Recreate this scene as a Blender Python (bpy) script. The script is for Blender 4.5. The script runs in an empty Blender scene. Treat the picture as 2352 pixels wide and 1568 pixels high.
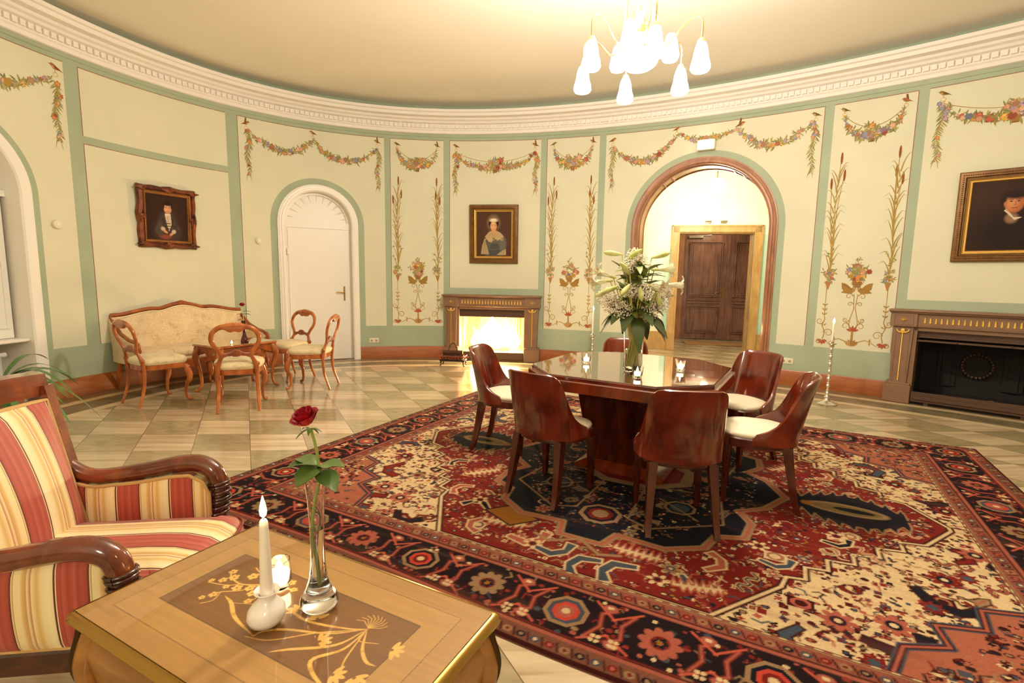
import bpy, math, random
import numpy as np
from math import sin, cos, pi, sqrt, atan2, radians, hypot
from mathutils import Vector, Matrix

random.seed(7)
rng = np.random.default_rng(7)
scene = bpy.context.scene
COL = scene.collection

# ------------------------------------------------------------------ camera
EYE = 1.40
cam_d = bpy.data.cameras.new('camera')
cam = bpy.data.objects.new('camera', cam_d)
COL.objects.link(cam)
cam_d.sensor_width = 36.0
cam_d.lens = 17.865
cam_d.clip_start = 0.02
PITCH, ROLL = 0.1255130356, 0.0161558878
_up = Vector((0, sin(PITCH), cos(PITCH)))
_fw = Vector((0, cos(PITCH), -sin(PITCH)))
_r = cos(ROLL) * Vector((1, 0, 0)) + sin(ROLL) * _up
_u = -sin(ROLL) * Vector((1, 0, 0)) + cos(ROLL) * _up
M = Matrix((_r, _u, -_fw)).transposed().to_4x4()
M.translation = Vector((0, 0, EYE))
cam.matrix_world = M
scene.camera = cam

# ------------------------------------------------------------------ world, exposure, lights
w = bpy.data.worlds.new('world')
scene.world = w
w.use_nodes = True
w.node_tree.nodes['Background'].inputs[0].default_value = (1.0, 0.8, 0.6, 1)
w.node_tree.nodes['Background'].inputs[1].default_value = 0.02
vs = scene.view_settings
vs.view_transform = 'Standard'
vs.look = 'None'
vs.gamma = 1.0
vs.exposure = 0.29
vs.use_curve_mapping = False
scene.cycles.use_denoising = True
scene.cycles.max_bounces = 9
scene.cycles.diffuse_bounces = 5
scene.cycles.glossy_bounces = 4
scene.cycles.transmission_bounces = 8
scene.cycles.transparent_max_bounces = 12
scene.cycles.caustics_reflective = False
scene.cycles.caustics_refractive = True
scene.cycles.sample_clamp_indirect = 6.0
LAMP = (1.0, 0.85, 0.70)      # warm bulbs
CH1 = (0.86, 3.80)            # chandelier above the dining table
FILL_CH = (0.2, -2.7)             # chandelier added behind the camera as fill, out of view
P_CH1, P_UP, P_FILL = 22.0, 380.0, 140.0

def point_light(name, loc, power, color=LAMP, radius=0.05):
    ld = bpy.data.lights.new(name, 'POINT')
    ld.energy = power
    ld.color = color
    ld.shadow_soft_size = radius
    o = bpy.data.objects.new(name, ld)
    o.location = loc
    COL.objects.link(o)
    return o

# ------------------------------------------------------------------ helpers
def tag(o, label=None, cat=None, group=None, kind=None):
    if label: o['label'] = label
    if cat: o['category'] = cat
    if group: o['group'] = group
    if kind: o['kind'] = kind
    return o

def thing(name, label, cat, loc=(0, 0, 0), rotz=0, group=None):
    o = bpy.data.objects.new(name, None)
    o.empty_display_size = 0.1
    COL.objects.link(o)
    o.location = loc
    o.rotation_euler = (0, 0, rotz)
    return tag(o, label, cat, group)

def copy_tree(o, parent=None):
    c = o.copy()
    COL.objects.link(c)
    c.parent = parent
    for ch in o.children:
        copy_tree(ch, c)
    return c

class MB:
    def __init__(s):
        s.v = []; s.f = []; s.m = []; s.c = []; s.usecol = False
    def add(s, vs, fs, mi=0, col=None):
        b = len(s.v)
        s.v.extend([tuple(p) for p in vs])
        for f in fs:
            s.f.append(tuple(b + i for i in f))
            s.m.append(mi)
            s.c.append(col)
        if col is not None: s.usecol = True
    def box(s, a, b, mi=0, xf=None):
        x0, y0, z0 = a; x1, y1, z1 = b
        vs = [(x0,y0,z0),(x1,y0,z0),(x1,y1,z0),(x0,y1,z0),(x0,y0,z1),(x1,y0,z1),(x1,y1,z1),(x0,y1,z1)]
        if xf: vs = [xf(*p) for p in vs]
        s.add(vs, [(0,3,2,1),(4,5,6,7),(0,1,5,4),(1,2,6,5),(2,3,7,6),(3,0,4,7)], mi)
    def bbox(s, a, b, bev=0.005, mi=0, xf=None):
        """box with bevelled vertical and top edges"""
        x0, y0, z0 = a; x1, y1, z1 = b
        e = min(bev, (x1-x0)*.45, (y1-y0)*.45, (z1-z0)*.45)
        def ring(i, z):
            return [(x0+i,y0+e,z),(x0+e,y0+i,z),(x1-e,y0+i,z),(x1-i,y0+e,z),(x1-i,y1-e,z),(x1-e,y1-i,z),(x0+e,y1-i,z),(x0+i,y1-e,z)]
        rings = [ring(e, z0), ring(0, z0+e), ring(0, z1-e), ring(e, z1)]
        s.rings(rings, mi, xf=xf)
    def rings(s, rings, mi=0, closed=True, caps=True, xf=None):
        n = len(rings[0])
        vs = [p for r in rings for p in r]
        if xf: vs = [xf(*p) for p in vs]
        fs = []
        for k in range(len(rings)-1):
            for i in range(n if closed else n-1):
                j = (i+1) % n
                fs.append((k*n+i, k*n+j, (k+1)*n+j, (k+1)*n+i))
        if caps and closed:
            fs.append(tuple(reversed(range(n))))
            fs.append(tuple((len(rings)-1)*n+i for i in range(n)))
        s.add(vs, fs, mi)
    def lathe(s, prof, n=24, c=(0,0,0), mi=0, caps=True, xf=None, sx=1.0, sy=1.0):
        rings = [[(c[0]+r*sx*cos(2*pi*i/n), c[1]+r*sy*sin(2*pi*i/n), c[2]+z) for i in range(n)] for r, z in prof]
        s.rings(rings, mi, caps=caps, xf=xf)
    def tube(s, pts, rad, n=8, mi=0, caps=True, flat=1.0, up=None, xf=None):
        pts = [Vector(p) for p in pts]
        N = len(pts)
        if not hasattr(rad, '__len__'): rad = [rad]*N
        T = []
        for i in range(N):
            a = pts[max(0, i-1)]; b = pts[min(N-1, i+1)]
            t = (b-a)
            T.append(t.normalized() if t.length > 1e-9 else Vector((0,0,1)))
        u = Vector(up) if up else (Vector((0,0,1)) if abs(T[0].z) < .9 else Vector((1,0,0)))
        rings = []
        for i in range(N):
            u = (u - T[i]*u.dot(T[i]))
            if u.length < 1e-6: u = Vector((1,0,0)) - T[i]*T[i].x
            u.normalize()
            w_ = T[i].cross(u)
            r = rad[i]
            rings.append([tuple(pts[i] + u*(r*cos(2*pi*k/n)) + w_*(r*flat*sin(2*pi*k/n))) for k in range(n)])
            if up: u = Vector(up)
        s.rings(rings, mi, caps=caps, xf=xf)
    def prism(s, poly, z0, z1, mi=0, xf=None):
        n = len(poly)
        vs = [(p[0], p[1], z0) for p in poly] + [(p[0], p[1], z1) for p in poly]
        if xf: vs = [xf(*p) for p in vs]
        fs = [(i, (i+1) % n, n+(i+1) % n, n+i) for i in range(n)]
        fs += [tuple(reversed(range(n))), tuple(range(n, 2*n))]
        s.add(vs, fs, mi)
    def grid(s, fn, nu, nv, mi=0, flip=False):
        vs = [fn(i/nu, j/nv) for j in range(nv+1) for i in range(nu+1)]
        fs = []
        for j in range(nv):
            for i in range(nu):
                a = j*(nu+1)+i
                q = (a, a+1, a+nu+2, a+nu+1)
                fs.append(tuple(reversed(q)) if flip else q)
        s.add(vs, fs, mi)
    def sphere(s, c, r, n=10, mi=0, sc=(1,1,1)):
        m_ = max(4, n//2)
        prof = [(sin(pi*k/m_), -cos(pi*k/m_)) for k in range(m_+1)]
        prof[0] = (1e-4, -1); prof[-1] = (1e-4, 1)
        rings = [[(c[0]+r*sc[0]*q*cos(2*pi*i/n), c[1]+r*sc[1]*q*sin(2*pi*i/n), c[2]+r*sc[2]*z) for i in range(n)] for q, z in prof]
        s.rings(rings, mi)
    def build(s, name, mats, parent=None, smooth=35, loc=None):
        me = bpy.data.meshes.new(name)
        me.from_pydata(s.v, [], s.f)
        if not isinstance(mats, (list, tuple)): mats = [mats]
        for m_ in mats: me.materials.append(m_)
        me.polygons.foreach_set('material_index', s.m)
        if s.usecol:
            ca = me.color_attributes.new('Col', 'FLOAT_COLOR', 'CORNER')
            arr = []
            for f, c in zip(s.f, s.c):
                c = c or (1, 1, 1)
                arr.extend(list(c[:3])+[1.0] if True else [] for _ in f)
            ca.data.foreach_set('color', np.array(arr, dtype=np.float32).ravel())
        if smooth:
            me.polygons.foreach_set('use_smooth', [True]*len(me.polygons))
            me.set_sharp_from_angle(angle=radians(smooth))
        me.update()
        o = bpy.data.objects.new(name, me)
        COL.objects.link(o)
        if parent: o.parent = parent
        if loc: o.location = loc
        return o

def lin(h):
    """sRGB hex or 0-255 triple -> linear"""
    if isinstance(h, str):
        h = h.lstrip('#'); h = [int(h[i:i+2], 16) for i in (0, 2, 4)]
    return tuple(((c/255)/12.92 if c/255 <= .04045 else ((c/255+.055)/1.055)**2.4) for c in h)

def rot2(x, y, a): return (x*cos(a)-y*sin(a), x*sin(a)+y*cos(a))

def smoothpath(pts, n=6):
    """Catmull-Rom through the points"""
    P = [Vector(p) for p in pts]
    P = [P[0]*2-P[1]] + P + [P[-1]*2-P[-2]]
    out = []
    for i in range(1, len(P)-2):
        for k in range(n):
            t = k/n
            a, b, c, d = P[i-1], P[i], P[i+1], P[i+2]
            out.append(0.5*((2*b)+(-a+c)*t+(2*a-5*b+4*c-d)*t*t+(-a+3*b-3*c+d)*t**3))
    out.append(P[-2])
    return out

def interp(x, xs, ys): return float(np.interp(x, xs, ys))

# ------------------------------------------------------------------ materials
def newmat(name):
    m = bpy.data.materials.new(name)
    m.use_nodes = True
    nt = m.node_tree
    return m, nt, nt.nodes['Principled BSDF']

def mat(name, col, rough=.5, metal=0, spec=.5, trans=0, ior=1.45, coat=0, noise=0, nscale=6, bump=0, bscale=60, emis=None, estr=0, sss=0, stretch=None, col2=None):
    m, nt, b = newmat(name)
    L = nt.links
    b.inputs['Base Color'].default_value = (*col, 1)
    b.inputs['Roughness'].default_value = rough
    b.inputs['Metallic'].default_value = metal
    b.inputs['Specular IOR Level'].default_value = spec
    b.inputs['Transmission Weight'].default_value = trans
    b.inputs['IOR'].default_value = ior
    b.inputs['Coat Weight'].default_value = coat
    b.inputs['Coat Roughness'].default_value = .05
    if sss:
        b.inputs['Subsurface Weight'].default_value = sss
        b.inputs['Subsurface Radius'].default_value = (.01, .006, .003)
    tc = nt.nodes.new('ShaderNodeTexCoord')
    mp = nt.nodes.new('ShaderNodeMapping')
    L.new(tc.outputs['Object'], mp.inputs['Vector'])
    if stretch: mp.inputs['Scale'].default_value = stretch
    if noise or col2:
        n = nt.nodes.new('ShaderNodeTexNoise')
        n.inputs['Scale'].default_value = nscale
        n.inputs['Detail'].default_value = 5
        L.new(mp.outputs[0], n.inputs['Vector'])
        mx = nt.nodes.new('ShaderNodeMix'); mx.data_type = 'RGBA'
        c2 = col2 if col2 else tuple(c*(1-noise) for c in col)
        cr = nt.nodes.new('ShaderNodeMapRange')
        cr.inputs['From Min'].default_value = .35; cr.inputs['From Max'].default_value = .65
        L.new(n.outputs['Fac'], cr.inputs['Value'])
        L.new(cr.outputs[0], mx.inputs['Factor'])
        mx.inputs['A'].default_value = (*col, 1); mx.inputs['B'].default_value = (*c2, 1)
        L.new(mx.outputs['Result'], b.inputs['Base Color'])
    if bump:
        n2 = nt.nodes.new('ShaderNodeTexNoise'); n2.inputs['Scale'].default_value = bscale
        n2.inputs['Detail'].default_value = 3
        L.new(tc.outputs['Object'], n2.inputs['Vector'])
        bp = nt.nodes.new('ShaderNodeBump'); bp.inputs['Strength'].default_value = bump
        bp.inputs['Distance'].default_value = .002
        L.new(n2.outputs['Fac'], bp.inputs['Height'])
        L.new(bp.outputs[0], b.inputs['Normal'])
    if emis:
        b.inputs['Emission Color'].default_value = (*emis, 1)
        b.inputs['Emission Strength'].default_value = estr
    return m

def wood(name, c1, c2, rough=.25, grain=(1, 1, 12), scale=3, coat=.4, spec=.5):
    """wood with drawn-out grain; grain = stretch of the object coordinates"""
    m, nt, b = newmat(name)
    L = nt.links
    tc = nt.nodes.new('ShaderNodeTexCoord')
    mp = nt.nodes.new('ShaderNodeMapping'); mp.inputs['Scale'].default_value = grain
    L.new(tc.outputs['Object'], mp.inputs['Vector'])
    n1 = nt.nodes.new('ShaderNodeTexNoise'); n1.inputs['Scale'].default_value = scale
    n1.inputs['Detail'].default_value = 8; n1.inputs['Distortion'].default_value = .6
    L.new(mp.outputs[0], n1.inputs['Vector'])
    n2 = nt.nodes.new('ShaderNodeTexNoise'); n2.inputs['Scale'].default_value = 2.2
    n2.inputs['Detail'].default_value = 3
    L.new(tc.outputs['Object'], n2.inputs['Vector'])
    ad = nt.nodes.new('ShaderNodeMath'); ad.operation = 'MULTIPLY_ADD'
    L.new(n2.outputs['Fac'], ad.inputs[0]); ad.inputs[1].default_value = .5
    L.new(n1.outputs['Fac'], ad.inputs[2])
    cr = nt.nodes.new('ShaderNodeValToRGB')
    cr.color_ramp.elements[0].position = .55; cr.color_ramp.elements[0].color = (*c1, 1)
    cr.color_ramp.elements[1].position = .95; cr.color_ramp.elements[1].color = (*c2, 1)
    L.new(ad.outputs[0], cr.inputs[0])
    L.new(cr.outputs[0], b.inputs['Base Color'])
    b.inputs['Roughness'].default_value = rough
    b.inputs['Coat Weight'].default_value = coat
    b.inputs['Coat Roughness'].default_value = .08
    b.inputs['Specular IOR Level'].default_value = spec
    return m

def attrmat(name, rough=.6, spec=.3, bump=0, bscale=300, coat=0):
    m, nt, b = newmat(name)
    a = nt.nodes.new('ShaderNodeAttribute'); a.attribute_name = 'Col'
    nt.links.new(a.outputs['Color'], b.inputs['Base Color'])
    b.inputs['Roughness'].default_value = rough
    b.inputs['Specular IOR Level'].default_value = spec
    b.inputs['Coat Weight'].default_value = coat
    if bump:
        tc = nt.nodes.new('ShaderNodeTexCoord')
        n2 = nt.nodes.new('ShaderNodeTexNoise'); n2.inputs['Scale'].default_value = bscale
        nt.links.new(tc.outputs['Object'], n2.inputs['Vector'])
        bp = nt.nodes.new('ShaderNodeBump'); bp.inputs['Strength'].default_value = bump; bp.inputs['Distance'].default_value = .003
        nt.links.new(n2.outputs['Fac'], bp.inputs['Height']); nt.links.new(bp.outputs[0], b.inputs['Normal'])
    return m

def glass_mat(name, tint=(1, 1, 1), rough=0.0, ior=1.45):
    m, nt, b = newmat(name)
    b.inputs['Base Color'].default_value = (*tint, 1)
    b.inputs['Roughness'].default_value = rough
    b.inputs['Transmission Weight'].default_value = 1
    b.inputs['IOR'].default_value = ior
    return m

def emat(name, col, strength):
    m, nt, b = newmat(name)
    b.inputs['Base Color'].default_value = (0, 0, 0, 1)
    b.inputs['Emission Color'].default_value = (*col, 1)
    b.inputs['Emission Strength'].default_value = strength
    return m

A_CREAM = (.71, .705, .53); A_GREEN = (.385, .46, .325)
MT = {}
MT['cream'] = mat('cream_wall_paint', A_CREAM, .75, spec=.2, noise=.05, nscale=1.6)
MT['green'] = mat('green_wall_paint', A_GREEN, .6, spec=.3, noise=.10, nscale=2.0)
MT['redline'] = mat('red_line_paint', (.28, .10, .06), .7)
MT['mural'] = attrmat('mural_paint', .75, .15)
MT['white'] = mat('white_gloss_paint', (.86, .84, .77), .35, spec=.4)
MT['plaster'] = mat('white_cornice_plaster', (.86, .82, .76), .7, spec=.2)
MT['ceil'] = mat('ceiling_paint', (.88, .85, .74), .8, spec=.1, noise=.04, nscale=.8)
MT['base'] = wood('baseboard_wood', lin('8c4c1c'), lin('a8602a'), .4, (1, 1, 8), 2.5, .05)
MT['archwood'] = wood('brown_arch_wood', lin('8c5a3c'), lin('ae7a54'), .4, (4, 4, 1), 2.5, .15)
MT['gold_oak'] = wood('golden_oak_wood', lin('b08a52'), lin('cba46a'), .4, (4, 4, 1), 3, .15)
MT['darkdoor'] = wood('dark_brown_door_wood', lin('5e3a2c'), lin('8a6250'), .35, (8, 8, .8), 3, .15)
MT['brass'] = mat('brass', lin('b08c48'), .28, metal=1)
MT['black'] = mat('black_iron', (.015, .012, .01), .5)
MT['silver'] = mat('polished_silver', (.80, .76, .70), .15, metal=1)
MT['wax'] = mat('white_wax', (.85, .80, .70), .4, sss=.3)
MT['flame'] = emat('candle_flame', (1.0, .72, .38), 60)
MT['glass'] = glass_mat('clear_glass')
MT['water'] = glass_mat('water', ior=1.33)
MT['glass_light'] = glass_mat('thin_clear_glass', ior=1.14)
MT['water_light'] = glass_mat('vase_water', ior=1.12)
MT['plastic'] = mat('cream_plastic', (.76, .72, .58), .4)
# ------------------------------------------------------------------ the oval room
ECX, ECY, EA, EB, ET = 2.1783, 0.5909, 9.2598, 5.6430, -0.913
S0 = 44.1393
_ts = np.linspace(-pi, pi, 200001)
_L = np.r_[0, np.cumsum(np.hypot(np.diff(EA*np.cos(_ts)), np.diff(EB*np.sin(_ts))))]
PER = float(_L[-1])
def W(s, z, off=0.0):
    """point on the curved wall: s metres to the right along the wall, z up, off metres into the room"""
    L = (S0 - s) % PER
    t = float(np.interp(L, _L, _ts))
    c, sn = cos(ET), sin(ET)
    u, v = EA*cos(t), EB*sin(t)
    nx, ny = cos(t)/EA, sin(t)/EB
    q = hypot(nx, ny); u -= off*nx/q; v -= off*ny/q
    return (ECX+u*c-v*sn, ECY+u*sn+v*c, z)
def frame_at(s):
    """chord frame at s: origin, angle so that local +x runs right along the wall and local +y points out of the room"""
    p = Vector(W(s-.3, 0)); q = Vector(W(s+.3, 0))
    d = (q-p).normalized()
    o = Vector(W(s, 0))
    return o, atan2(d.y, d.x)

Z_CEIL = 4.14
ARCH = [  # centre s, springing z, opening radius, green band radius
    (-7.165, 2.15, .63, .825),
    (-2.893, 2.18, .50, .70),
    (3.207, 2.145, .91, 1.095)]
HOLES = [(-.60, .50, .92), (5.83, 6.93, .92)]
PANELS = [(-9.3, -8.1, .555, 3.605), (-8.0, -5.988, .555, 3.605), (-5.84, -4.14, 2.885, 3.605), (-5.84, -4.14, .555, 2.80),
    (-3.985, -1.857, .555, 3.605), (-1.763, -.9, .555, 3.605), (-.797, .714, 1.21, 3.605), (.815, 1.652, .555, 3.605),
    (1.755, 4.647, .555, 3.605), (4.753, 5.577, .555, 3.605), (5.677, 7.15, 1.21, 3.605), (7.25, 8.1, .555, 3.605),
    (8.2, 10.2, .555, 3.605), (10.3, 13.0, .555, 3.605), (13.1, 14.0, .555, 3.605), (14.1, 18.0, .555, 3.605), (18.1, 19.0, .555, 3.605),
    (19.1, 22.4, .555, 3.605), (22.5, 24.5, .555, 3.605), (24.6, 28.0, .555, 3.605), (28.1, 29.0, .555, 3.605), (29.1, 33.0, .555, 3.605), (33.1, 36.0, .555, 3.605), (36.1, 38.1, .555, 3.605)]

def build_wall(name, sa, sb):
    mb = MB()
    br = {round(sa, 4), round(sb, 4)}
    for k in range(int((sb-sa)/.2)+1): br.add(round(sa+.2*k, 4))
    for p in PANELS:
        for s in p[:2]:
            if sa < s < sb: br.add(round(s, 4))
    for h in HOLES:
        for s in h[:2]:
            if sa < s < sb: br.add(round(s, 4))
    for sc, z0, ro, rb in ARCH:
        for R in (ro, rb):
            for k in range(49):
                s = sc+R*cos(pi*k/48)
                if sa < s < sb: br.add(round(s, 4))
    br = sorted(b for b in br if sa-1e-6 <= b <= sb+1e-6)
    br = [b for i, b in enumerate(br) if i == 0 or b-br[i-1] > 1e-4]
    def zarch(s, mid):
        zo = zb = 0.0
        for sc, z0, ro, rb in ARCH:
            if abs(mid-sc) < ro: zo = z0+sqrt(max(0, ro*ro-(s-sc)**2))
            if abs(mid-sc) < rb: zb = z0+sqrt(max(0, rb*rb-(s-sc)**2))
        for a, b, zt in HOLES:
            if a < mid < b: zo = zt
        return zo, max(zo, zb)
    def q(l, r, za, zb_, zc, zd, mi):
        if max(zb_-za, zd-zc) < 1e-4: return
        mb.add([W(l, za), W(r, zc), W(r, zd), W(l, zb_)], [(0, 1, 2, 3)], mi)
    for l, r in zip(br[:-1], br[1:]):
        mid = (l+r)/2
        (ol, bl), (orr, brr) = zarch(l, mid), zarch(r, mid)
        pr = sorted([p for p in PANELS if p[0]-1e-6 < mid < p[1]+1e-6], key=lambda p: p[2])
        zl, zr = ol, orr
        for p in pr:
            a1, a2 = max(p[2], bl), max(p[2], brr)
            q(l, r, zl, a1, zr, a2, 1)
            q(l, r, a1, p[3], a2, p[3], 0)
            zl = zr = p[3]
        q(l, r, zl, Z_CEIL, zr, Z_CEIL, 1)
    # thin painted red lines along the panel edges
    for p in PANELS:
        if p[1] < sa or p[0] > sb: continue
        t = .007
        def strip(s0_, s1_, z0_, z1_):
            n = max(1, int((s1_-s0_)/.15))
            for k in range(n):
                a = s0_+(s1_-s0_)*k/n; b = s0_+(s1_-s0_)*(k+1)/n
                mb.add([W(a, z0_, .0012), W(b, z0_, .0012), W(b, z1_, .0012), W(a, z1_, .0012)], [(0, 1, 2, 3)], 2)
        strip(p[0], p[1], p[3]-t/2, p[3]+t/2)
        se = p[0] if p[0] < 1 else p[1]
        strip(se-t/2, se+t/2, p[2], p[3])
    return mb

def adult_floor():
    m, nt, b = newmat('marble_floor_tiles')
    L = nt.links
    N = nt.nodes.new
    tc = N('ShaderNodeTexCoord')
    ox, oy = -2.0675, 3.8996
    th, ph, sa, sb = .0659, .4821, .4493, .4665
    ax, ay = sa*cos(th), sa*sin(th); bx, by = -sb*sin(ph), sb*cos(ph)
    det = ax*by-ay*bx
    sep = N('ShaderNodeSeparateXYZ'); L.new(tc.outputs['Object'], sep.inputs[0])
    def lin2(cx, cy, c0):
        m1 = N('ShaderNodeMath'); m1.operation = 'MULTIPLY_ADD'
        L.new(sep.outputs[0], m1.inputs[0]); m1.inputs[1].default_value = cx; m1.inputs[2].default_value = c0
        m2 = N('ShaderNodeMath'); m2.operation = 'MULTIPLY_ADD'
        L.new(sep.outputs[1], m2.inputs[0]); m2.inputs[1].default_value = cy; L.new(m1.outputs[0], m2.inputs[2])
        return m2.outputs[0]
    def mth(op, a, b_=None, c=None):
        n = N('ShaderNodeMath'); n.operation = op
        for k, x in enumerate((a, b_, c)):
            if x is None: continue
            if isinstance(x, (int, float)): n.inputs[k].default_value = x
            else: L.new(x, n.inputs[k])
        return n.outputs[0]
    i = lin2(by/det, -bx/det, -(ox*by-oy*bx)/det)
    j = lin2(-ay/det, ax/det, -(-ox*ay+oy*ax)/det)
    fi, fj = mth('FLOOR', i), mth('FLOOR', j)
    ri, rj = mth('SUBTRACT', i, fi), mth('SUBTRACT', j, fj)
    chk = mth('MODULO', mth('ADD', mth('ADD', fi, fj), 200), 2)
    cmb = N('ShaderNodeCombineXYZ'); L.new(fi, cmb.inputs[0]); L.new(fj, cmb.inputs[1])
    wn = N('ShaderNodeTexWhiteNoise'); L.new(cmb.outputs[0], wn.inputs['Vector'])
    rnd = wn.outputs['Value']
    # streaks run along a
    off = mth('MULTIPLY', rnd, 37)
    cv = N('ShaderNodeCombineXYZ')
    L.new(mth('MULTIPLY_ADD', i, .35, off), cv.inputs[0]); L.new(mth('MULTIPLY', j, 4.5), cv.inputs[1]); L.new(off, cv.inputs[2])
    ns = N('ShaderNodeTexNoise'); ns.inputs['Scale'].default_value = 1.5; ns.inputs['Detail'].default_value = 6; ns.inputs['Distortion'].default_value = .4
    L.new(cv.outputs[0], ns.inputs['Vector'])
    r1 = N('ShaderNodeValToRGB')
    e = r1.color_ramp.elements
    e[0].position = .30; e[0].color = (*lin('a88c6c'), 1); e[1].position = .62; e[1].color = (*lin('d8c4a2'), 1)
    x = r1.color_ramp.elements.new(.38); x.color = (*lin('c0a888'), 1)
    x = r1.color_ramp.elements.new(.5); x.color = (*lin('ccb896'), 1)
    L.new(ns.outputs['Fac'], r1.inputs[0])
    nm = N('ShaderNodeTexNoise'); nm.inputs['Scale'].default_value = 7; nm.inputs['Detail'].default_value = 8; nm.inputs['Distortion'].default_value = 1.2
    cv2 = N('ShaderNodeCombineXYZ'); L.new(mth('ADD', i, off), cv2.inputs[0]); L.new(mth('MULTIPLY', j, 2.0), cv2.inputs[1])
    L.new(cv2.outputs[0], nm.inputs['Vector']); nm.inputs['Scale'].default_value = 2.5
    r2 = N('ShaderNodeValToRGB'); e = r2.color_ramp.elements
    e[0].position = .3; e[0].color = (*lin('978a68'), 1); e[1].position = .7; e[1].color = (*lin('b5a480'), 1)
    L.new(nm.outputs['Fac'], r2.inputs[0])
    mx = N('ShaderNodeMix'); mx.data_type = 'RGBA'; L.new(chk, mx.inputs['Factor'])
    L.new(r1.outputs[0], mx.inputs['A']); L.new(r2.outputs[0], mx.inputs['B'])
    val = mth('MULTIPLY_ADD', rnd, .22, .80)
    sc = N('ShaderNodeMix'); sc.data_type = 'RGBA'; sc.blend_type = 'MULTIPLY'; sc.inputs['Factor'].default_value = 1
    L.new(mx.outputs['Result'], sc.inputs['A'])
    cg = N('ShaderNodeCombineColor')
    for k in range(3): L.new(val, cg.inputs[k])
    L.new(cg.outputs[0], sc.inputs['B'])
    di = mth('MINIMUM', ri, mth('SUBTRACT', 1, ri)); dj = mth('MINIMUM', rj, mth('SUBTRACT', 1, rj))
    g = mth('LESS_THAN', mth('MINIMUM', di, dj), .006)
    gm = N('ShaderNodeMix'); gm.data_type = 'RGBA'; L.new(g, gm.inputs['Factor'])
    L.new(sc.outputs['Result'], gm.inputs['A']); gm.inputs['B'].default_value = (*lin('6f5e42'), 1)
    L.new(gm.outputs['Result'], b.inputs['Base Color'])
    b.inputs['Roughness'].default_value = .15
    b.inputs['Specular IOR Level'].default_value = .5
    return m
MT['tiles'] = adult_floor()
MT['stripstone'] = mat('cream_marble_strip', lin('d6c29c'), .25, noise=.12, nscale=8)
MT['bandstone'] = mat('grey_green_marble_band', lin('7f775a'), .25, noise=.3, nscale=5)
MT['edgestone'] = mat('brown_edge_stone', lin('86704f'), .3, noise=.2, nscale=5)
MT['joint'] = mat('dark_joint', lin('6a5a3e'), .6)

def build_floor():
    mb = MB()
    n = 360
    offs = [0.0, .25, .37, .68, .80]
    rings = [[W(PER*k/n, 0, o) for k in range(n)] for o in offs]
    vs = [p for r in rings for p in r]
    for r_ in range(4):
        fs = [(r_*n+k, (r_+1)*n+k, (r_+1)*n+(k+1) % n, r_*n+(k+1) % n) for k in range(n)]
        mb.add(vs[r_*n:(r_+2)*n], [tuple(i-r_*n for i in f) for f in fs], [3, 1, 2, 1][r_])
    inner = rings[4]
    mb.add(inner, [tuple(reversed(range(n)))], 0)
    s = -8.0
    while s < 9:
        mb.add([W(s, .0006, .37), W(s, .0006, .68), W(s+.004, .0006, .68), W(s+.004, .0006, .37)], [(0, 1, 2, 3)], 4)
        mb.add([W(s+.3, .0006, .25), W(s+.3, .0006, .37), W(s+.303, .0006, .37), W(s+.303, .0006, .25)], [(0, 1, 2, 3)], 4)
        s += .62
    # floor of the arch openings
    for sc, z0, ro, rb in ARCH:
        mb.add([W(sc-ro, 0, 0), W(sc, 0, 0), W(sc+ro, 0, 0), W(sc+ro, 0, -.45), W(sc, 0, -.45), W(sc-ro, 0, -.45)], [(0, 1, 2, 3, 4, 5)], 3)
    o = mb.build('floor', [MT['tiles'], MT['stripstone'], MT['bandstone'], MT['edgestone'], MT['joint']], smooth=0)
    tag(o, kind='structure')
build_floor()
mb = MB()
mb.add([W(PER*k/240, Z_CEIL, 0) for k in range(240)], [tuple(range(240))])
tag(mb.build('ceiling', MT['ceil'], smooth=0), kind='structure')

# cornice with dentils, running round the room
mb = MB()
prof = [(0.0, 3.70), (.028, 3.712), (.034, 3.75), (.05, 3.765), (.05, 3.845), (.085, 3.86), (.10, 3.885), (.135, 3.90), (.15, 3.925), (.225, 3.935), (.235, 3.975), (.262, 3.985), (.27, 4.02), (.20, 4.035), (.02, 4.05), (0, 4.05)]
n = 300
vs = []; fs = []
for k in range(n):
    for o_, z in prof: vs.append(W(PER*k/n, z, o_))
m_ = len(prof)
for k in range(n):
    for i in range(m_-1):
        a = k*m_+i; b = ((k+1) % n)*m_+i
        fs.append((a, b, b+1, a+1))
mb.add(vs, fs, 0)
s = -8.2
while s < 8.5:
    mb.box((s, .04, 3.782), (s+.048, .078, 3.838), 0, xf=lambda x, y, z: W(x, z, y))
    s += .0715
tag(mb.build('trim_cornice', MT['plaster'], smooth=30), kind='structure')
# fine green moulding line under the cornice
mb = MB()
for k in range(340):
    a, b = -8.5+.05*k, -8.5+.05*(k+1)
    mb.add([W(a, 3.655, 0), W(b, 3.655, 0), W(b, 3.660, .008), W(a, 3.660, .008), W(b, 3.70, .010), W(a, 3.70, .010)], [(0, 1, 2, 3), (3, 2, 4, 5)], 0)
tag(mb.build('trim_moulding', MT['green'], smooth=0), kind='structure')

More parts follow.
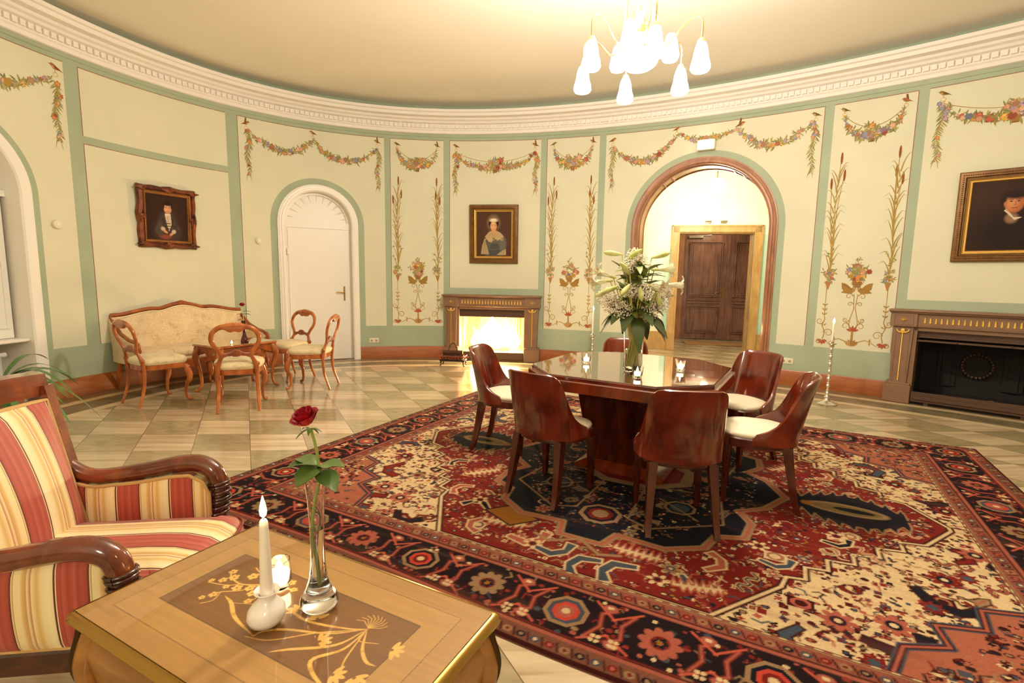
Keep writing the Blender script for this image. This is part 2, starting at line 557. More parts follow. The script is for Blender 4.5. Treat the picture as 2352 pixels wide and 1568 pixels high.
# baseboards
def baseboard(name, sa, sb, h=.205):
    mb = MB()
    n = max(2, int((sb-sa)/.1))
    pr = [(.0, 0), (.022, 0), (.022, h-.012), (.016, h), (0, h)]
    rings = [[W(sa+(sb-sa)*k/n, z, o_) for o_, z in pr] for k in range(n+1)]
    mb.rings(rings, 0)
    tag(mb.build(name, MT['base'], smooth=30), kind='structure')
baseboard('baseboard_left', -6.41, -3.50)
baseboard('baseboard_center', -2.285, -.885)
baseboard('baseboard_right', .73, 2.19)
baseboard('baseboard_far_right', 4.225, 5.60)
baseboard('baseboard_front', 7.3, 39.0)

# ------------------------------------------------------------------ arch trims
def arch_path(sc, z0, R, n=40, zb=0.0):
    P = [(sc-R, zb), (sc-R, (zb+z0)/2)]
    P += [(sc-R*cos(pi*k/n), z0+R*sin(pi*k/n)) for k in range(n+1)]
    P += [(sc+R, (zb+z0)/2), (sc+R, zb)]
    return P
def arch_sweep(mb, sc, z0, R, prof, mi=0, zb=0.0):
    """prof: (radial offset outwards, offset into the room)"""
    base = arch_path(sc, z0, R, zb=zb)
    rings = []
    for (s, z) in base:
        if z <= z0: dx, dz = (-1 if s < sc else 1), 0
        else:
            dx, dz = (s-sc)/R, (z-z0)/R
        rings.append([W(s+dx*r, z+dz*r, o_) for r, o_ in prof])
    mb.rings(rings, mi, caps=True)
def arch_fill(mb, sc, z0, R, off, mi=0, n=24, zlow=None):
    """closed half-disc panel at depth off"""
    zlow = z0 if zlow is None else zlow
    P = [W(sc-R, zlow, off)]
    P += [W(sc-R*cos(pi*k/n), z0+R*sin(pi*k/n), off) for k in range(n+1)]
    P += [W(sc+R, zlow, off)]
    mb.add(P, [tuple(range(len(P)))], mi)
# ------------------------------------------------------------------ painted decoration of the wall (part of the wall mesh)
R_ = random.Random(11)
PAL = dict(leaf=[lin('8d8a3c'), lin('6f7434'), lin('a49a4e'), lin('5d6a38')], red=lin('b4463a'), rose=lin('c98a72'), pink=lin('dba68c'), blue=lin('8088a4'), lilac=lin('a58a9e'),
    yel=lin('d8aa3e'), org=lin('cf8038'), white=lin('eadcc0'), brown=lin('8a5a2a'), gold=lin('a07c34'), dark=lin('5a4a2c'), green=lin('75763a'), gd=lin('8b6a2e'), red2=lin('a33424'))
_mix = lambda c, t=.22: tuple(a*(1-t)+b*t for a, b in zip(c, (.62, .50, .26)))
PAL = {k: ([_mix(c) for c in v] if isinstance(v, list) else _mix(v, .15)) for k, v in PAL.items()}
class Paint:
    def __init__(s, mb): s.mb = mb; s.k = 0
    def poly(s, pts, col):
        s.k = (s.k+1) % 9
        off = .0016+.00025*s.k
        s.mb.add([W(x, z, off) for x, z in pts], [tuple(range(len(pts)))], 3, col)
    def stroke(s, pts, w, col):
        """tapering ribbon; w = width or (start, end)"""
        w0, w1 = (w, w) if not hasattr(w, '__len__') else w
        s.k = (s.k+1) % 9; off = .0016+.00025*s.k
        n = len(pts); L_, R2 = [], []
        for i, (x, z) in enumerate(pts):
            a = pts[max(0, i-1)]; b = pts[min(n-1, i+1)]
            dx, dz = b[0]-a[0], b[1]-a[1]; q = hypot(dx, dz) or 1
            h = (w0+(w1-w0)*i/(n-1))/2
            L_.append(W(x-dz/q*h, z+dx/q*h, off)); R2.append(W(x+dz/q*h, z-dx/q*h, off))
        s.mb.add(L_+R2, [(i, i+1, n+i+1, n+i) for i in range(n-1)], 3, col)
    def leaf(s, x, z, a, L_, w, col):
        c, q = cos(a), sin(a)
        pts = [(0, 0), (.3, .5), (.65, .42), (1, 0), (.65, -.42), (.3, -.5)]
        s.poly([(x+c*p*L_-q*r*w, z+q*p*L_+c*r*w) for p, r in pts], col)
    def flower(s, x, z, r, col):
        n = R_.choice([5, 6, 7]); a0 = R_.random()*6
        d = tuple(c*.62 for c in col); l = tuple(min(1, c*1.25+.03) for c in col)
        s.poly([(x+r*(1 if k % 2 else .72)*cos(a0+pi*k/n), z+r*(1 if k % 2 else .72)*sin(a0+pi*k/n)) for k in range(2*n)], d)
        s.poly([(x+r*.75*(1 if k % 2 else .8)*cos(a0+.5+pi*k/n), z+r*.75*(1 if k % 2 else .8)*sin(a0+.5+pi*k/n)) for k in range(2*n)], col)
        for k in range(3):
            a = a0+2.1*k
            s.poly([(x+r*.35*cos(a)+r*.28*cos(a+t*pi/3), z+r*.35*sin(a)+r*.22*sin(a+t*pi/3)) for t in range(6)], l)
        s.poly([(x+r*.2*cos(t*pi/3), z+r*.2*sin(t*pi/3)) for t in range(6)], d)
    def bird(s, x, z, k=1, sc=.09, col=None):
        b = col or R_.choice([lin('9a6a3c'), lin('8a7440'), lin('a0683c')])
        P = [(-.55, .25), (-.35, .42), (-.1, .35), (.25, .12), (.7, -.2), (1.0, -.42), (.55, -.28), (.15, -.3), (-.2, -.22), (-.42, .02)]
        s.poly([(x+k*p*sc, z+.35*sc+q*sc) for p, q in P], b)
        s.poly([(x+k*p*sc, z+.35*sc+q*sc) for p, q in [(-.1, .2), (.3, .02), (.85, -.3), (.2, -.12), (-.1, 0)]], tuple(c*.4 for c in b))
        s.poly([(x+k*p*sc, z+.35*sc+q*sc) for p, q in [(-.42, .1), (-.1, .12), (.0, -.18), (-.3, -.12)]], lin('c89a5c'))
        s.poly([(x+k*p*sc, z+.35*sc+q*sc) for p, q in [(-.55, .3), (-.75, .22), (-.5, .2)]], PAL['dark'])
        s.stroke([(x, z+.1*sc), (x+.05*sc*k, z-.35*sc)], .004, PAL['brown'])
        s.ring(x+.04*sc*k, z-.5*sc, .022, .005, PAL['yel'])
    def flybird(s, x, z, k=1, sc=.09):
        s.bird(x, z, k, sc)
        s.poly([(x+k*p*sc, z+.35*sc+q*sc) for p, q in [(0, .15), (-.1, .9), (.15, 1.0), (.35, .1)]], lin('7a5a38'))
    def ring(s, x, z, r, w, col):
        s.stroke([(x+r*cos(t*pi/6), z+r*sin(t*pi/6)) for t in range(13)], w, col)
    def sprig(s, x, z, r, dense=1.0, big=1.0):
        for _ in range(int(5*dense)):
            a = R_.random()*2*pi
            s.leaf(x+R_.uniform(-.4, .4)*r, z+R_.uniform(-.4, .4)*r, a, r*R_.uniform(.8, 1.3), r*.28, R_.choice(PAL['leaf']))
        if R_.random() < .85*dense:
            s.flower(x+R_.uniform(-.3, .3)*r, z+R_.uniform(-.3, .3)*r, r*R_.uniform(.42, .75)*big, R_.choice([PAL[c] for c in ('red', 'rose', 'rose', 'pink', 'blue', 'lilac', 'yel', 'org', 'pink')]))
    def garland(s, pts, r0=.035, r1=.06, step=.035):
        """pts: polyline, thin at both ends and full in the middle"""
        P = smoothpath([(a, b, 0) for a, b in pts], 8)
        P = [(p.x, p.y) for p in P]
        d = [0]
        for a, b in zip(P[:-1], P[1:]): d.append(d[-1]+hypot(a[0]-b[0], a[1]-b[1]))
        n = int(d[-1]/step)
        s.stroke(P, .006, PAL['green'])
        for k in range(n+1):
            t = d[-1]*k/n
            x = np.interp(t, d, [p[0] for p in P]); z = np.interp(t, d, [p[1] for p in P])
            f = sin(pi*k/n)
            s.sprig(float(x), float(z), 1.15*(r0+(r1-r0)*f), .7+.5*f)
    def drop(s, x, z0, z1, sway=.02):
        n = 26
        pts = []
        for k in range(n+1):
            t = k/n
            pts.append((x+sway*sin(t*9)+sway*.6*sin(t*4), z0+(z1-z0)*t))
        s.stroke(pts, (.010, .004), PAL['gold'])
        for k, (a, b) in enumerate(pts[:-1]):
            t = k/n; r = .062*(1-.35*t)
            for sg in (-1, 1):
                s.leaf(a, b, -pi/2+sg*R_.uniform(.45, .9), r*R_.uniform(1, 1.7), r*.26, R_.choice(PAL['leaf']))
            if R_.random() < .42*(1-.4*t): s.flower(a+R_.uniform(-.03, .03), b, r*R_.uniform(.35, .62), R_.choice([PAL[c] for c in ('red', 'rose', 'blue', 'org', 'pink', 'lilac')]))
        x1, z1_ = pts[-1]
        for sg in (-1, 1): s.stroke([(x1, z1_+.06), (x1+sg*.02, z1_+.0), (x1+sg*.035, z1_-.07)], (.012, .002), PAL['gold'])
    def basket(s, x, z, w, h):
        s.poly([(x-w/2, z+h), (x+w/2, z+h), (x+w*.30, z), (x-w*.30, z)], lin('9c7444'))
        for k in range(4):
            t = (k+.5)/4
            s.stroke([(x-w*(.30+.2*t), z+h*t), (x+w*(.30+.2*t), z+h*t)], .005, lin('5e4526'))
        for k in range(5):
            t = -1+k/2
            s.stroke([(x+t*w*.48, z+h), (x+t*w*.28, z)], .005, lin('6e5230'))
    def festoon(s, x0, x1, zt, sag, drops=False, basket=True):
        xm = (x0+x1)/2; hw = (x1-x0)/2
        pts = [(x0, zt), (x0+.12*hw, zt-.45*sag), (x0+.45*hw, zt-.85*sag), (xm, zt-sag), (x1-.45*hw, zt-.85*sag), (x1-.12*hw, zt-.45*sag), (x1, zt)]
        s.stroke([(x0+(x1-x0)*k/14, zt-.62*sag*(1-(2*k/14-1)**2)) for k in range(15)], .007, PAL['gold'])
        s.garland(pts, .022, .065, .030)
        if basket:
            for _ in range(16): s.sprig(xm+R_.uniform(-.11, .11), zt-sag+R_.uniform(-.02, .13), .06, 1.0, 1.2)
            s.basket(xm, zt-sag-.08, .09, .07)
    def cattail(s, x, z0, z1, k=1):
        """bulrush stalk from z0 (flower knot) up to z1"""
        H = z1-z0
        for a, b, c in ((0, 1, .02), (.03, .86, .05), (-.035, .80, -.05)):
            pts = [(x+a*.5*t+c*k*t*t+.008*sin(7*t), z0+H*b*t) for t in [i/12 for i in range(13)]]
            s.stroke(pts, (.010, .006), PAL['gold'])
            px, pz = pts[-1]
            s.poly([(px+.013*cos(q*pi/5)+.02*c*sin(q*pi/5), pz-.035+.075*sin(q*pi/5)) for q in range(10)], lin('8c5426'))
        for i in range(20):
            t = .03+.84*i/20
            sg = 1 if i % 2 else -1
            L_ = R_.uniform(.15, .30)
            bx, bz = x+.01*sin(9*t), z0+H*t
            tip = R_.uniform(.2, .9)
            s.stroke([(bx, bz), (bx+sg*.018, bz+L_*.42), (bx+sg*.045, bz+L_*.75), (bx+sg*.07, bz+L_*.95), (bx+sg*(.085+.05*tip), bz+L_*(1.0-.30*tip))], (.016, .002), R_.choice([PAL['gold'], lin('9a8a48'), lin('a8924e')]))
        for i in range(12):
            s.leaf(x+R_.uniform(-.05, .05), z0+R_.uniform(-.02, .45), R_.random()*6.3, .05, .018, R_.choice(PAL['leaf']))
        for i in range(10):
            s.sprig(x+R_.uniform(-.05, .05), z0+R_.uniform(-.05, .09), .045, 1, .9)
        s.poly([(x-.035, z0-.05), (x+.035, z0-.05), (x+.006, z0-.15), (x-.006, z0-.15)], lin('a87c44'))
    def scroll(s, x, z, r, k=1, kz=1, turns=1.25, col=None):
        pts = []
        for i in range(20):
            t = i/19; a = t*turns*2*pi; q = r*(1-.72*t)
            pts.append((x+k*(r-q*cos(a)), z+kz*q*sin(a)))
        s.stroke(pts, (.010, .005), col or PAL['gold'])
    def candelabrum(s, xc, hw, zb=.60):
        """bottom arabesque of the narrow panels: vase, swans, basket, corner posts"""
        g = PAL['gold']
        # bottom bowl
        s.poly([(xc+.075*cos(pi+pi*t/8), zb+.06+.065*sin(pi+pi*t/8)) for t in range(9)], lin('b8935c'))
        for t in (-2, -1, 0, 1, 2): s.leaf(xc, zb, pi/2+t*.42, .095, .028, lin('a07a44'))
        s.stroke([(xc, zb+.05), (xc, zb+.20)], (.030, .022), g)
        for t in (-2, -1, 0, 1, 2): s.leaf(xc, zb+.19, pi/2+t*.62, .075, .03, PAL['red2'])
        for k in (-1, 1):
            s.stroke([(xc+k*.02, zb+.20), (xc+k*.045, zb+.28), (xc+k*.035, zb+.36), (xc+k*.008, zb+.48), (xc+k*.015, zb+.60), (xc+k*.02, zb+.66)], .009, g)
            s.scroll(xc+k*.035, zb+.25, .045, k, 1, 1.0); s.scroll(xc+k*.05, zb+.33, .035, k, -1, 1.1)
            s.stroke([(xc+k*.03, zb+.24), (xc+k*.07, zb+.30), (xc+k*.11, zb+.36)], (.010, .004), g)
            s.scroll(xc+k*.02, zb+.53, .030, k, 1, 1.1); s.scroll(xc+k*.03, zb+.63, .040, k, 1, 1.1)
            # swans
            s.poly([(xc+k*p, zb+q) for p, q in [(.012, .70), (.05, .665), (.10, .665), (.165, .675), (.135, .70), (.155, .72), (.165, .80), (.12, .79), (.085, .765), (.06, .735), (.035, .74)]], lin('9c7a3c'))
            s.stroke([(xc+k*.04, zb+.70), (xc+k*.012, zb+.725), (xc+k*.03, zb+.765), (xc+k*.055, zb+.79), (xc+k*.045, zb+.815), (xc+k*.022, zb+.80)], (.020, .009), lin('a8884a'))
            s.stroke([(xc+k*.05, zb+.72), (xc+k*.14, zb+.78)], .004, lin('6a5226'))
            # bottom garland to the corners
            s.stroke([(xc+k*.07, zb+.055), (xc+k*.14, zb+.085), (xc+k*.20, zb+.06), (xc+k*(hw*.62), zb+.02), (xc+k*(hw*.74), zb+.045)], (.011, .006), g)
            s.leaf(xc+k*.19, zb+.06, pi/2, .05, .02, g); s.leaf(xc+k*.19, zb+.06, -pi/2, .04, .018, g)
            cx = xc+k*(hw*.78)
            for t in range(5): s.leaf(cx, zb+.05, -pi/2+(t-2)*.7, .06, .032, PAL['red2'])
            s.scroll(cx+k*.005, zb+.03, .035, k, 1, 1.3)
            s.scroll(cx-k*.005, zb+.15, .055, -k, 1, 1.2); s.scroll(cx, zb+.30, .045, k, -1, 1.2)
            s.stroke([(cx, zb+.06), (cx-k*.02, zb+.16), (cx+k*.015, zb+.24), (cx-k*.01, zb+.32), (cx, zb+.38), (cx, zb+.52)], (.012, .008), g)
            for zz in (.24, .38, .44, .50):
                for t in (-1, 1): s.leaf(cx, zb+zz, pi/2+t*.8, .045, .016, g)
            s.stroke([(cx, zb+.50), (cx, zb+.84)], (.006, .010), lin('b08a54'))
        # basket with bouquet
        s.basket(xc, zb+.74, .12, .10)
        for _ in range(34):
            a = R_.random()*2*pi; q = sqrt(R_.random())
            s.sprig(xc+.115*q*cos(a), zb+.92+.10*q*sin(a), .05, .9, 1.15)
        for _ in range(7): s.sprig(xc+R_.uniform(-.025, .025), zb+1.0+R_.uniform(0, .12), .03, .8, .6)
    def narrow(s, a, b):
        xc, hw = (a+b)/2, (b-a)/2
        s.bird(a+.11, 3.50, 1 if R_.random() < .5 else -1, .07); s.flybird(b-.11, 3.50, 1, .07)
        s.festoon(a+.115, b-.115, 3.45, .27)
        s.cattail(a+.10, 1.46, 2.98); s.cattail(b-.10, 1.46, 2.98, -1)
        s.candelabrum(xc, hw)
    def wide(s, a, b, both=True):
        s.bird(a+.10, 3.50, 1, .075); s.drop(a+.09, 3.42, 2.78)
        s.festoon(a+.10, b-.10, 3.42, .24)
        for k in (a+.16, b-.16): s.sprig(k, 3.36, .05, 1.4)
        s.flybird(b-.10, 3.50, 1, .075); s.drop(b-.09, 3.42, 2.78)

for nm, sa, sb in (('wall_back', -9.0, 9.0), ('wall_front', 9.0, PER-9.0)):
    mb = build_wall(nm, sa, sb)
    if nm == 'wall_back':
        p = Paint(mb)
        p.garland([(-7.4, 3.25), (-7.0, 3.16), (-6.6, 3.19), (-6.3, 3.29), (-6.12, 3.40)], .03, .06)
        p.bird(-6.07, 3.49, 1, .085); p.drop(-6.09, 3.38, 2.76)
        # over the white door
        p.flybird(-3.867, 3.50, -1, .075); p.drop(-3.86, 3.42, 2.80)
        p.garland([(-3.85, 3.42), (-3.70, 3.32), (-3.43, 3.23), (-3.20, 3.24), (-3.02, 3.36), (-2.93, 3.46)])
        p.bird(-2.938, 3.53, 1, .075)
        p.garland([(-2.92, 3.46), (-2.82, 3.32), (-2.62, 3.215), (-2.32, 3.20), (-2.12, 3.29), (-1.98, 3.42)])
        p.flybird(-1.97, 3.51, 1, .07); p.drop(-1.965, 3.42, 2.80)
        p.narrow(-1.763, -.9); p.wide(-.797, .714); p.narrow(.815, 1.652)
        # over the double doorway
        p.bird(1.86, 3.49, -1, .08); p.drop(1.85, 3.42, 2.80)
        p.garland([(1.88, 3.40), (2.05, 3.24), (2.35, 3.17), (2.55, 3.25), (2.72, 3.40), (2.83, 3.51)])
        p.bird(2.80, 3.56, -1, .07)
        p.garland([(2.84, 3.50), (3.0, 3.42), (3.2, 3.40), (3.4, 3.42), (3.58, 3.47)], .03, .055)
        p.flybird(3.66, 3.51, -1, .085)
        p.garland([(3.62, 3.47), (3.78, 3.34), (3.95, 3.23), (4.2, 3.24), (4.4, 3.34), (4.52, 3.44)])
        p.bird(4.55, 3.50, 1, .075); p.drop(4.54, 3.42, 2.80)
        p.narrow(4.753, 5.577)
        p.wide(5.70, 7.13)
    tag(mb.build(nm, [MT['cream'], MT['green'], MT['redline'], MT['mural']], smooth=0), kind='structure')
# ------------------------------------------------------------------ white arched door
sc, z0 = -2.893, 2.18
d = bpy.data.objects.new('door_2', None); COL.objects.link(d); tag(d, kind='structure')
mb = MB()
arch_sweep(mb, sc, z0, .50, [(0, -.16), (0, .03), (.02, .045), (.045, .045), (.05, .035), (.08, .035), (.085, .028), (.105, .025), (.105, 0)])
mb.build('door_frame', MT['white'], d, smooth=30)
mb = MB()
arch_fill(mb, sc, z0+.02, .52, -.145)
for k in range(11):   # fan ribs of the lunette
    a = pi*(k+.5)/11
    P = [W(sc+.05*cos(a)*1, z0+.06+.05*sin(a), -.14), W(sc+.43*cos(a-.05), z0+.05+.43*sin(a-.05), -.138), W(sc+.43*cos(a+.05), z0+.05+.43*sin(a+.05), -.138)]
    Q = W(sc+.40*cos(a), z0+.05+.40*sin(a), -.118)
    mb.add(P+[Q], [(0, 1, 3), (0, 3, 2), (1, 2, 3)], 0)
arch_sweep(mb, sc, z0+.02, .44, [(0, -.14), (0, -.10), (.06, -.10), (.06, -.14)], zb=z0)
mb.build('lunette', MT['white'], d, smooth=30)
X = lambda x, y, z: W(sc+x, z, y)
mb = MB()
mb.box((-.50, -.145, 0), (.50, -.105, 2.20), xf=X)
for a, b, c, e in ((-.50, .50, 2.12, 2.22),):
    mb.box((a, -.105, c), (b, -.09, e), xf=X)
leafm = MB()
leafm.box((-.44, -.105, .01), (.44, -.075, 2.10), xf=X)
def mold(mb, a, b, c, e, y0, y1, t=.022, xf=X, mi=0):
    mb.box((a, y0, c), (b, y1, c+t), mi, xf=xf); mb.box((a, y0, e-t), (b, y1, e), mi, xf=xf)
    mb.box((a, y0, c+t), (a+t, y1, e-t), mi, xf=xf); mb.box((b-t, y0, c+t), (b, y1, e-t), mi, xf=xf)
mold(leafm, -.31, .29, .34, 1.92, -.075, -.062)
mold(leafm, -.27, .25, .38, 1.88, -.075, -.068, .012)
leafm.box((-.14, -.075, .39), (-.135, -.070, 1.87), xf=X)
mb.build('door_surround', MT['white'], d, smooth=0)
lf = leafm.build('door_leaf', MT['white'], d, smooth=0)
mb = MB()
for zc in (.45, 1.75): mb.lathe([(.012, -.05), (.012, .05)], 8, (-.45, -.07, zc), xf=X)
mb.build('hinge', MT['white'], d)
h = MB()
h.bbox((.345, -.075, .97), (.39, -.066, 1.21), .006, xf=X)
h.tube([(.367, -.066, 1.11), (.367, -.015, 1.11), (.34, -.008, 1.11), (.25, -.008, 1.115)], [.009, .009, .009, .007], 8, xf=X)
h.build('door_handle', MT['brass'], d)

# ------------------------------------------------------------------ arched window niche on the left, with radiator
sc, z0 = -7.165, 2.15
d = bpy.data.objects.new('window_1', None); COL.objects.link(d); tag(d, kind='structure')
mb = MB()
arch_sweep(mb, sc, z0, .63, [(0, -.42), (0, .02), (.015, .035), (.06, .035), (.065, .025), (.10, .025), (.105, .018), (.125, .015), (.125, 0)])
mb.build('window_frame', MT['white'], d, smooth=30)
mb = MB()
X = lambda x, y, z: W(sc+x, z, y)
arch_fill(mb, sc, z0, .66, -.42, zlow=.0)
arch_fill(mb, sc, z0, .66, -.21, zlow=z0)
for a, b in ((-.60, -.30), (-.28, .0), (.02, .30), (.32, .60)):
    mb.box((a, -.22, .70), (b, -.18, 2.12), xf=X)
    mold(mb, a+.04, b-.04, .80, 2.05, -.18, -.165, .02)
mb.box((.60, -.42, .70), (.63, -.30, 2.12), xf=X)
mb.box((-.63, -.24, 2.12), (.63, -.16, 2.18), xf=X)
arch_sweep(mb, sc, z0+.03, .50, [(0, -.21), (0, -.18), (.05, -.18), (.05, -.21)], zb=z0)
mb.build('shutter', MT['white'], d, smooth=0)
mb = MB(); mb.bbox((-.63, -.42, .665), (.63, -.02, .695), .008, xf=X)
mb.build('window_sill', MT['white'], d)
rd = thing('radiator', 'white panel radiator below the window sill at far left', 'radiator', W(sc, .1, -.2))
ox, oy, oz = W(sc, .1, -.2)
XR = lambda x, y, z: tuple(np.array(W(sc+x, z, y))-np.array((ox, oy, oz)))
mb = MB()
mb.bbox((-.55, -.30, .10), (.44, -.18, .585), .01, xf=XR)
mb.build('radiator_panel', MT['white'], rd)
mb = MB()
for k in range(22): mb.box((-.53+.043*k, -.29, .585), (-.51+.043*k, -.19, .592), xf=XR)
mb.build('top_grille', MT['plaster'], rd)
mb = MB()
mb.tube([(.44, -.23, .53), (.48, -.23, .53)], .014, 10, xf=XR); mb.tube([(.478, -.23, .53), (.535, -.23, .53)], [.022, .026], 12, xf=XR)
mb.build('thermostat_valve', MT['white'], rd)

# ------------------------------------------------------------------ double doorway arch of brown wood
sc, z0 = 3.207, 2.145
mb = MB()
arch_sweep(mb, sc, z0, .905, [(0, -.02), (0, .035), (.022, .05), (.045, .05), (.05, .035), (.08, .04), (.085, .02), (.105, .02), (.105, 0)])
tag(mb.build('trim_arch', MT['archwood'], smooth=30), kind='structure')
mb = MB()
arch_sweep(mb, sc, z0, .905, [(0, -.02), (0, -.43), (.05, -.43), (.05, -.02)], 0)
arch_sweep(mb, sc, z0, .890, [(0, -.05), (0, -.07), (.02, -.07), (.02, -.05)], 1)
arch_sweep(mb, sc, z0, .890, [(0, -.36), (0, -.38), (.02, -.38), (.02, -.36)], 1)
for zz in (1.62, 1.72):
    mb.box((sc-.905, -.38, zz), (sc-.89, -.05, zz+.012), 1, xf=lambda x, y, z: W(x, z, y))
for a in (.85, 1.02, 2.0, 2.17):
    q = [W(sc-(.905-o)*cos(a+e), z0+(.905-o)*sin(a+e), y) for o in (0, .018) for e in (0, .02) for y in (-.05, -.38)]
    mb.add(q, [(0, 1, 3, 2), (4, 5, 7, 6), (0, 1, 5, 4), (2, 3, 7, 6)], 1)
tag(mb.build('trim_arch_reveal', [MT['gold_oak'], MT['archwood']], smooth=30), kind='structure')

# ------------------------------------------------------------------ lobby behind the arch
PA = Vector((2.71, 10.31, 0)); PD = Vector((.98402, -.17806, 0)); PN = Vector((.17806, .98402, 0))
PX = lambda x, y, z: tuple(PA + PD*x + PN*y + Vector((0, 0, z)))
MT['lobby'] = mat('lobby_white_paint', (.84, .82, .68), .8, spec=.1)
MT['lobbygreen'] = mat('lobby_mint_paint', (.50, .68, .56), .7, spec=.1)
mb = MB()   # portal wall with the opening
HC = 3.75
for a, b, c, e in ((-.3, .57, 0, HC), (1.95, 3.1, 0, HC), (.57, 1.95, 2.33, HC)):
    mb.box((a, 0, c), (b, .12, e), xf=PX)
mb.box((-.16, -.004, .37), (-.06, 0, HC-.5), 1, xf=PX); mb.box((.30, -.004, .37), (.42, 0, 2.0), 1, xf=PX)
mb.box((2.1, -.004, .37), (2.6, 0, 2.3), 1, xf=PX)
tag(mb.build('wall_lobby', [MT['lobby'], MT['lobbygreen']], smooth=0), kind='structure')
mb = MB()
P = [W(2.0+.1*k, HC, -.02) for k in range(30)]
mb.add(P+[PX(3.1, .1, HC), PX(-.3, .1, HC)], [tuple(range(len(P)+2))])
mb.box((-.4, -2.15, 0), (-.3, .12, HC), xf=PX); mb.box((3.1, -3.3, 0), (3.2, .12, HC), xf=PX)
tag(mb.build('ceiling_lobby', MT['lobby'], smooth=0), kind='structure')
mb = MB()
mb.add([PX(-.3, 0, -.002), PX(3.2, 0, -.002), PX(3.2, 2.3, -.002), PX(-.3, 2.3, -.002)], [(0, 1, 2, 3)])
P = [W(2.0+.1*k, -.002, -.02) for k in range(30)]
mb.add(P+[PX(3.2, 0, -.002), PX(-.3, 0, -.002)], [tuple(range(len(P)+2))])
tag(mb.build('floor_lobby', MT['tiles'], smooth=0), kind='structure')
mb = MB()
for a, b in ((-.3, .42), (2.10, 3.1)): mb.box((a, -.03, 0), (b, 0, .36), xf=PX)
for a, b in ((-.3, .42), (2.10, 3.1)): mb.box((a, -.035, .345), (b, 0, .365), xf=PX)
tag(mb.build('baseboard_lobby', MT['gold_oak'], smooth=0), kind='structure')
mb = MB()
for a, b, s_ in ((.42, .57, 1), (1.95, 2.10, -1)):
    mb.box((a, -.04, 0), (b, .0, 2.47), xf=PX)
    o = a if s_ == 1 else b-.03
    mb.box((o, -.055, 0), (o+.03, -.04, 2.47), xf=PX)
    o = b-.03 if s_ == 1 else a
    mb.box((o, -.05, 0), (o+.02, -.04, 2.36), xf=PX)
mb.box((.42, -.04, 2.33), (2.10, 0, 2.47), xf=PX); mb.box((.42, -.055, 2.44), (2.10, -.04, 2.47), xf=PX); mb.box((.55, -.05, 2.34), (1.97, -.04, 2.36), xf=PX)
mb.box((.55, 0, 0), (.57, .30, 2.33), xf=PX); mb.box((1.95, 0, 0), (1.97, .30, 2.33), xf=PX); mb.box((.55, 0, 2.31), (1.97, .30, 2.33), xf=PX)
tag(mb.build('trim_portal', MT['gold_oak'], smooth=0), kind='structure')
mb = MB()   # vestibule
mb.box((.50, .30, 0), (.60, 2.2, 2.75), xf=PX); mb.box((3.2, .12, 0), (3.3, 2.2, 2.75), xf=PX); mb.box((.5, .12, 2.7), (3.3, 2.2, 2.8), xf=PX)
mb.box((.5, 2.16, 2.55), (3.3, 2.25, 2.75), xf=PX); mb.box((.5, 2.16, 0), (.84, 2.25, 2.75), xf=PX); mb.box((3.1, 2.16, 0), (3.3, 2.25, 2.75), xf=PX)
tag(mb.build('wall_vestibule', MT['lobby'], smooth=0), kind='structure')
d = bpy.data.objects.new('door_1', None); COL.objects.link(d); tag(d, kind='structure')
mb = MB()
mb.box((.84, 2.06, 0), (.97, 2.16, 2.55), xf=PX); mb.box((2.98, 2.06, 0), (3.1, 2.16, 2.55), xf=PX); mb.box((.84, 2.06, 2.47), (3.1, 2.16, 2.55), xf=PX)
mb.build('door_frame', MT['archwood'], d, smooth=0)
for a, b in ((.97, 1.965), (1.985, 2.98)):
    mb = MB()
    mb.box((a, 2.10, .01), (b, 2.15, 2.46), xf=PX)
    for zc, ze in ((1.02, 2.30), (.16, .80)):
        mold(mb, a+.13, b-.13, zc, ze, 2.05, 2.10, .022, xf=PX)
        mold(mb, a+.165, b-.165, zc+.035, ze-.035, 2.075, 2.10, .03, xf=PX)
        mb.box((a+.21, 2.085, zc+.07), (b-.21, 2.10, ze-.07), xf=PX)
    mb.box((a+.12, 2.06, .86), (b-.12, 2.10, .89), xf=PX); mb.box((a+.12, 2.06, .93), (b-.12, 2.10, .955), xf=PX)
    if a > 1.5: mb.box((1.94, 2.08, .01), (2.0, 2.10, 2.46), xf=PX)
    lf = mb.build('door_leaf', MT['darkdoor'], d, smooth=0)
h = MB()
h.bbox((1.84, 2.09, 1.0), (1.88, 2.10, 1.22), .004, xf=PX)
h.tube([(1.86, 2.09, 1.14), (1.86, 2.04, 1.14), (1.84, 2.03, 1.14), (1.74, 2.03, 1.12), (1.71, 2.03, 1.10)], [.011]*5, 8, xf=PX)
h.build('door_handle', MT['brass'], d)
h = MB()
h.bbox((1.06, 2.04, 2.38), (1.38, 2.10, 2.43), .006, xf=PX); h.tube([(1.36, 2.05, 2.44), (1.56, 2.03, 2.45)], .008, 6, xf=PX)
h.build('door_closer', MT['silver'], d)
dm = MB(); dm.bbox((.95, .95, .0), (2.55, 1.55, .018), .006, xf=PX)
tag(dm.build('doormat', mat('brown_coir', lin('9a7148'), .9, bump=.6, bscale=200)), 'brown coir doormat lying before the dark double doors', 'doormat')
for k, x in enumerate((1.085, 1.372)):
    mb = MB(); mb.bbox((x-.06, -.09, 2.535), (x+.06, 0, 2.55), .003, xf=PX); mb.box((x-.055, -.02, 2.50), (x+.055, 0, 2.535), xf=PX)
    tag(mb.build('wall_bracket', MT['silver']), ['small metal wall bracket over the portal, the left of the two', 'small metal wall bracket over the portal, nearer the right corner'][k], 'bracket')
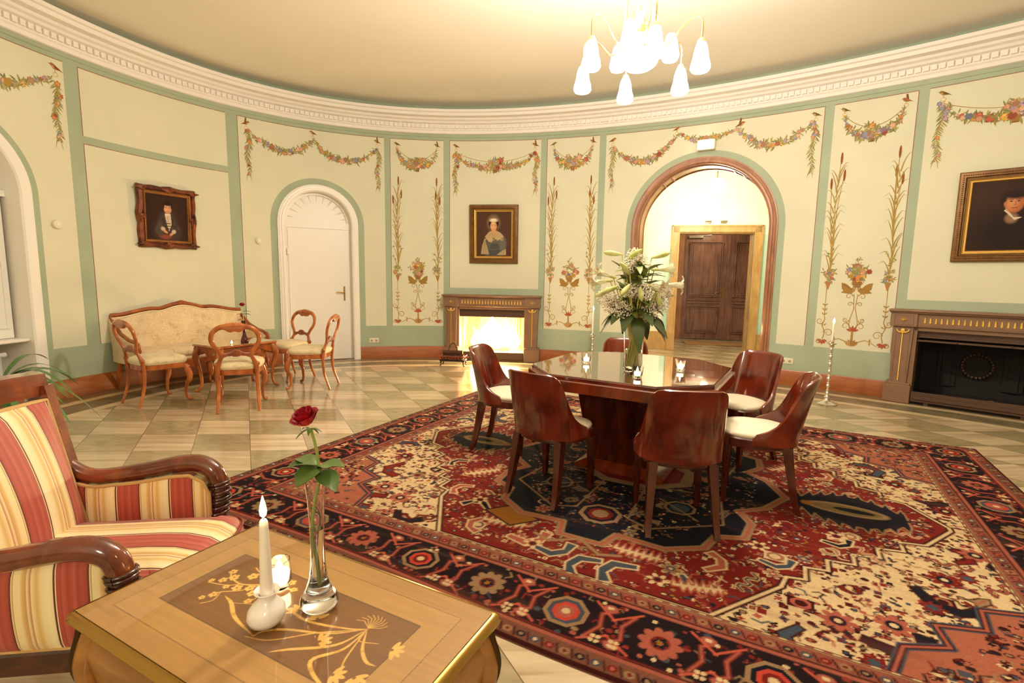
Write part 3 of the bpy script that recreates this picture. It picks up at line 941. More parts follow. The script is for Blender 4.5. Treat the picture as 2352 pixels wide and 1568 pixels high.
# lobby ceiling lamp, just seen under the crown of the arch
t = thing('globe_lamp', 'glaring white globe lamp hanging in the lobby behind the arch', 'lamp', PX(.95, -1.35, 2.98))
mb = MB(); mb.sphere((0, 0, 0), .13, 20)
mb.build('lamp_globe', emat('lit_lobby_globe', (1, .93, .74), 18), t)
mb = MB(); mb.tube([(0, 0, .12), (0, 0, .76)], .008, 8); mb.lathe([(.05, .765), (.05, .745), (.01, .71)], 16)
mb.build('lamp_rod', MT['brass'], t)
point_light('lobby_light', PX(.95, -1.35, 2.75), 95, (1, .88, .62), .14)
point_light('vestibule_fill_light', PX(1.5, 1.55, 2.62), 16, (1, .85, .6), .1)  # added lamp with no fixture, grazes the door mouldings
# wall lamp over the arch
t = thing('emergency_light', 'small glaring box lamp fixed on the wall over the wooden arch', 'lamp', W(3.23, 3.30, 0))
o, a = frame_at(3.23); t.rotation_euler = (0, 0, a)
mb = MB(); mb.bbox((-.12, -.10, -.07), (.12, -.0, .07), .01)
mb.build('lamp_housing', MT['plastic'], t)
mb = MB(); mb.bbox((-.11, -.125, -.06), (.09, -.098, .06), .02)
mb.build('lamp_diffuser', emat('lit_diffuser', (1, .9, .7), 16), t)
def colorgrid(name, img, fn, m, parent=None, smooth=0, extra=None):
    """grid mesh carrying one painted colour per vertex; img[j, i], j upward"""
    H, W_ = img.shape[:2]
    vs = [fn(i/(W_-1), j/(H-1)) for j in range(H) for i in range(W_)]
    idx = np.arange(H*W_).reshape(H, W_)
    f = np.stack([idx[:-1, :-1], idx[:-1, 1:], idx[1:, 1:], idx[1:, :-1]], -1).reshape(-1, 4)
    me = bpy.data.meshes.new(name)
    me.vertices.add(H*W_); me.vertices.foreach_set('co', np.array(vs, dtype=np.float32).ravel())
    me.loops.add(f.size); me.loops.foreach_set('vertex_index', f.ravel().astype(np.int32))
    me.polygons.add(len(f)); me.polygons.foreach_set('loop_start', np.arange(0, f.size, 4, dtype=np.int32))
    me.update(calc_edges=True); me.validate()
    ca = me.color_attributes.new('Col', 'FLOAT_COLOR', 'POINT')
    ca.data.foreach_set('color', np.concatenate([img.reshape(-1, 3), np.ones((H*W_, 1))], 1).astype(np.float32).ravel())
    me.materials.append(m)
    if smooth:
        me.polygons.foreach_set('use_smooth', [True]*len(me.polygons))
    o = bpy.data.objects.new(name, me); COL.objects.link(o)
    if parent: o.parent = parent
    return o

class Raster:
    """tiny painter working on a float image, coordinates 0..w / 0..h, y up"""
    def __init__(s, w, h, px, bg):
        s.w, s.h = w, h
        s.nx, s.ny = int(w/px)+1, int(h/px)+1
        s.X, s.Y = np.meshgrid(np.linspace(0, w, s.nx), np.linspace(0, h, s.ny))
        s.im = np.ones((s.ny, s.nx, 3))*np.array(bg)
        s.px = w/(s.nx-1)
    def _win(s, x0, y0, x1, y1):
        i0, i1 = max(0, int(x0/s.px)-2), min(s.nx, int(x1/s.px)+4)
        j0, j1 = max(0, int(y0/s.px)-2), min(s.ny, int(y1/s.px)+4)
        return slice(j0, j1), slice(i0, i1)
    def ell(s, x, y, rx, ry, col, soft=.15, a=1.0, ang=0):
        R = max(rx, ry)*(1+soft)+s.px
        sl = s._win(x-R, y-R, x+R, y+R)
        X, Y = s.X[sl]-x, s.Y[sl]-y
        c, q = cos(ang), sin(ang)
        d = np.sqrt(((X*c+Y*q)/rx)**2+((-X*q+Y*c)/ry)**2)
        m = (np.clip((1+soft-d)/(2*soft+1e-6), 0, 1)*a)[..., None]
        s.im[sl] = s.im[sl]*(1-m)+np.array(col)*m
    def poly(s, P, col, a=1.0):
        P = np.array(P, float)
        sl = s._win(P[:, 0].min(), P[:, 1].min(), P[:, 0].max(), P[:, 1].max())
        X, Y = s.X[sl], s.Y[sl]
        if X.size == 0: return
        ins = np.zeros(X.shape, bool)
        n = len(P)
        for i in range(n):
            x1, y1 = P[i]; x2, y2 = P[(i+1) % n]
            if y1 == y2: continue
            c = ((y1 > Y) != (y2 > Y)) & (X < (x2-x1)*(Y-y1)/(y2-y1)+x1)
            ins ^= c
        m = (ins*a)[..., None]
        s.im[sl] = s.im[sl]*(1-m)+np.array(col)*m
    def line(s, P, w, col, a=1.0, closed=False):
        P = list(P)
        if closed: P = P+[P[0]]
        for (x1, y1), (x2, y2) in zip(P[:-1], P[1:]):
            sl = s._win(min(x1, x2)-w, min(y1, y2)-w, max(x1, x2)+w, max(y1, y2)+w)
            X, Y = s.X[sl], s.Y[sl]
            if X.size == 0: continue
            dx, dy = x2-x1, y2-y1; L2 = dx*dx+dy*dy+1e-12
            t = np.clip(((X-x1)*dx+(Y-y1)*dy)/L2, 0, 1)
            d = np.hypot(X-x1-t*dx, Y-y1-t*dy)
            m = (np.clip((w/2-d)/s.px+.5, 0, 1)*a)[..., None]
            s.im[sl] = s.im[sl]*(1-m)+np.array(col)*m
    def noise(s, amt):
        s.im *= (1+amt*(rng.random((s.ny, s.nx, 1))-.5))

# ------------------------------------------------------------------ fireplaces
MT['fpwood'] = mat('brown_painted_fireplace', lin('86674e'), .45, noise=.12, nscale=6)
MT['fpdark'] = mat('fireplace_groove', lin('5e4230'), .6)
MT['gilt'] = mat('gilt_ornament', lin('e6bc5c'), .35, metal=.35)
MT['soot'] = mat('sooty_black_brick', (.025, .02, .018), .85, bump=.5, bscale=40)
MT['ironplate'] = mat('brown_iron_plate', (.10, .055, .035), .45, metal=.3)
MT['firebrick'] = mat('light_firebrick', lin('c9a070'), .8, noise=.25, nscale=14)
def gilt_star(mb, x, z, y, r, mi=0):
    P = []
    for k in range(16):
        a = pi*k/8; q = r*(1.0 if k % 4 == 0 else (.62 if k % 4 == 2 else .30))
        P.append((x+q*1.15*cos(a), z+q*.9*sin(a)))
    mb.add([(p, y, q) for p, q in P]+[(x, y-.016, z)], [(k, (k+1) % 16, 16) for k in range(16)], mi)
    mb.sphere((x, y-.012, z), r*.2, 8, mi)
def fireplace(sc, lit, label):
    o, a = frame_at(sc)
    t = thing('fireplace', label, 'fireplace', (o.x, o.y, 0), a)
    HW = .80
    m = MT['fpwood']; wd = MB(); dk = MB()
    for k in (-1, 1):
        x0, x1 = (k*HW, k*(HW-.235)) if k < 0 else (k*(HW-.235), k*HW)
        mb = MB()
        mb.bbox((x0-.012, -.245, 0), (x1+.012, .14, .215), .006); mb.bbox((x0-.003, -.235, .215), (x1+.003, .14, .235), .004)
        # tapering pilaster, narrower at the foot
        xa, xb = x0+.025, x1-.025
        mb.rings([[(xa+e, -.215, z), (xb-e, -.215, z), (xb-e, .14, z), (xa+e, .14, z)] for z, e in ((.235, .012), (.90, -.004))])
        for xx in (xa+.028, xb-.028):
            mb.box((xx-.004, -.221, .27), (xx+.004, -.214, .85))
        mb.box((xa+.02, -.221, .86), (xb-.02, -.214, .868))
        mb.build('pilaster', m, t, smooth=0)
        g = MB(); xc = (x0+x1)/2
        for i in range(38): g.sphere((xc, -.222, .27+.0148*i), .0075, 6)
        for q in (-1, 1):
            g.tube([(xc, -.222, .845), (xc+q*.025, -.226, .835), (xc+q*.05, -.226, .85), (xc+q*.06, -.224, .875)], [.011, .011, .008, .004], 6)
        g.sphere((xc, -.228, .86), .022, 8, sc=(1, .5, 1.1)); g.sphere((xc, -.222, .83), .012, 8)
        g.build('bead_ornament', MT['gilt'], t)
        mb = MB(); mb.bbox((x0-.01, -.25, .905), (x1+.01, .14, 1.062), .004)
        mold(mb, x0+.025, x1-.025, .925, 1.045, -.256, -.25, .007, xf=lambda x, y, z: (x, y, z))
        mb.build('corner_block', m, t, smooth=0)
        g = MB(); gilt_star(g, xc, .985, -.252, .048); g.build('star_ornament', MT['gilt'], t)
    mb = MB()
    xi = HW-.235+.01
    mb.bbox((-xi, -.225, .905), (xi, .14, 1.062), .004)
    mold(mb, -xi+.02, xi-.02, .925, 1.045, -.231, -.225, .007, xf=lambda x, y, z: (x, y, z))
    mb.build('frieze', m, t, smooth=0)
    g = MB()
    for i in range(21):
        x = -.49+.98*i/20
        g.rings([[(x-.011*q, -.226, z), (x-.006*q, -.237, z), (x+.006*q, -.237, z), (x+.011*q, -.226, z)] for z, q in ((.953, .9), (.962, 1.15), (.975, 1), (1.0, .8), (1.014, .5))])
    g.build('fluted_ornament', MT['gilt'], t)
    mb = MB()
    mb.bbox((-HW-.02, -.265, 1.062), (HW+.02, .14, 1.078), .004); mb.bbox((-HW-.03, -.285, 1.078), (HW+.03, .14, 1.103), .006)
    mb.build('mantel_shelf', m, t)
    mb = MB()   # inner frame
    for a0, b0, c0, d0 in ((-HW+.19, -.55, 0, .92), (.55, HW-.19, 0, .92), (-HW+.225, HW-.225, .86, .92)):
        mb.box((a0, -.19, c0), (b0, .14, d0))
    mb.build('opening_frame', m, t, smooth=0)
    # firebox
    box = MB(); dpt = .62
    y0 = .02
    mi = MT['firebrick'] if lit else MT['soot']
    box.box((-.60, y0, -.0), (-.55, dpt, .92)); box.box((.55, y0, 0), (.60, dpt, .92)); box.box((-.6, dpt, 0), (.6, dpt+.05, .92)); box.box((-.6, y0, .92), (.6, dpt+.05, .97)); box.box((-.6, -.17, 0), (.6, dpt, .13 if lit else .05))
    for x in (-.30, .30):
        box.box((x-.09, dpt-.03, .15), (x+.09, dpt, .86)); box.box((x-.045, dpt-.05, .15), (x+.045, dpt, .70))
    box.build('firebox', mi, t, smooth=0)
    hd = MB()
    hd.box((-.55, -.13, .74 if lit else .78), (.55, -.10, .89)); hd.box((-.55, -.15, .735), (.55, -.10, .755))
    hd.box((-.55, -.14, .81), (.55, -.125, .82))
    for x in (-.2, .25): hd.sphere((x, -.15, .75), .011, 8)
    hd.build('smoke_hood', MT['ironplate'], t, smooth=0)
    gr = MB()
    gr.bbox((-.55, -.22, .03), (.55, -.185, .15), .006)
    if not lit:
        gr.bbox((-.52, -.24, .06), (.52, -.19, .10), .006)
        for x in (-.4, .4): gr.box((x-.02, -.21, 0), (x+.02, -.19, .05))
    gr.build('fender', MT['ironplate'], t, smooth=0)
    if not lit:
        wr = MB()
        for k in range(24):
            aa = 2*pi*k/24; wr.sphere((-.02+.14*cos(aa), dpt-.035, .42+.14*sin(aa)), .022, 6)
        wr.build('cast_wreath', MT['ironplate'], t)
    return t, a
fp1, ang1 = fireplace(-.045, True, 'brown fireplace with gilt ornaments and a bright fire, below the lady in a bonnet')
fp2, ang2 = fireplace(6.38, False, 'brown fireplace with gilt ornaments and a black unlit firebox at right')
LOGW = wood('split_log_wood', lin('8a5a30'), lin('c9965a'), .8, (8, 1, 1), 4, 0)
BARK = mat('log_bark', lin('5a3a22'), .9, noise=.4, nscale=20, bump=.8, bscale=40)
def log(name, label, p, q, r, group=None, m=None, grp_parent=None):
    mb = MB(); p, q = Vector(p), Vector(q)
    n = 9; pts = [p.lerp(q, k/4) for k in range(5)]
    mb.tube(pts, [r, r*1.05, r*.97, r*1.03, r*.98], n, 0)
    mb.tube([p.lerp(q, -.004), p.lerp(q, 0)], [r*.9, r*.9], n, 1); mb.tube([p.lerp(q, 1.0), p.lerp(q, 1.004)], [r*.9, r*.9], n, 1)
    o = mb.build(name, m or [BARK, LOGW], None)
    return tag(o, label, 'log', group)
def inplace(t, a):
    return lambda x, y, z: tuple(Vector(t.location)+Vector((x*cos(a)-y*sin(a), x*sin(a)+y*cos(a), z)))
I1, I2 = inplace(fp1, ang1), inplace(fp2, ang2)
ember = mat('glowing_log', (.08, .03, .02), .9, emis=(1, .35, .08), estr=3)
for k, (p, q, r) in enumerate((((-.26, .26, .18), (.24, .30, .18), .05), ((-.22, .14, .18), (.26, .12, .18), .045), ((-.2, .2, .27), (.2, .23, .28), .045))):
    log('firewood_log', 'burning log inside the lit fireplace, wrapped in flames', I1(*p), I1(*q), r, 'burning logs in the lit fireplace', ember)
# the fire itself
FIRE = emat('fire_flames', (1.0, .72, .38), 40)
t = thing('fire', 'tall white-hot flames filling the lit fireplace', 'fire', I1(0, 0, 0), ang1)
for k, (x, y, h, r) in enumerate(((.0, .18, .60, .17), (-.15, .2, .46, .13), (.17, .2, .50, .14), (-.32, .2, .34, .11), (.34, .2, .38, .11), (.05, .12, .40, .13))):
    mb = MB(); n = 12; prof = []
    for i in range(14):
        u = i/13
        prof.append((u, r*(sin(pi*min(1, (u*.85+.15)))**.7)*(1-u**3)+.002))
    rings = []
    for u, q in prof:
        cx = x+.05*sin(5*u+k*2)*u; cy = y+.03*cos(4*u+k)*u
        rings.append([(cx+q*(1+.18*sin(3*j*2*pi/n+k+5*u))*cos(2*pi*j/n), cy+.6*q*sin(2*pi*j/n), .17+h*u) for j in range(n)])
    mb.rings(rings); mb.build('flame', FIRE, t)
point_light('fire_light', I1(0.02, .02, .40), 190, (1, .66, .34), .16)
# bits of split wood lying on the dark hearth
for k, (p, q, r, lab) in enumerate((((-.30, -.05, .08), (-.12, -.02, .085), .022, 'thin pale wood chip, leftmost on the floor of the unlit fireplace'),
    ((.02, -.06, .08), (.16, .02, .10), .03, 'small split wood piece in the middle of the unlit firebox'),
    ((.17, -.03, .085), (.34, -.09, .09), .035, 'largest split log piece on the floor of the unlit fireplace'))):
    mb = MB(); mb.tube([I2(*p), I2(*q)], [r, r*.8], 4, 0)
    tag(mb.build('wood_chip', LOGW, None, smooth=0), lab, 'firewood')

# ------------------------------------------------------------------ wrought basket with logs beside the lit fireplace
bx, by = -.925, 7.95
t = thing('log_basket', 'low ornate metal log basket with arched handle beside the lit fireplace', 'basket', (bx, by, 0), -.12)
mb = MB()
mb.bbox((-.20, -.10, .075), (.20, .10, .10), .006)
for x in (-.17, .17):
    for y in (-.08, .08):
        mb.tube([(x, y, .08), (x*1.08, y*1.1, .05), (x*1.03, y*1.05, .02), (x*1.16, y*1.2, .006)], [.012, .010, .008, .009], 6)
mb.build('tray', MT['black'], t)
mb = MB()
for y in (-.10, .10):
    for k in range(8):
        x = -.175+.05*k
        mb.tube([(x+.02*cos(a), y, .13+.02*sin(a)) for a in [i*pi/5 for i in range(11)]], .004, 5)
    mb.tube([(-.20, y, .155), (.20, y, .155)], .006, 6)
for x in (-.2, .2):
    mb.tube([(x, -.1, .155), (x, .1, .155)], .006, 6); mb.tube([(x, -.1, .10), (x*1.15, -.02, .16), (x*1.2, .02, .13)], .006, 6)
COPPER = mat('coppery_metal', lin('b0654a'), .3, metal=.8)
mb.build('gallery', COPPER, t)
mb = MB()
mb.tube([(0.0+.0, -.10*cos(a)*1.0, .155+.20*sin(a)) if False else (-.0+.075*cos(a), -.02, .15+.21*sin(a)) for a in [i*pi/16 for i in range(17)]], .007, 6)
mb.build('handle', MT['black'], t)
for k, (p, q, lab) in enumerate((((-.17, -.05, .135), (.17, -.045, .135), 'front lower log lying in the log basket'), ((-.17, .045, .135), (.16, .05, .135), 'back lower log lying in the log basket'), ((-.16, .0, .205), (.15, .005, .21), 'topmost log lying in the log basket'))):
    f = lambda v: (bx+v[0]*cos(-.12)-v[1]*sin(-.12), by+v[0]*sin(-.12)+v[1]*cos(-.12), v[2])
    log('firewood_log', lab, f(p), f(q), .034)

# ------------------------------------------------------------------ portraits
def img_frame_boy():
    r = Raster(.54, .60, .004, lin('2e1a12'))
    r.ell(.33, .30, .25, .34, lin('3d2618'), .9, .8)
    r.ell(.27, .12, .17, .15, lin('42362e'), .25); r.ell(.275, .26, .115, .13, lin('473a34'), .2)
    r.poly([(.16, .27), (.10, .12), (.16, .04), (.22, .10), (.20, .22)], lin('4c4038')); r.poly([(.39, .27), (.46, .12), (.40, .04), (.33, .10), (.35, .22)], lin('40322c'))
    r.line([(.20, .30), (.24, .18), (.25, .08)], .006, lin('231814')); r.line([(.35, .30), (.32, .18), (.31, .08)], .006, lin('231814'))
    for a, b in ((.18, .2), (.36, .22), (.33, .16), (.41, .17), (.19, .13)): r.ell(a, b, .014, .018, lin('5e4e48'), .6, .6)
    r.poly([(.235, .34), (.315, .34), (.325, .22), (.29, .12), (.265, .20)], lin('cbb79c'))
    r.line([(.272, .33), (.28, .22)], .005, lin('8a7560'))
    for z in (.225, .19, .155): r.line([(.255, z), (.31, z+.002)], .010, lin('2a1a16'))
    r.poly([(.235, .36), (.318, .36), (.31, .335), (.245, .33)], lin('e0cdb0'))
    r.ell(.278, .425, .052, .066, lin('c99268'), .1); r.ell(.268, .435, .030, .045, lin('dca67c'), .5)
    r.ell(.278, .495, .060, .032, lin('24130e'), .2); r.ell(.225, .46, .012, .04, lin('2b170f'), .4); r.ell(.33, .46, .012, .04, lin('2b170f'), .4)
    for x in (.258, .298): r.ell(x, .438, .009, .0045, lin('3a2016'), .4); r.line([(x-.012, .452), (x+.012, .454)], .004, lin('6a3e28'))
    r.line([(.279, .438), (.276, .410)], .004, lin('a06a48')); r.line([(.264, .388), (.294, .388)], .006, lin('a04a38'))
    for x, y, a in ((.21, .13, -.6), (.35, .10, .7)):
        r.ell(x, y+.02, .030, .026, lin('c9b8a0'), .3, .9, a); r.ell(x+(.03 if x < .27 else -.03), y-.015, .036, .016, lin('cf9868'), .2, 1, a)
    r.ell(.24, .045, .07, .03, lin('8a4436'), .4)
    return r.im
def img_lady():
    r = Raster(.58, .70, .004, lin('4a3022'))
    r.ell(.30, .35, .3, .4, lin('563a28'), .9, .6)
    r.poly([(.14, .0), (.16, .30), (.22, .37), (.36, .37), (.47, .30), (.50, .16), (.44, .0)], lin('5c5a50'))
    r.ell(.44, .20, .06, .11, lin('66645a'), .3); r.poly([(.22, .0), (.21, .12), (.25, .2), (.36, .2), (.40, .12), (.38, .0)], lin('4a4a44')); r.line([(.20, .12), (.30, .10), (.40, .12)], .006, lin('76746a'))
    r.poly([(.07, .03), (.09, .16), (.14, .30), (.16, .20), (.21, .03)], lin('ab9672')); r.poly([(.34, .02), (.42, .08), (.50, .12), (.50, .02)], lin('ab9672'))
    for k in range(5): r.line([(.09+.02*k, .05), (.13+.004*k, .24)], .004, lin('8a7656')); r.line([(.38+.02*k, .03), (.44+.012*k, .10)], .004, lin('8a7656'))
    r.poly([(.14, .31), (.20, .38), (.27, .42), (.33, .41), (.40, .375), (.46, .315), (.42, .275), (.36, .262), (.31, .28), (.28, .30), (.26, .22), (.21, .225), (.18, .26)], lin('b79c72'))
    for k in range(16): r.line([(.28, .40), (.15+.02*k, .27+.02*cos(k))], .003, lin('a0865e'), .7)
    for k in range(16): r.ell(.155+.0195*k, .268+.016*sin(k*1.7), .010, .010, lin('c4aa80'), .4, .7)
    r.ell(.285, .525, .105, .125, lin('8c7258'), .25, .8); r.ell(.285, .50, .075, .10, lin('4a3022'), .2)
    r.ell(.23, .52, .030, .042, lin('2e1d16'), .2); r.ell(.345, .52, .030, .042, lin('2e1d16'), .2)
    r.poly([(.26, .42), (.32, .42), (.325, .37), (.25, .37)], lin('c98f60'))
    r.ell(.285, .475, .055, .072, lin('cf9a6a'), .1); r.ell(.278, .49, .034, .05, lin('e0b080'), .5)
    r.ell(.285, .57, .065, .03, lin('d8c39c'), .3); r.ell(.265, .575, .02, .018, lin('e8d9b8'), .4); r.ell(.305, .578, .02, .018, lin('e8d9b8'), .4)
    for x in (.262, .308): r.ell(x, .487, .011, .005, lin('3a2418'), .4); r.line([(x-.013, .502), (x+.013, .503)], .004, lin('7a5236'))
    r.line([(.286, .487), (.283, .456)], .004, lin('a8744c')); r.line([(.270, .435), (.300, .435)], .006, lin('a85a40'))
    return r.im
def img_man():
    r = Raster(.58, .70, .004, lin('33221a'))
    r.ell(.1, .55, .3, .3, lin('3f2a20'), .9, .8); r.ell(.36, .18, .30, .26, lin('241914'), .4)
    r.ell(.335, .32, .05, .05, lin('8a6a50'), .3); r.poly([(.27, .40), (.36, .30), (.42, .325), (.35, .33), (.29, .42)], lin('cdbfa6'))
    r.ell(.345, .47, .075, .098, lin('a8663e'), .12); r.ell(.325, .48, .045, .065, lin('c8875c'), .5)
    r.ell(.345, .555, .095, .045, lin('2a1d18'), .3); r.ell(.26, .50, .022, .06, lin('2a1d18'), .4); r.ell(.275, .465, .012, .022, lin('b07048'), .3)
    for x in (.318, .375): r.ell(x, .488, .013, .006, lin('3a2016'), .4); r.line([(x-.017, .505), (x+.015, .507)], .006, lin('6a3e28'))
    r.line([(.350, .49), (.357, .455), (.342, .448)], .006, lin('8a4e30')); r.line([(.325, .423), (.372, .423)], .008, lin('8a3c2c'))
    return r.im
CANV = attrmat('oil_painting', .6, .15)
def frame_ring(mb, W2, H2, prof, xf, mi=0, wav=0):
    """mitred picture frame; prof: (inset from outer edge, depth towards viewer)"""
    rings = []
    for ins, dep in prof:
        a, b = W2-ins, H2-ins
        rings.append([(-a, -dep, -b), (a, -dep, -b), (a, -dep, b), (-a, -dep, b)])
    # subdivide sides for the carved outline
    def sub(r, amp):
        out = []
        for i in range(4):
            p, q = Vector(r[i]), Vector(r[(i+1) % 4])
            n = 18
            for k in range(n):
                v = p.lerp(q, k/n)
                d = v.copy(); d.y = 0; d.normalize()
                e = amp*(sin(k/n*pi*6)*.5+(.35 if k < 2 or k > n-2 else 0)+(1.0 if abs(k-n/2) < 2 else 0))
                v += Vector((d.x*e, 0, d.z*e)); out.append(tuple(v))
        return out
    if wav: rings = [sub(r, wav*(1-k/len(rings))) for k, r in enumerate(rings)]
    mb.rings(rings, mi, caps=False, xf=xf)
def portrait(name, label, sc, zc, W_, H_, fw, imf, m1, m2, tilt, wav=0, lean=.03, roll=0):
    o, a = frame_at(sc)
    t = thing(name, label, 'painting', W(sc, zc, .03), a)
    t.rotation_euler = (lean, roll, a)
    mb = MB(); ident = lambda x, y, z: (x, y, z)
    frame_ring(mb, W_/2, H_/2, [(0, 0), (0, .03), (.012, .045), (fw*.45, .05), (fw*.55, .03), (fw*.62, .03)], ident, 0, wav)
    mb.build('frame', m1, t, smooth=30)
    g = MB()
    frame_ring(g, W_/2, H_/2, [(fw*.64, .028), (fw*.68, .040), (fw*.76, .036), (fw*.78, .022), (fw*.90, .020), (fw*.93, .027), (fw*.97, .018), (fw, .006)], ident)
    g.build('gilt_slip', m2, t, smooth=30)
    b = MB()
    if not wav:
        for k in range(40):
            for q in (-1, 1):
                b.sphere((q*(W_/2-fw*.3), -.052, -H_/2+fw*.3+(H_-fw*.6)*k/39), .007, 6)
                b.sphere((-W_/2+fw*.3+(W_-fw*.6)*k/39, -.052, q*(H_/2-fw*.3)), .007, 6)
    else:
        for q in (-1, 1):
            for w_ in (-1, 1, 0):
                for e in (-1, 0, 1):
                    if w_ == 0 and e == 0: continue
                    if q < 0: continue
                    b = MB(); b.sphere((e*(W_/2-fw*.42), -.05, w_*(H_/2-fw*.42)), .04, 8, sc=(1.2, .4, .8))
                    for q2 in (-1, 1): b.tube([(e*(W_/2-fw*.42)+q2*.02, -.05, w_*(H_/2-fw*.4)), (e*(W_/2-fw*.42)+q2*.08*(1 if w_ else .2), -.055, w_*(H_/2-fw*.35)+(0 if w_ else q2*.08))], [.02, .006], 6)
                    b.build('carving', m1, t)
    if not wav: b.build('carving', m1, t)
    im = imf(); cw, ch = W_-2*fw+.01, H_-2*fw+.01
    colorgrid('canvas', im, lambda u, v: (-cw/2+cw*u, -.012, -ch/2+ch*v), CANV, t)
    return t
GF = mat('bronze_gilt_frame', lin('7c5628'), .4, metal=.35, noise=.3, nscale=12)
GS = mat('bright_gilt_slip', lin('c49a50'), .3, metal=.7)
RF = mat('dark_red_gilt_frame', lin('8a4a22'), .4, metal=.35, col2=lin('4c2012'), nscale=9)
RS = mat('worn_gilt_slip', lin('a8703a'), .4, metal=.5, noise=.3)
portrait('framed_portrait', 'painting of a young person in dark coat, carved reddish frame, over the sofa', -4.975, 2.085, .70, .76, .105, img_frame_boy, RF, RS, 0, wav=.012, lean=.05)
portrait('framed_portrait', 'gilt-framed painting of a lady in lace bonnet, over the burning fireplace', -.045, 2.106, .815, .955, .125, img_lady, GF, GS, 0)
portrait('framed_portrait', 'gilt-framed painting of a man in black, over the unlit fireplace', 6.44, 2.14, .82, .97, .125, img_man, GF, GS, 0)

# ------------------------------------------------------------------ sockets, sensors
for s, z, lab in ((-2.068, .307, 'double wall socket in the green band right of the white door'), (4.455, .328, 'double wall socket in the green band right of the wooden arch')):
    o, a = frame_at(s)
    t = thing('wall_socket', lab, 'socket', W(s, z, .0), a)
    mb = MB(); mb.bbox((-.078, -.014, -.04), (.078, .004, .04), .004); mb.build('cover_plate', MT['plastic'], t)
    for x in (-.038, .038):
        mb = MB(); mb.tube([(x, -.020, 0), (x, -.012, 0)], .026, 18)
        r_ = mb.build('socket_ring', MT['plastic'], t)
        mb = MB(); mb.tube([(x, -.0205, 0), (x, -.019, 0)], .019, 16)
        for q in (-1, 1): mb.tube([(x+q*.009, -.0212, 0), (x+q*.009, -.019, 0)], .0025, 6, 1)
        mb.build('socket_well', [mat('grey_beige_plastic', lin('a89a78'), .5), MT['black']], t)
for s, z, lab in ((-6.20, 1.884, 'round cream sensor disc on the wall beside the far left window'), (-3.768, 1.876, 'round cream sensor disc on the wall left of the white door')):
    o, a = frame_at(s)
    t = thing('wall_sensor', lab, 'sensor', W(s, z, 0), a)
    mb = MB()
    mb.tube([(0, 0, 0), (0, -.018, 0), (0, -.032, 0), (0, -.038, 0)], [.048, .048, .044, .034], 28)
    mb.build('housing', MT['plastic'], t)
    mb = MB(); mb.tube([(0, -.037, 0), (0, -.041, 0)], .016, 16); mb.build('button', MT['white'], t)

# ------------------------------------------------------------------ chandelier, and an added unseen one for fill
SHADE = emat('lit_opal_glass', (1.0, .90, .70), 12)
BRASS2 = mat('pale_brass', lin('e4c488'), .3, metal=.9)
def chandelier(cx, cy, label, zb=2.78):
    t = thing('chandelier', label, 'chandelier', (cx, cy, 0))
    hub = MB()
    hub.lathe([(.0, 3.02), (.03, 3.03), (.06, 3.06), (.045, 3.10), (.07, 3.14), (.03, 3.18), (.02, 3.24), (.0, 3.25)], 20)
    hub.build('hub', BRASS2, t)
    hub = MB(); hub.lathe([(.11, 4.135), (.11, 4.11), (.06, 4.07), (.02, 4.05)], 20); hub.build('ceiling_rose', BRASS2, t)
    b = MB(); b.sphere((0, 0, 2.93), .135, 18, sc=(1, 1, .55)); b.build('centre_bowl', SHADE, t)
    mb = MB(); mb.lathe([(.11, 3.06), (.125, 3.065), (.11, 3.07)], 24); mb.build('bowl_ring', BRASS2, t)
    for k in range(6):
        a = radians(90+60*k); c, s = cos(a), sin(a)
        # suspension rod from hub to ceiling
        mb = MB(); mb.tube([(c*.125, s*.125, 3.07), (c*.11, s*.11, 3.3), (c*.08, s*.08, 3.7), (c*.045, s*.045, 4.08)], .006, 6)
        mb.build('suspension_rod', BRASS2, t)
        arm = MB()
        P = smoothpath([(c*.10, s*.10, 3.05), (c*.20, s*.20, 3.0), (c*.30, s*.30, 3.10), (c*.38, s*.38, 3.135), (c*.42, s*.42, 3.10), (c*.42, s*.42, zb+.20)], 5)
        arm.tube(P, .006, 6); arm.lathe([(.016, zb+.21), (.028, zb+.19), (.03, zb+.17)], 12, (c*.42, s*.42, 0))
        arm.build('arm', BRASS2, t)
        sh = MB()
        sh.lathe([(.026, zb+.185), (.034, zb+.17), (.045, zb+.13), (.05, zb+.09), (.062, zb+.05), (.066, zb+.02), (.055, zb+.002), (.0005, zb)], 16, (c*.42, s*.42, 0))
        sh.build('lamp_shade', SHADE, t)
        if k % 2 == 0:
            a2 = a+radians(30); c2, s2 = cos(a2), sin(a2)
            sh = MB()
            sh.lathe([(.024, zb+.325), (.034, zb+.31), (.045, zb+.27), (.055, zb+.22), (.062, zb+.18), (.05, zb+.15), (.0005, zb+.145)], 14, (c2*.22, s2*.22, 0))
            sh.build('inner_shade', SHADE, t)
    return t
chandelier(*CH1, 'glaring many-armed brass chandelier hanging above the dining table')
chandelier(*FILL_CH, 'added brass chandelier behind the camera, unseen, for fill light')
point_light('chandelier_light', (CH1[0], CH1[1], 2.66), P_CH1, LAMP, .18)
point_light('chandelier_uplight', (CH1[0], CH1[1], 3.30), P_UP, (1, .88, .76), .12)
point_light('fill_uplight', (FILL_CH[0], FILL_CH[1], 3.0), 340, (1, .87, .74), .12)  # added fill, brightens the ceiling from out of view
point_light('fill_light', (FILL_CH[0], FILL_CH[1], 2.60), P_FILL, LAMP, .30)  # added fill for the walls, behind the camera
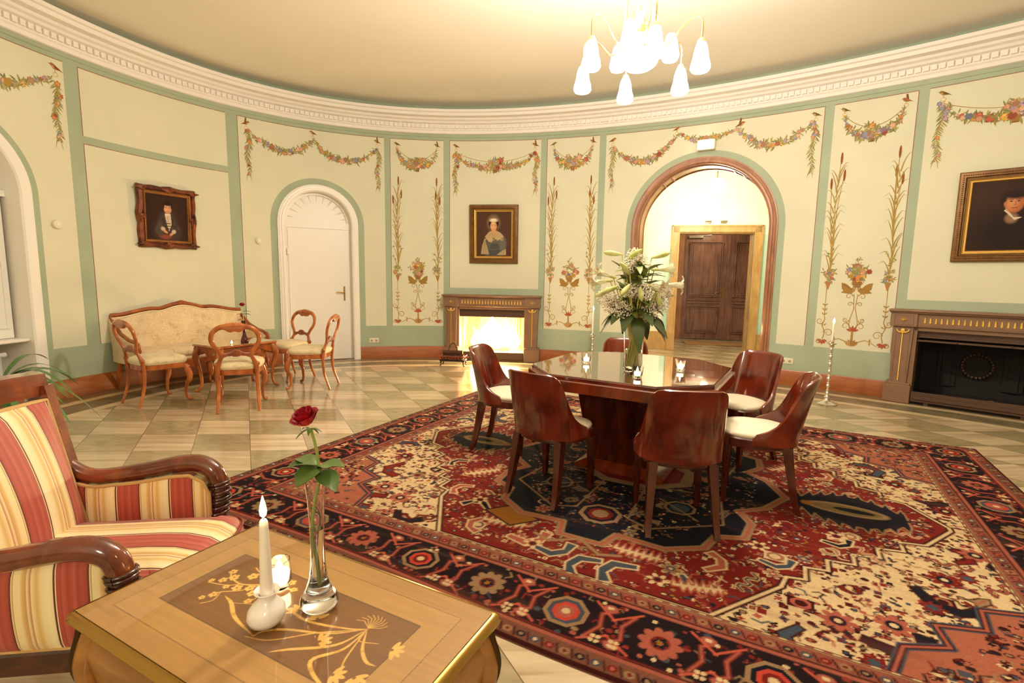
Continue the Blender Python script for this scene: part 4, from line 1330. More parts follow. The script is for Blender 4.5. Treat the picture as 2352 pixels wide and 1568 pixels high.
# ------------------------------------------------------------------ oriental rug (u along its length, v across), slightly wavy edges
RU, RV = Vector((.88, -.475, 0)).normalized(), Vector((.475, .88, 0)).normalized()
RW, RH = 4.80, 3.99
RC = RU*(-.89) + RV*3.615
def make_rug():
    px = .0062
    r = Raster(RW, RH, px, lin('7a2a22'))
    NAVY, RED, CREAM, ROSE, BLUE, TAN, GOLD, BROWN, TERRA = [lin(c) for c in ('15161e', '6a1c16', 'bfa67c', '96503f', '39424c', '86694a', '86561f', '34120f', '94553e')]
    cx, cy = RW/2, RH/2
    q = random.Random(5)
    def S4(P, f, *a, **k):
        for sx in (1, -1):
            for sy in (1, -1):
                f([(cx+sx*x, cy+sy*y) for x, y in P], *a, **k)
    def outl(P, w_, col, fill=None, four=True):
        f = S4 if four else (lambda P_, g, *a, **k: g([(cx+x, cy+y) for x, y in P_], *a, **k))
        if fill is not None: f(P, r.poly, fill)
        f(P, lambda P_, ww, c: r.line(P_, ww, c, closed=True), w_, col)
    def rosette(x, y, R, c1, c2, c3, n=8):
        for k in range(n):
            a = 2*pi*k/n
            r.ell(x+R*.62*cos(a), y+R*.62*sin(a), R*.36, R*.22, c1, .1, 1, a)
        r.ell(x, y, R*.42, R*.42, c2, .1); r.ell(x, y, R*.2, R*.2, c3, .1)
    def star(x, y, R, c1, c2, n=8, a0=0):
        P = [(x+R*(1 if k % 2 == 0 else .55)*cos(a0+pi*k/n), y+R*(1 if k % 2 == 0 else .55)*sin(a0+pi*k/n)) for k in range(2*n)]
        r.poly(P, c1); r.poly([(x+(a-x)*.5, y+(b-y)*.5) for a, b in P], c2)
    def octa(x, y, R, cols, sx=1.0):
        for k, c in enumerate(cols):
            f = R*(1-k*.2)
            r.poly([(x+sx*f*cos(pi/8+pi*j/4), y+f*sin(pi/8+pi*j/4)) for j in range(8)], c)
    def hook(x, y, sz, a, col, edge):
        P = [(0, 0), (.55, .05), (.75, .35), (.6, .75), (.95, .8), (1.0, .2), (.7, -.25), (0, -.22)]
        Q = [(x+sz*(p*cos(a)-s*sin(a)), y+sz*(p*sin(a)+s*cos(a))) for p, s in P]
        r.poly(Q, col); r.line(Q, .010, edge, closed=True)
    def comb(x, y, sz, a, col, edge):
        P = [(-1, -.12)]
        for k in range(7): P += [(-1+k*.3, .12), (-.88+k*.3, .55), (-.80+k*.3, .12)]
        P += [(1.15, 0), (1, -.12)]
        for k in range(6): P += [(.9-k*.3, -.45), (.82-k*.3, -.12)]
        Q = [(x+sz*(p*cos(a)-s*sin(a)), y+sz*(p*sin(a)+s*cos(a))) for p, s in P]
        r.poly(Q, col); r.line(Q, .009, edge, closed=True)
    # ---- ivory ground with small figures
    B = .515
    r.poly([(B, B), (RW-B, B), (RW-B, RH-B), (B, RH-B)], CREAM)
    def scatter(n, inside, cols, smin=.010, smax=.028):
        for _ in range(n):
            x, y = q.uniform(B, RW-B), q.uniform(B, RH-B)
            if not inside(abs(x-cx), abs(y-cy)): continue
            c = q.choice(cols); R = q.uniform(smin, smax); k = q.random()
            if k < .35:
                r.ell(x, y, R, R*.8, BROWN, .1); r.ell(x, y, R*.62, R*.5, c, .1)
            elif k < .6: star(x, y, R*1.3, c, q.choice(cols), 4, q.random())
            elif k < .8:
                a = q.random()*6; r.line([(x-R*2*cos(a), y-R*2*sin(a)), (x, y), (x+R*2*cos(a+1), y+R*2*sin(a+1))], R*.55, c)
            elif k < .92: r.ell(x, y, R*1.6, R*.6, BROWN, .1, 1, q.random()*3); r.ell(x, y, R*1.1, R*.35, c, .1, 1, 0)
            else: r.poly([(x-R, y-R), (x+R, y-R), (x+R, y+R), (x-R, y+R)], c); r.poly([(x-R*.5, y-R*.5), (x+R*.5, y-R*.5), (x+R*.5, y+R*.5), (x-R*.5, y+R*.5)], q.choice(cols))
    scatter(8500, lambda a, b: True, [RED, RED, BLUE, ROSE, BROWN, NAVY, TAN, lin('9a4a3a')], .007, .019)
    def motif(x, y, R, cols, edge):
        k = q.random(); a = q.random()*6.3
        if k < .3:
            rosette(x, y, R*1.15, edge, cols[0], cols[1], 6); rosette(x, y, R*.95, cols[0], cols[1], edge, 6)
        elif k < .5:
            P = [(x+R*s_*cos(a+t), y+R*s_*sin(a+t)) for t, s_ in ((0, 1.5), (.5, .9), (1.2, .5), (2.2, .9), (2.9, .4), (3.6, 1.0), (4.6, .5), (5.6, .9))]
            r.poly(P, cols[0]); r.line(P, .008, edge, closed=True); r.line([(x-R*.6*cos(a), y-R*.6*sin(a)), (x+R*cos(a), y+R*sin(a))], .008, cols[1])
        elif k < .72:
            for t in (-1, 1):
                P = [(0, 0), (.9, .5*t), (1.5, .2*t), (1.3, .9*t), (.7, 1.0*t), (.1, .5*t)]
                P = [(x+R*(p*cos(a)-s_*sin(a)), y+R*(p*sin(a)+s_*cos(a))) for p, s_ in P]
                r.poly(P, cols[0]); r.line(P, .007, edge, closed=True)
        elif k < .86:
            P = [(x-R, y-R*.8), (x+R, y-R*.8), (x+R, y+R*.8), (x-R, y+R*.8)]
            r.poly(P, edge); octa(x, y, R*.8, [cols[0], cols[1], edge])
        else:
            P = [(x+R*u_*cos(a)-R*.5*sin(4*u_)*sin(a), y+R*u_*sin(a)+R*.5*sin(4*u_)*cos(a)) for u_ in [-1.8+.4*j for j in range(10)]]
            r.line(P, .020, edge); r.line(P, .009, cols[0])
    def motifs(n, inside, pal, edge, s0, s1):
        done = []
        for _ in range(n*30):
            if len(done) >= n: break
            x, y = q.uniform(B, RW-B), q.uniform(B, RH-B)
            if not inside(abs(x-cx), abs(y-cy)): continue
            R_ = q.uniform(s0, s1)
            if any(hypot(x-a, y-b) < (R_+c)*1.25 for a, b, c in done): continue
            done.append((x, y, R_)); motif(x, y, R_, q.sample(pal, 2), edge)
    motifs(170, lambda a, b: True, [RED, BLUE, ROSE, TAN, NAVY, lin('9a4a3a')], BROWN, .035, .065)
    for x, y, sz, a in ((1.25, 1.30, .16, .3), (1.52, .78, .15, 1.2), (1.95, .30, .13, 2.0), (1.72, .42, .10, -.6), (1.05, 1.38, .12, 2.2)):
        for sx in (1, -1):
            for sy in (1, -1):
                aa = a if sx*sy > 0 else -a
                if sx < 0: aa = pi-aa if sy > 0 else aa+pi
                hook(cx+sx*x, cy+sy*y, sz*1.4, aa, q.choice([NAVY, RED, BLUE]), BROWN)
                rosette(cx+sx*(x+.12), cy+sy*(y-.13), .075, q.choice([ROSE, RED]), NAVY, CREAM)
                star(cx+sx*(x+.02), cy+sy*(y+.16), .06, RED, BLUE)
    # ---- terracotta corner pieces
    cor = [(1.30, 1.49), (1.36, 1.30), (1.52, 1.22), (1.50, 1.08), (1.68, 1.02), (1.70, .86), (1.88, .80), (1.90, .62), (2.04, .56), (2.06, .40), (2.10, .34), (2.10, 1.49)]
    cor = [(x+ (0.02), y) for x, y in cor]
    S4([(x, y) for x, y in cor], r.poly, TERRA)
    scatter(9000, lambda a, b: a > 1.34 and b > .36 and (a-1.32)/.78+(b-.36)/1.1 > 1.12, [NAVY, RED, CREAM, BLUE, BROWN, TAN, lin('9a5a48')], .008, .022)
    S4(cor[:-1], lambda P_, w_, c: r.line(P_, w_, c), .045, BLUE)
    S4(cor[:-1], lambda P_, w_, c: r.line(P_, w_, c), .028, BROWN)
    S4(cor[:-1], lambda P_, w_, c: r.line(P_, w_, c), .012, ROSE)
    # ---- red field, stepped outline
    fld = [(0, 1.48), (.70, 1.48), (.96, 1.10), (.98, 1.0), (1.06, .98), (1.06, .86), (1.16, .84), (1.16, .73), (1.28, .71), (1.28, .60), (1.40, .57), (1.40, .46), (1.52, .43), (1.52, .32), (1.64, .29), (1.80, .02), (1.80, 0), (0, 0)]
    S4(fld, r.poly, RED)
    S4(fld[:-1], lambda P_, w_, c: r.line(P_, w_, c), .040, BROWN)
    S4(fld[:-1], lambda P_, w_, c: r.line(P_, w_, c), .016, CREAM)
    def infield(a, b):
        if b > 1.44 or a > 1.7: return False
        if a < .70: return True
        return b < np.interp(a, [.70, .96, 1.06, 1.28, 1.52, 1.8], [1.44, 1.06, .9, .65, .38, 0])
    scatter(9000, infield, [CREAM, ROSE, BLUE, NAVY, GOLD, TERRA, CREAM, TAN], .006, .017)
    motifs(110, infield, [ROSE, NAVY, BLUE, TAN, lin('8a3a2c'), TERRA], lin('b89e78'), .03, .055)
    # tonal abrash of the red field
    for k in range(26):
        y = q.uniform(B, RH-B); r.poly([(cx-1.5, y), (cx+1.5, y), (cx+1.5, y+.03), (cx-1.5, y+.03)], lin('6a1c1a'), .10)
    for x, y, sz, a in ((-.35, 1.30, .17, .2), (.18, 1.33, .16, 2.9), (.55, 1.22, .13, 1.0), (.86, .88, .13, .4), (1.15, .50, .12, .3), (-.62, 1.12, .14, -2.4)):
        for sy in (1, -1):
            for sx in (1, -1):
                X, Y = cx+sx*x, cy+sy*y
                aa = a if sx > 0 else pi-a
                aa = aa if sy > 0 else -aa
                hook(X, Y, sz*1.1, aa, q.choice([NAVY, ROSE, BLUE]), CREAM)
    for x, y, sz, a in ((-.15, 1.17, .13, 0), (.30, 1.14, .13, .1), (.95, .60, .13, .9), (-.95, -.62, .13, .9), (-.45, -1.20, .13, .2), (.3, -1.15, .12, 0), (.62, -1.30, .11, .3)):
        comb(cx+x, cy+y, sz, a, CREAM, ROSE)
    for x, y in ((-.55, 1.33), (.05, 1.36), (.40, 1.36), (.70, 1.05), (-.82, .85), (-.2, -1.33), (.45, -1.33), (-.72, -1.02), (.85, -.75), (1.0, .82), (1.22, -.42), (1.35, .2)):
        rosette(cx+x, cy+y, .055, CREAM, RED, NAVY, 6)
    for sx in (1, -1):
        P = [(-.22, -1.28), (.0, -1.28), (-.02, -1.18), (-.2, -1.16)]
    r.poly([(cx-.62, cy-1.12), (cx-.40, cy-1.22), (cx-.28, cy-1.08), (cx-.50, cy-.98)], GOLD); r.line([(cx-.62, cy-1.12), (cx-.40, cy-1.22), (cx-.28, cy-1.08), (cx-.50, cy-.98)], .012, NAVY, closed=True)
    # ---- pendants along the length: dark serrated palmettes
    for sx in (1, -1):
        P = []
        for k in range(9):
            t = k/8; h = .22*sin(pi*(.12+.76*t))+.02
            P += [(1.02+.55*t, h), (1.045+.55*t, h+.06), (1.06+.55*t, h-.01)]
        P = P+[(a, -b) for a, b in reversed(P)]
        P = [(cx+sx*a, cy+b) for a, b in P]
        r.poly(P, NAVY); r.line(P, .010, TAN, closed=True)
        r.ell(cx+sx*1.30, cy, .22, .085, TAN, .05); r.ell(cx+sx*1.30, cy, .18, .06, lin('6a5a34'), .05); r.ell(cx+sx*1.34, cy, .11, .03, NAVY, .05); r.ell(cx+sx*1.09, cy, .035, .035, GOLD, .1)
        r.line([(cx+sx*1.6, cy), (cx+sx*1.72, cy+.05)], .014, NAVY); r.line([(cx+sx*1.6, cy), (cx+sx*1.72, cy-.05)], .014, NAVY)
    # ---- navy centre medallion
    med = [(0, 1.16), (.12, 1.16), (.16, 1.02), (.42, 1.04), (.60, .92), (.64, .76), (.78, .70), (.80, .50), (.72, .36), (.86, .24), (.97, .0), (0, 0)]
    S4(med, r.poly, NAVY)
    S4(med[:-1], lambda P_, w_, c: r.line(P_, w_, c), .050, TAN); S4(med[:-1], lambda P_, w_, c: r.line(P_, w_, c), .018, ROSE)
    scatter(7000, lambda a, b: a+b*.6 < .95 and b < 1.0 and a < .8, [BLUE, ROSE, TAN, RED, CREAM, GOLD], .005, .014)
    motifs(46, lambda a, b: a+b*.6 < .92 and b < .98 and a < .76, [BLUE, ROSE, RED, TAN], TAN, .03, .055)
    for sx in (1, -1):
        for sy in (1, -1):
            P = [(.14, .26), (.60, .20), (.66, .60), (.30, .86), (.16, .80)]
            P = [(cx+sx*a, cy+sy*b) for a, b in P]
            r.line(P, .014, TAN, closed=True)
            octa(cx+sx*.40, cy+sy*.50, .10, [TAN, NAVY, BLUE])
            r.line([(cx+sx*.26, cy+sy*.42), (cx+sx*.52, cy+sy*.62)], .012, TAN)
    octa(cx, cy, .34, [TAN, RED, lin('5a2a24'), NAVY, TAN], 1.3)
    for s_ in (1, -1):
        octa(cx, cy+s_*.82, .13, [TAN, NAVY, RED, TAN])
        for t in (1, -1):
            r.line([(cx, cy+s_*1.16), (cx+t*.14, cy+s_*1.26), (cx+t*.24, cy+s_*1.22)], .022, TAN)
    # ---- borders
    def rectline(i, w_, col):
        r.line([(i, i), (RW-i, i), (RW-i, RH-i), (i, RH-i)], w_, col, closed=True)
    def band(i0, i1, col):
        r.poly([(i0, i0), (RW-i0, i0), (RW-i0, i1), (i0, i1)], col); r.poly([(i0, RH-i1), (RW-i0, RH-i1), (RW-i0, RH-i0), (i0, RH-i0)], col)
        r.poly([(i0, i0), (i1, i0), (i1, RH-i0), (i0, RH-i0)], col); r.poly([(RW-i1, i0), (RW-i0, i0), (RW-i0, RH-i0), (RW-i1, RH-i0)], col)
    band(0, .10, lin('6a4232')); band(.10, .405, lin('1c1215')); band(.405, .50, lin('7e4636')); band(.50, .52, BROWN)
    def around(i, step, f, ph=0):
        for L_, P0, D in ((RW-2*i, (i, i), (1, 0)), (RH-2*i, (RW-i, i), (0, 1)), (RW-2*i, (RW-i, RH-i), (-1, 0)), (RH-2*i, (i, RH-i), (0, -1))):
            n = max(1, int(round(L_/step)))
            for k in range(n):
                t = (k+ph)*L_/n
                f(P0[0]+D[0]*t, P0[1]+D[1]*t, D, k)
    def small(x, y, D, k):
        c = [BLUE, RED, TAN, NAVY][k % 4]
        r.ell(x, y, .020, .017, c, .1); r.ell(x, y, .009, .008, [CREAM, ROSE, RED, TAN][k % 4], .1)
        r.line([(x+D[0]*.022-D[1]*.02, y+D[1]*.022+D[0]*.02), (x+D[0]*.04+D[1]*.02, y+D[1]*.04-D[0]*.02)], .008, BROWN)
    around(.05, .062, small); around(.455, .062, small, .5)
    def dash(x, y, D, k):
        r.line([(x, y), (x+D[0]*.022, y+D[1]*.022)], .008, CREAM if k % 2 else ROSE)
    around(.509, .030, dash)
    rectline(.10, .016, ROSE); rectline(.405, .016, ROSE); rectline(.422, .008, BROWN); rectline(.118, .008, RED); rectline(.012, .02, BROWN); rectline(.498, .008, TAN)
    def mainb(x, y, D, k):
        N_ = (-D[1], D[0])
        F_ = .74; loc = lambda a, b: (x+(D[0]*a+N_[0]*b*1.25)*F_, y+(D[1]*a+N_[1]*b*1.25)*F_)
        X, Y = loc(0, 0)
        if k % 2 == 0:
            octa(X, Y, .098, [TAN, BLUE if k % 4 else NAVY, lin('a83c2c'), ROSE if k % 4 else RED, NAVY])
            r.ell(X, Y, .018, .018, CREAM, .1)
        else:
            rosette(X, Y, .088, TAN if k % 4 == 1 else ROSE, RED, CREAM, 10); star(X, Y, .038, NAVY, GOLD, 6)
        for s_ in (1, -1):
            P = [loc(s_*.16, -.10*s_), loc(s_*.21, -.02*s_), loc(s_*.19, .06*s_), loc(s_*.26, .10*s_)]
            r.line(P, .022, lin('6a261e')); r.line(P, .009, ROSE)
            a, b = loc(s_*.22, .11*s_); r.ell(a, b, .03, .02, ROSE, .1); r.ell(a, b, .014, .01, CREAM, .1)
            P = [loc(s_*.13, .13), loc(s_*.27, .04)]; r.line(P, .010, lin('b0503c'))
            P = [loc(s_*.13, -.13), loc(s_*.27, -.06)]; r.line(P, .010, lin('b0503c'))
            for j in range(4):
                a, b = loc(q.uniform(-.27, .27), q.choice([-1, 1])*q.uniform(.09, .135)); r.ell(a, b, .011, .010, q.choice([CREAM, ROSE, RED]), .1)
            for a_, b_ in ((.20, -.11), (.228, -.11), (.20, -.085), (.228, -.085)):
                a, b = loc(s_*a_, b_*1.0); r.ell(a, b, .010, .010, CREAM, .1)
    for _ in range(5200):
        x, y = q.uniform(0, RW), q.uniform(0, RH); e = min(x, RW-x, y, RH-y)
        if not .125 < e < .39: continue
        R = q.uniform(.006, .016); c = q.choice([lin('7a2a22'), lin('8c4638'), lin('5a1c1a'), BLUE, TAN, lin('7a2a22')])
        if q.random() < .5: r.ell(x, y, R, R*.8, c, .1)
        else:
            a = q.random()*6.3; r.line([(x, y), (x+2*R*cos(a), y+2*R*sin(a)), (x+3*R*cos(a+.8), y+3*R*sin(a+.8))], R*.5, c)
    around(.2525, .392, mainb, -.08)
    # pile mottling and wear
    r.noise(.22)
    for _ in range(260):
        x, y = q.uniform(0, RW), q.uniform(0, RH); r.ell(x, y, q.uniform(.05, .35), q.uniform(.01, .03), q.choice([TAN, RED, BROWN]), .9, .10)
    im = r.im
    def pos(u, v):
        x, y = (u-.5)*RW, (v-.5)*RH
        e = .018*sin(2.1*x+1)*max(0, (abs(y)-1.6)/.4)+(.010*sin(3.3*y))*max(0, (abs(x)-2.0)/.4)
        if v < .5: y -= e*1.6
        else: y += e*.6
        p = RC+RU*x+RV*y
        ed = min(u*RW, (1-u)*RW, v*RH, (1-v)*RH)
        return (p.x, p.y, .002+.008*min(1, ed/.02))
    m = attrmat('rug_wool', .95, .08, bump=.35, bscale=420)
    o = colorgrid('rug', im, pos, m)
    tag(o, 'large red, navy and ivory oriental rug spread under the dining table', 'rug')
make_rug()

# ------------------------------------------------------------------ dining table
MAH = wood('mahogany_veneer', lin('5a2210'), lin('84381a'), .18, (5, 5, 1), 2.5, .6)
MAHB = wood('burl_mahogany', lin('4a140a'), lin('7e2e14'), .14, (2, 2, 2), 3, .8)
MAHD = wood('dark_mahogany', lin('34100a'), lin('5a2212'), .2, (6, 6, 1), 2.5, .5)
TC, TA = (.885, 3.70), radians(-31)
t = thing('dining_table', 'mahogany dining table with eight-sided glass-covered top standing on the rug', 'table', (TC[0], TC[1], 0), TA)
def octagon(hw, cut): return [(-hw+cut, -hw), (hw-cut, -hw), (hw, -hw+cut), (hw, hw-cut), (hw-cut, hw), (-hw+cut, hw), (-hw, hw-cut), (-hw, -hw+cut)]
mb = MB(); mb.rings([[(x, y, z) for x, y in octagon(hw, c)] for hw, c, z in ((.655, .29, .662), (.662, .29, .665), (.662, .29, .732), (.655, .285, .738))])
mb.build('apron', MAH, t, smooth=20)
mb = MB(); mb.rings([[(x, y, z) for x, y in octagon(hw, c)] for hw, c, z in ((.640, .282, .738), (.640, .282, .756), (.636, .28, .760))])
mb.build('tabletop', MAHB, t, smooth=20)
TOPGL = mat('plate_glass_over_veneer', lin('6a3418'), .02, spec=1.0, coat=1.0)
TOPGL.node_tree.nodes['Principled BSDF'].inputs['IOR'].default_value = 2.4
mb = MB(); mb.rings([[(x, y, z) for x, y in octagon(hw, c)] for hw, c, z in ((.634, .28, .7605), (.636, .28, .763), (.634, .28, .767))])
mb.build('glass_plate', TOPGL, t, smooth=20)
mb = MB(); mb.rings([[(sx*x, sy*y, z) for sx, sy in ((-1, -1), (1, -1), (1, 1), (-1, 1))] for x, y, z in ((.235, .165, .06), (.24, .17, .08), (.33, .25, .662))])
mb.build('pedestal', MAHD, t, smooth=20)
mb = MB(); mb.rings([[(sx*x, sy*y, z) for sx, sy in ((-1, -1), (1, -1), (1, 1), (-1, 1))] for x, y, z in ((.33, .24, .011), (.33, .24, .034), (.245, .175, .075))])
mb.build('plinth', MAH, t, smooth=20)

# ------------------------------------------------------------------ dining chairs (local +y = front)
CUSH = mat('cream_leather', lin('f2e8cc'), .4, spec=.4)
def dining_chair(label):
    t = thing('dining_chair', label, 'chair', (0, 0, 0), 0)
    # seat outline: rounded at the rear, gently bowed in front
    def outline(off=0.0, n=40):
        P = []
        for k in range(n):
            a = 2*pi*k/n
            c, s = cos(a), sin(a)
            ex = .62 if s > 0 else .9
            x = (.235+.0)*np.sign(c)*abs(c)**ex
            y = (.215 if s > 0 else .225)*np.sign(s)*abs(s)**(.55 if s > 0 else .9)
            if s > 0: x *= 1.0
            P.append((x*(1-off/.22), y*(1-off/.22)))
        return P
    mb = MB()
    mb.rings([[(x, y, z) for x, y in outline(o_)] for o_, z in ((.012, .385), (.0, .392), (.0, .440), (.008, .448))])
    mb.build('seat_frame', MAHD, t)
    mb = MB()
    mb.rings([[(x, y, z) for x, y in outline(o_)] for o_, z in ((.020, .446), (.014, .458), (.022, .474), (.06, .486), (.12, .490))])
    mb.build('seat_cushion', CUSH, t, smooth=60)
    # wrap-around curved back
    nu, nv = 56, 12
    def P(u):   # plan curve u in -1..1, 0 = middle of the back
        a = -pi/2+u*1.66
        c, s = cos(a), sin(a)
        x = .243*np.sign(c)*abs(c)**.62
        y = .235*np.sign(s)*abs(s)**.85 if s < 0 else .215*abs(s)**.9
        return x, y
    def top(u):
        a = abs(u)
        return interp(a, [0, .30, .42, .50, .555, .60, .66, .74, .86, .96, 1.0], [.835, .833, .822, .80, .765, .70, .61, .545, .505, .480, .455])
    def pt(u, v, inn):
        x, y = P(u); z0 = .415; zt = top(u); z = z0+(zt-z0)*v
        h = max(0, z-.45)
        y -= .20*h+.10*h*h
        x *= (1-.10*h)
        q = hypot(x, y+.0) or 1
        return (x*(1-inn*.020/q), y+(-inn*.020*y/q), z-(0 if v < .99 else 0))
    us = [-1+2*i/nu for i in range(nu+1)]
    outer = [[pt(u, j/nv, 0) for u in us] for j in range(nv+1)]
    inner = [[pt(u, j/nv, 1) for u in us] for j in range(nv+1)]
    mid = [tuple((Vector(a)+Vector(b))/2+Vector((0, 0, .005))) for a, b in zip(outer[-1], inner[-1])]
    rows = outer+[mid]+inner[::-1]
    mb = MB(); n = nu+1; vs = [p for r_ in rows for p in r_]
    fs = [(j*n+i, j*n+i+1, (j+1)*n+i+1, (j+1)*n+i) for j in range(len(rows)-1) for i in range(nu)]
    for e in (0, nu):
        fs += [(j*n+e, (j+1)*n+e, (len(rows)-2-j)*n+e, (len(rows)-1-j)*n+e) for j in range(len(rows)//2)]
    mb.add(vs, fs); mb.build('backrest', MAHB, t, smooth=50)
    for sx in (-1, 1):
        # front leg: square, tapering; rear leg: sabre curved backwards
        mb = MB()
        mb.rings([[(sx*.185+dx*w_, .165+dy*w_, z) for dx, dy in ((-1, -1), (1, -1), (1, 1), (-1, 1))] for z, w_ in ((.011, .014), (.2, .019), (.385, .024), (.44, .024))])
        mb.build('leg', MAHD, t, smooth=20)
        mb = MB()
        R_2 = []
        for k in range(9):
            u = k/8; z = .011+.40*u
            y = -.255+.085*u**.7 if True else 0
            x = sx*(.185-.025*u); w_ = .015+.010*u
            R_2.append([(x+dx*w_, y+dy*w_*1.15, z) for dx, dy in ((-1, -1), (1, -1), (1, 1), (-1, 1))])
        mb.rings(R_2); mb.build('leg', MAHD, t, smooth=20)
    return t
dc = dining_chair('mahogany tub-back dining chair nearest the viewer, its plain back turned to us')
# (rear-leg midpoint, facing)
def place(o, rear, face, d=.235):
    f = Vector((face[0], face[1])).normalized()
    o.location = (rear[0]+f.x*d, rear[1]+f.y*d, o.location.z)
    o.rotation_euler = (0, 0, atan2(f.y, f.x)-pi/2)
place(dc, (.942, 2.626), (.083, .996))
for rear, face, lab in (((.139, 3.061), (.64, .77), 'mahogany tub-back dining chair second from left, back turned diagonally to us, cream seat'),
    ((-.237, 4.157), (.94, -.33), 'leftmost mahogany tub-back dining chair, standing before the burning fireplace'),
    ((1.80, 3.08), (-.90, .43), 'rightmost mahogany tub-back dining chair, seen from its side with cream seat'),
    ((1.98, 4.02), (-.88, -.47), 'mahogany tub-back dining chair at the table right rear, inner back facing us'),
    ((1.08, 4.80), (-.15, -1), 'mahogany tub-back dining chair behind the table, mostly hidden by the flower vase')):
    c = copy_tree(dc); c['label'] = lab; place(c, rear, face)

# ------------------------------------------------------------------ tealights on the table
TLIT = emat('lit_tealight', (1.0, .70, .34), 14)
def tealight(label, x, y, z, s=1.0, group=None):
    t = thing('tealight_glass', label, 'candle', (x, y, z))
    mb = MB()
    mb.lathe([(.0005, 0), (.026*s, 0), (.030*s, .006), (.033*s, .030*s), (.040*s, .082*s), (.038*s, .082*s), (.031*s, .030*s), (.024*s, .016*s), (.0005, .015*s)], 24, caps=False)
    mb.build('glass_cup', MT['glass'], t)
    mb = MB(); mb.lathe([(.0005, .018*s), (.020*s, .018*s), (.022*s, .034*s), (.018*s, .038*s), (.0005, .037*s)], 16, caps=False)
    mb.build('wax', TLIT, t)
    mb = MB(); mb.lathe([(.0005, .038*s), (.007*s, .046*s), (.006*s, .056*s), (.0005, .074*s)], 10, caps=False)
    mb.build('candle_flame', MT['flame'], t)
    return t
tealight('lit tealight glass left of the lily vase on the dining table', .565, 3.80, .767)
tealight('lit tealight glass in front of the lily vase on the dining table', .815, 3.24, .767)
tealight('lit tealight glass right of the lily vase on the dining table', 1.185, 3.52, .767)
# ------------------------------------------------------------------ lily bouquet in a glass vase
VX, VY, VZ = .845, 3.50, .767
t = thing('glass_vase', 'tall clear glass vase with water holding the lily bouquet', 'vase', (VX, VY, VZ))
mb = MB()
mb.lathe([(.0005, 0), (.056, 0), (.064, .008), (.066, .03), (.063, .10), (.065, .20), (.072, .29), (.0705, .29), (.063, .20), (.061, .10), (.063, .035), (.055, .018), (.0005, .016)], 28, caps=False)
mb.build('vase_body', MT['glass_light'], t)
mb = MB(); mb.lathe([(.0005, .0175), (.054, .0195), (.0615, .036), (.0595, .10), (.0605, .15), (.0005, .15)], 24, caps=False)
mb.build('water', MT['water_light'], t)
BQ = thing('lily_bouquet', 'bouquet of white lilies, baby\'s breath and dark leaves on the dining table', 'flowers', (VX, VY, VZ))
LG = mat('lily_leaf_green', lin('8a9a4a'), .45, noise=.25, nscale=9)
DG = mat('dark_glossy_leaf', lin('4a5c28'), .3, noise=.3, nscale=8)
ST = mat('green_stem', lin('d0cc78'), .45)
PET = mat('white_lily_petal', lin('faf6e6'), .5, col2=lin('f0f0cc'), nscale=12, sss=.1)
BUD = mat('green_white_bud', lin('ecebb4'), .45, col2=lin('b4c060'), nscale=10)
GYP = mat('gypsophila_white', lin('fff6e8'), .7)
TWG = mat('gypsophila_twig', lin('84764a'), .7)
q = random.Random(3)
def leaf3(mb, base, dirv, L_, w_, droop=.3, fold=.25, n=7, up=Vector((0, 0, 1)), mi=0, wav=0):
    d = Vector(dirv).normalized(); side = d.cross(up)
    if side.length < .05: side = Vector((1, 0, 0))
    side.normalize(); nrm = side.cross(d).normalized()
    L0 = []
    for k in range(n+1):
        u = k/n
        c = Vector(base)+d*(L_*u)-Vector((0, 0, 1))*(droop*L_*u*u)
        h = w_*.5*(sin(pi*min(1, u*.93+.05))**.8)
        L0 += [tuple(c-side*h+nrm*(fold*h)), tuple(c), tuple(c+side*h+nrm*(fold*h+wav*sin(9*u)*h))]
    fs = []
    for k in range(n):
        a = 3*k
        fs += [(a, a+1, a+4, a+3), (a+1, a+2, a+5, a+4)]
    b = len(L0); th = nrm*-.0012
    L1 = [tuple(Vector(p)+th) for p in L0]
    fs2 = [tuple(reversed([i+b for i in f])) for f in fs]
    mb.add(L0+L1, fs+fs2, mi)
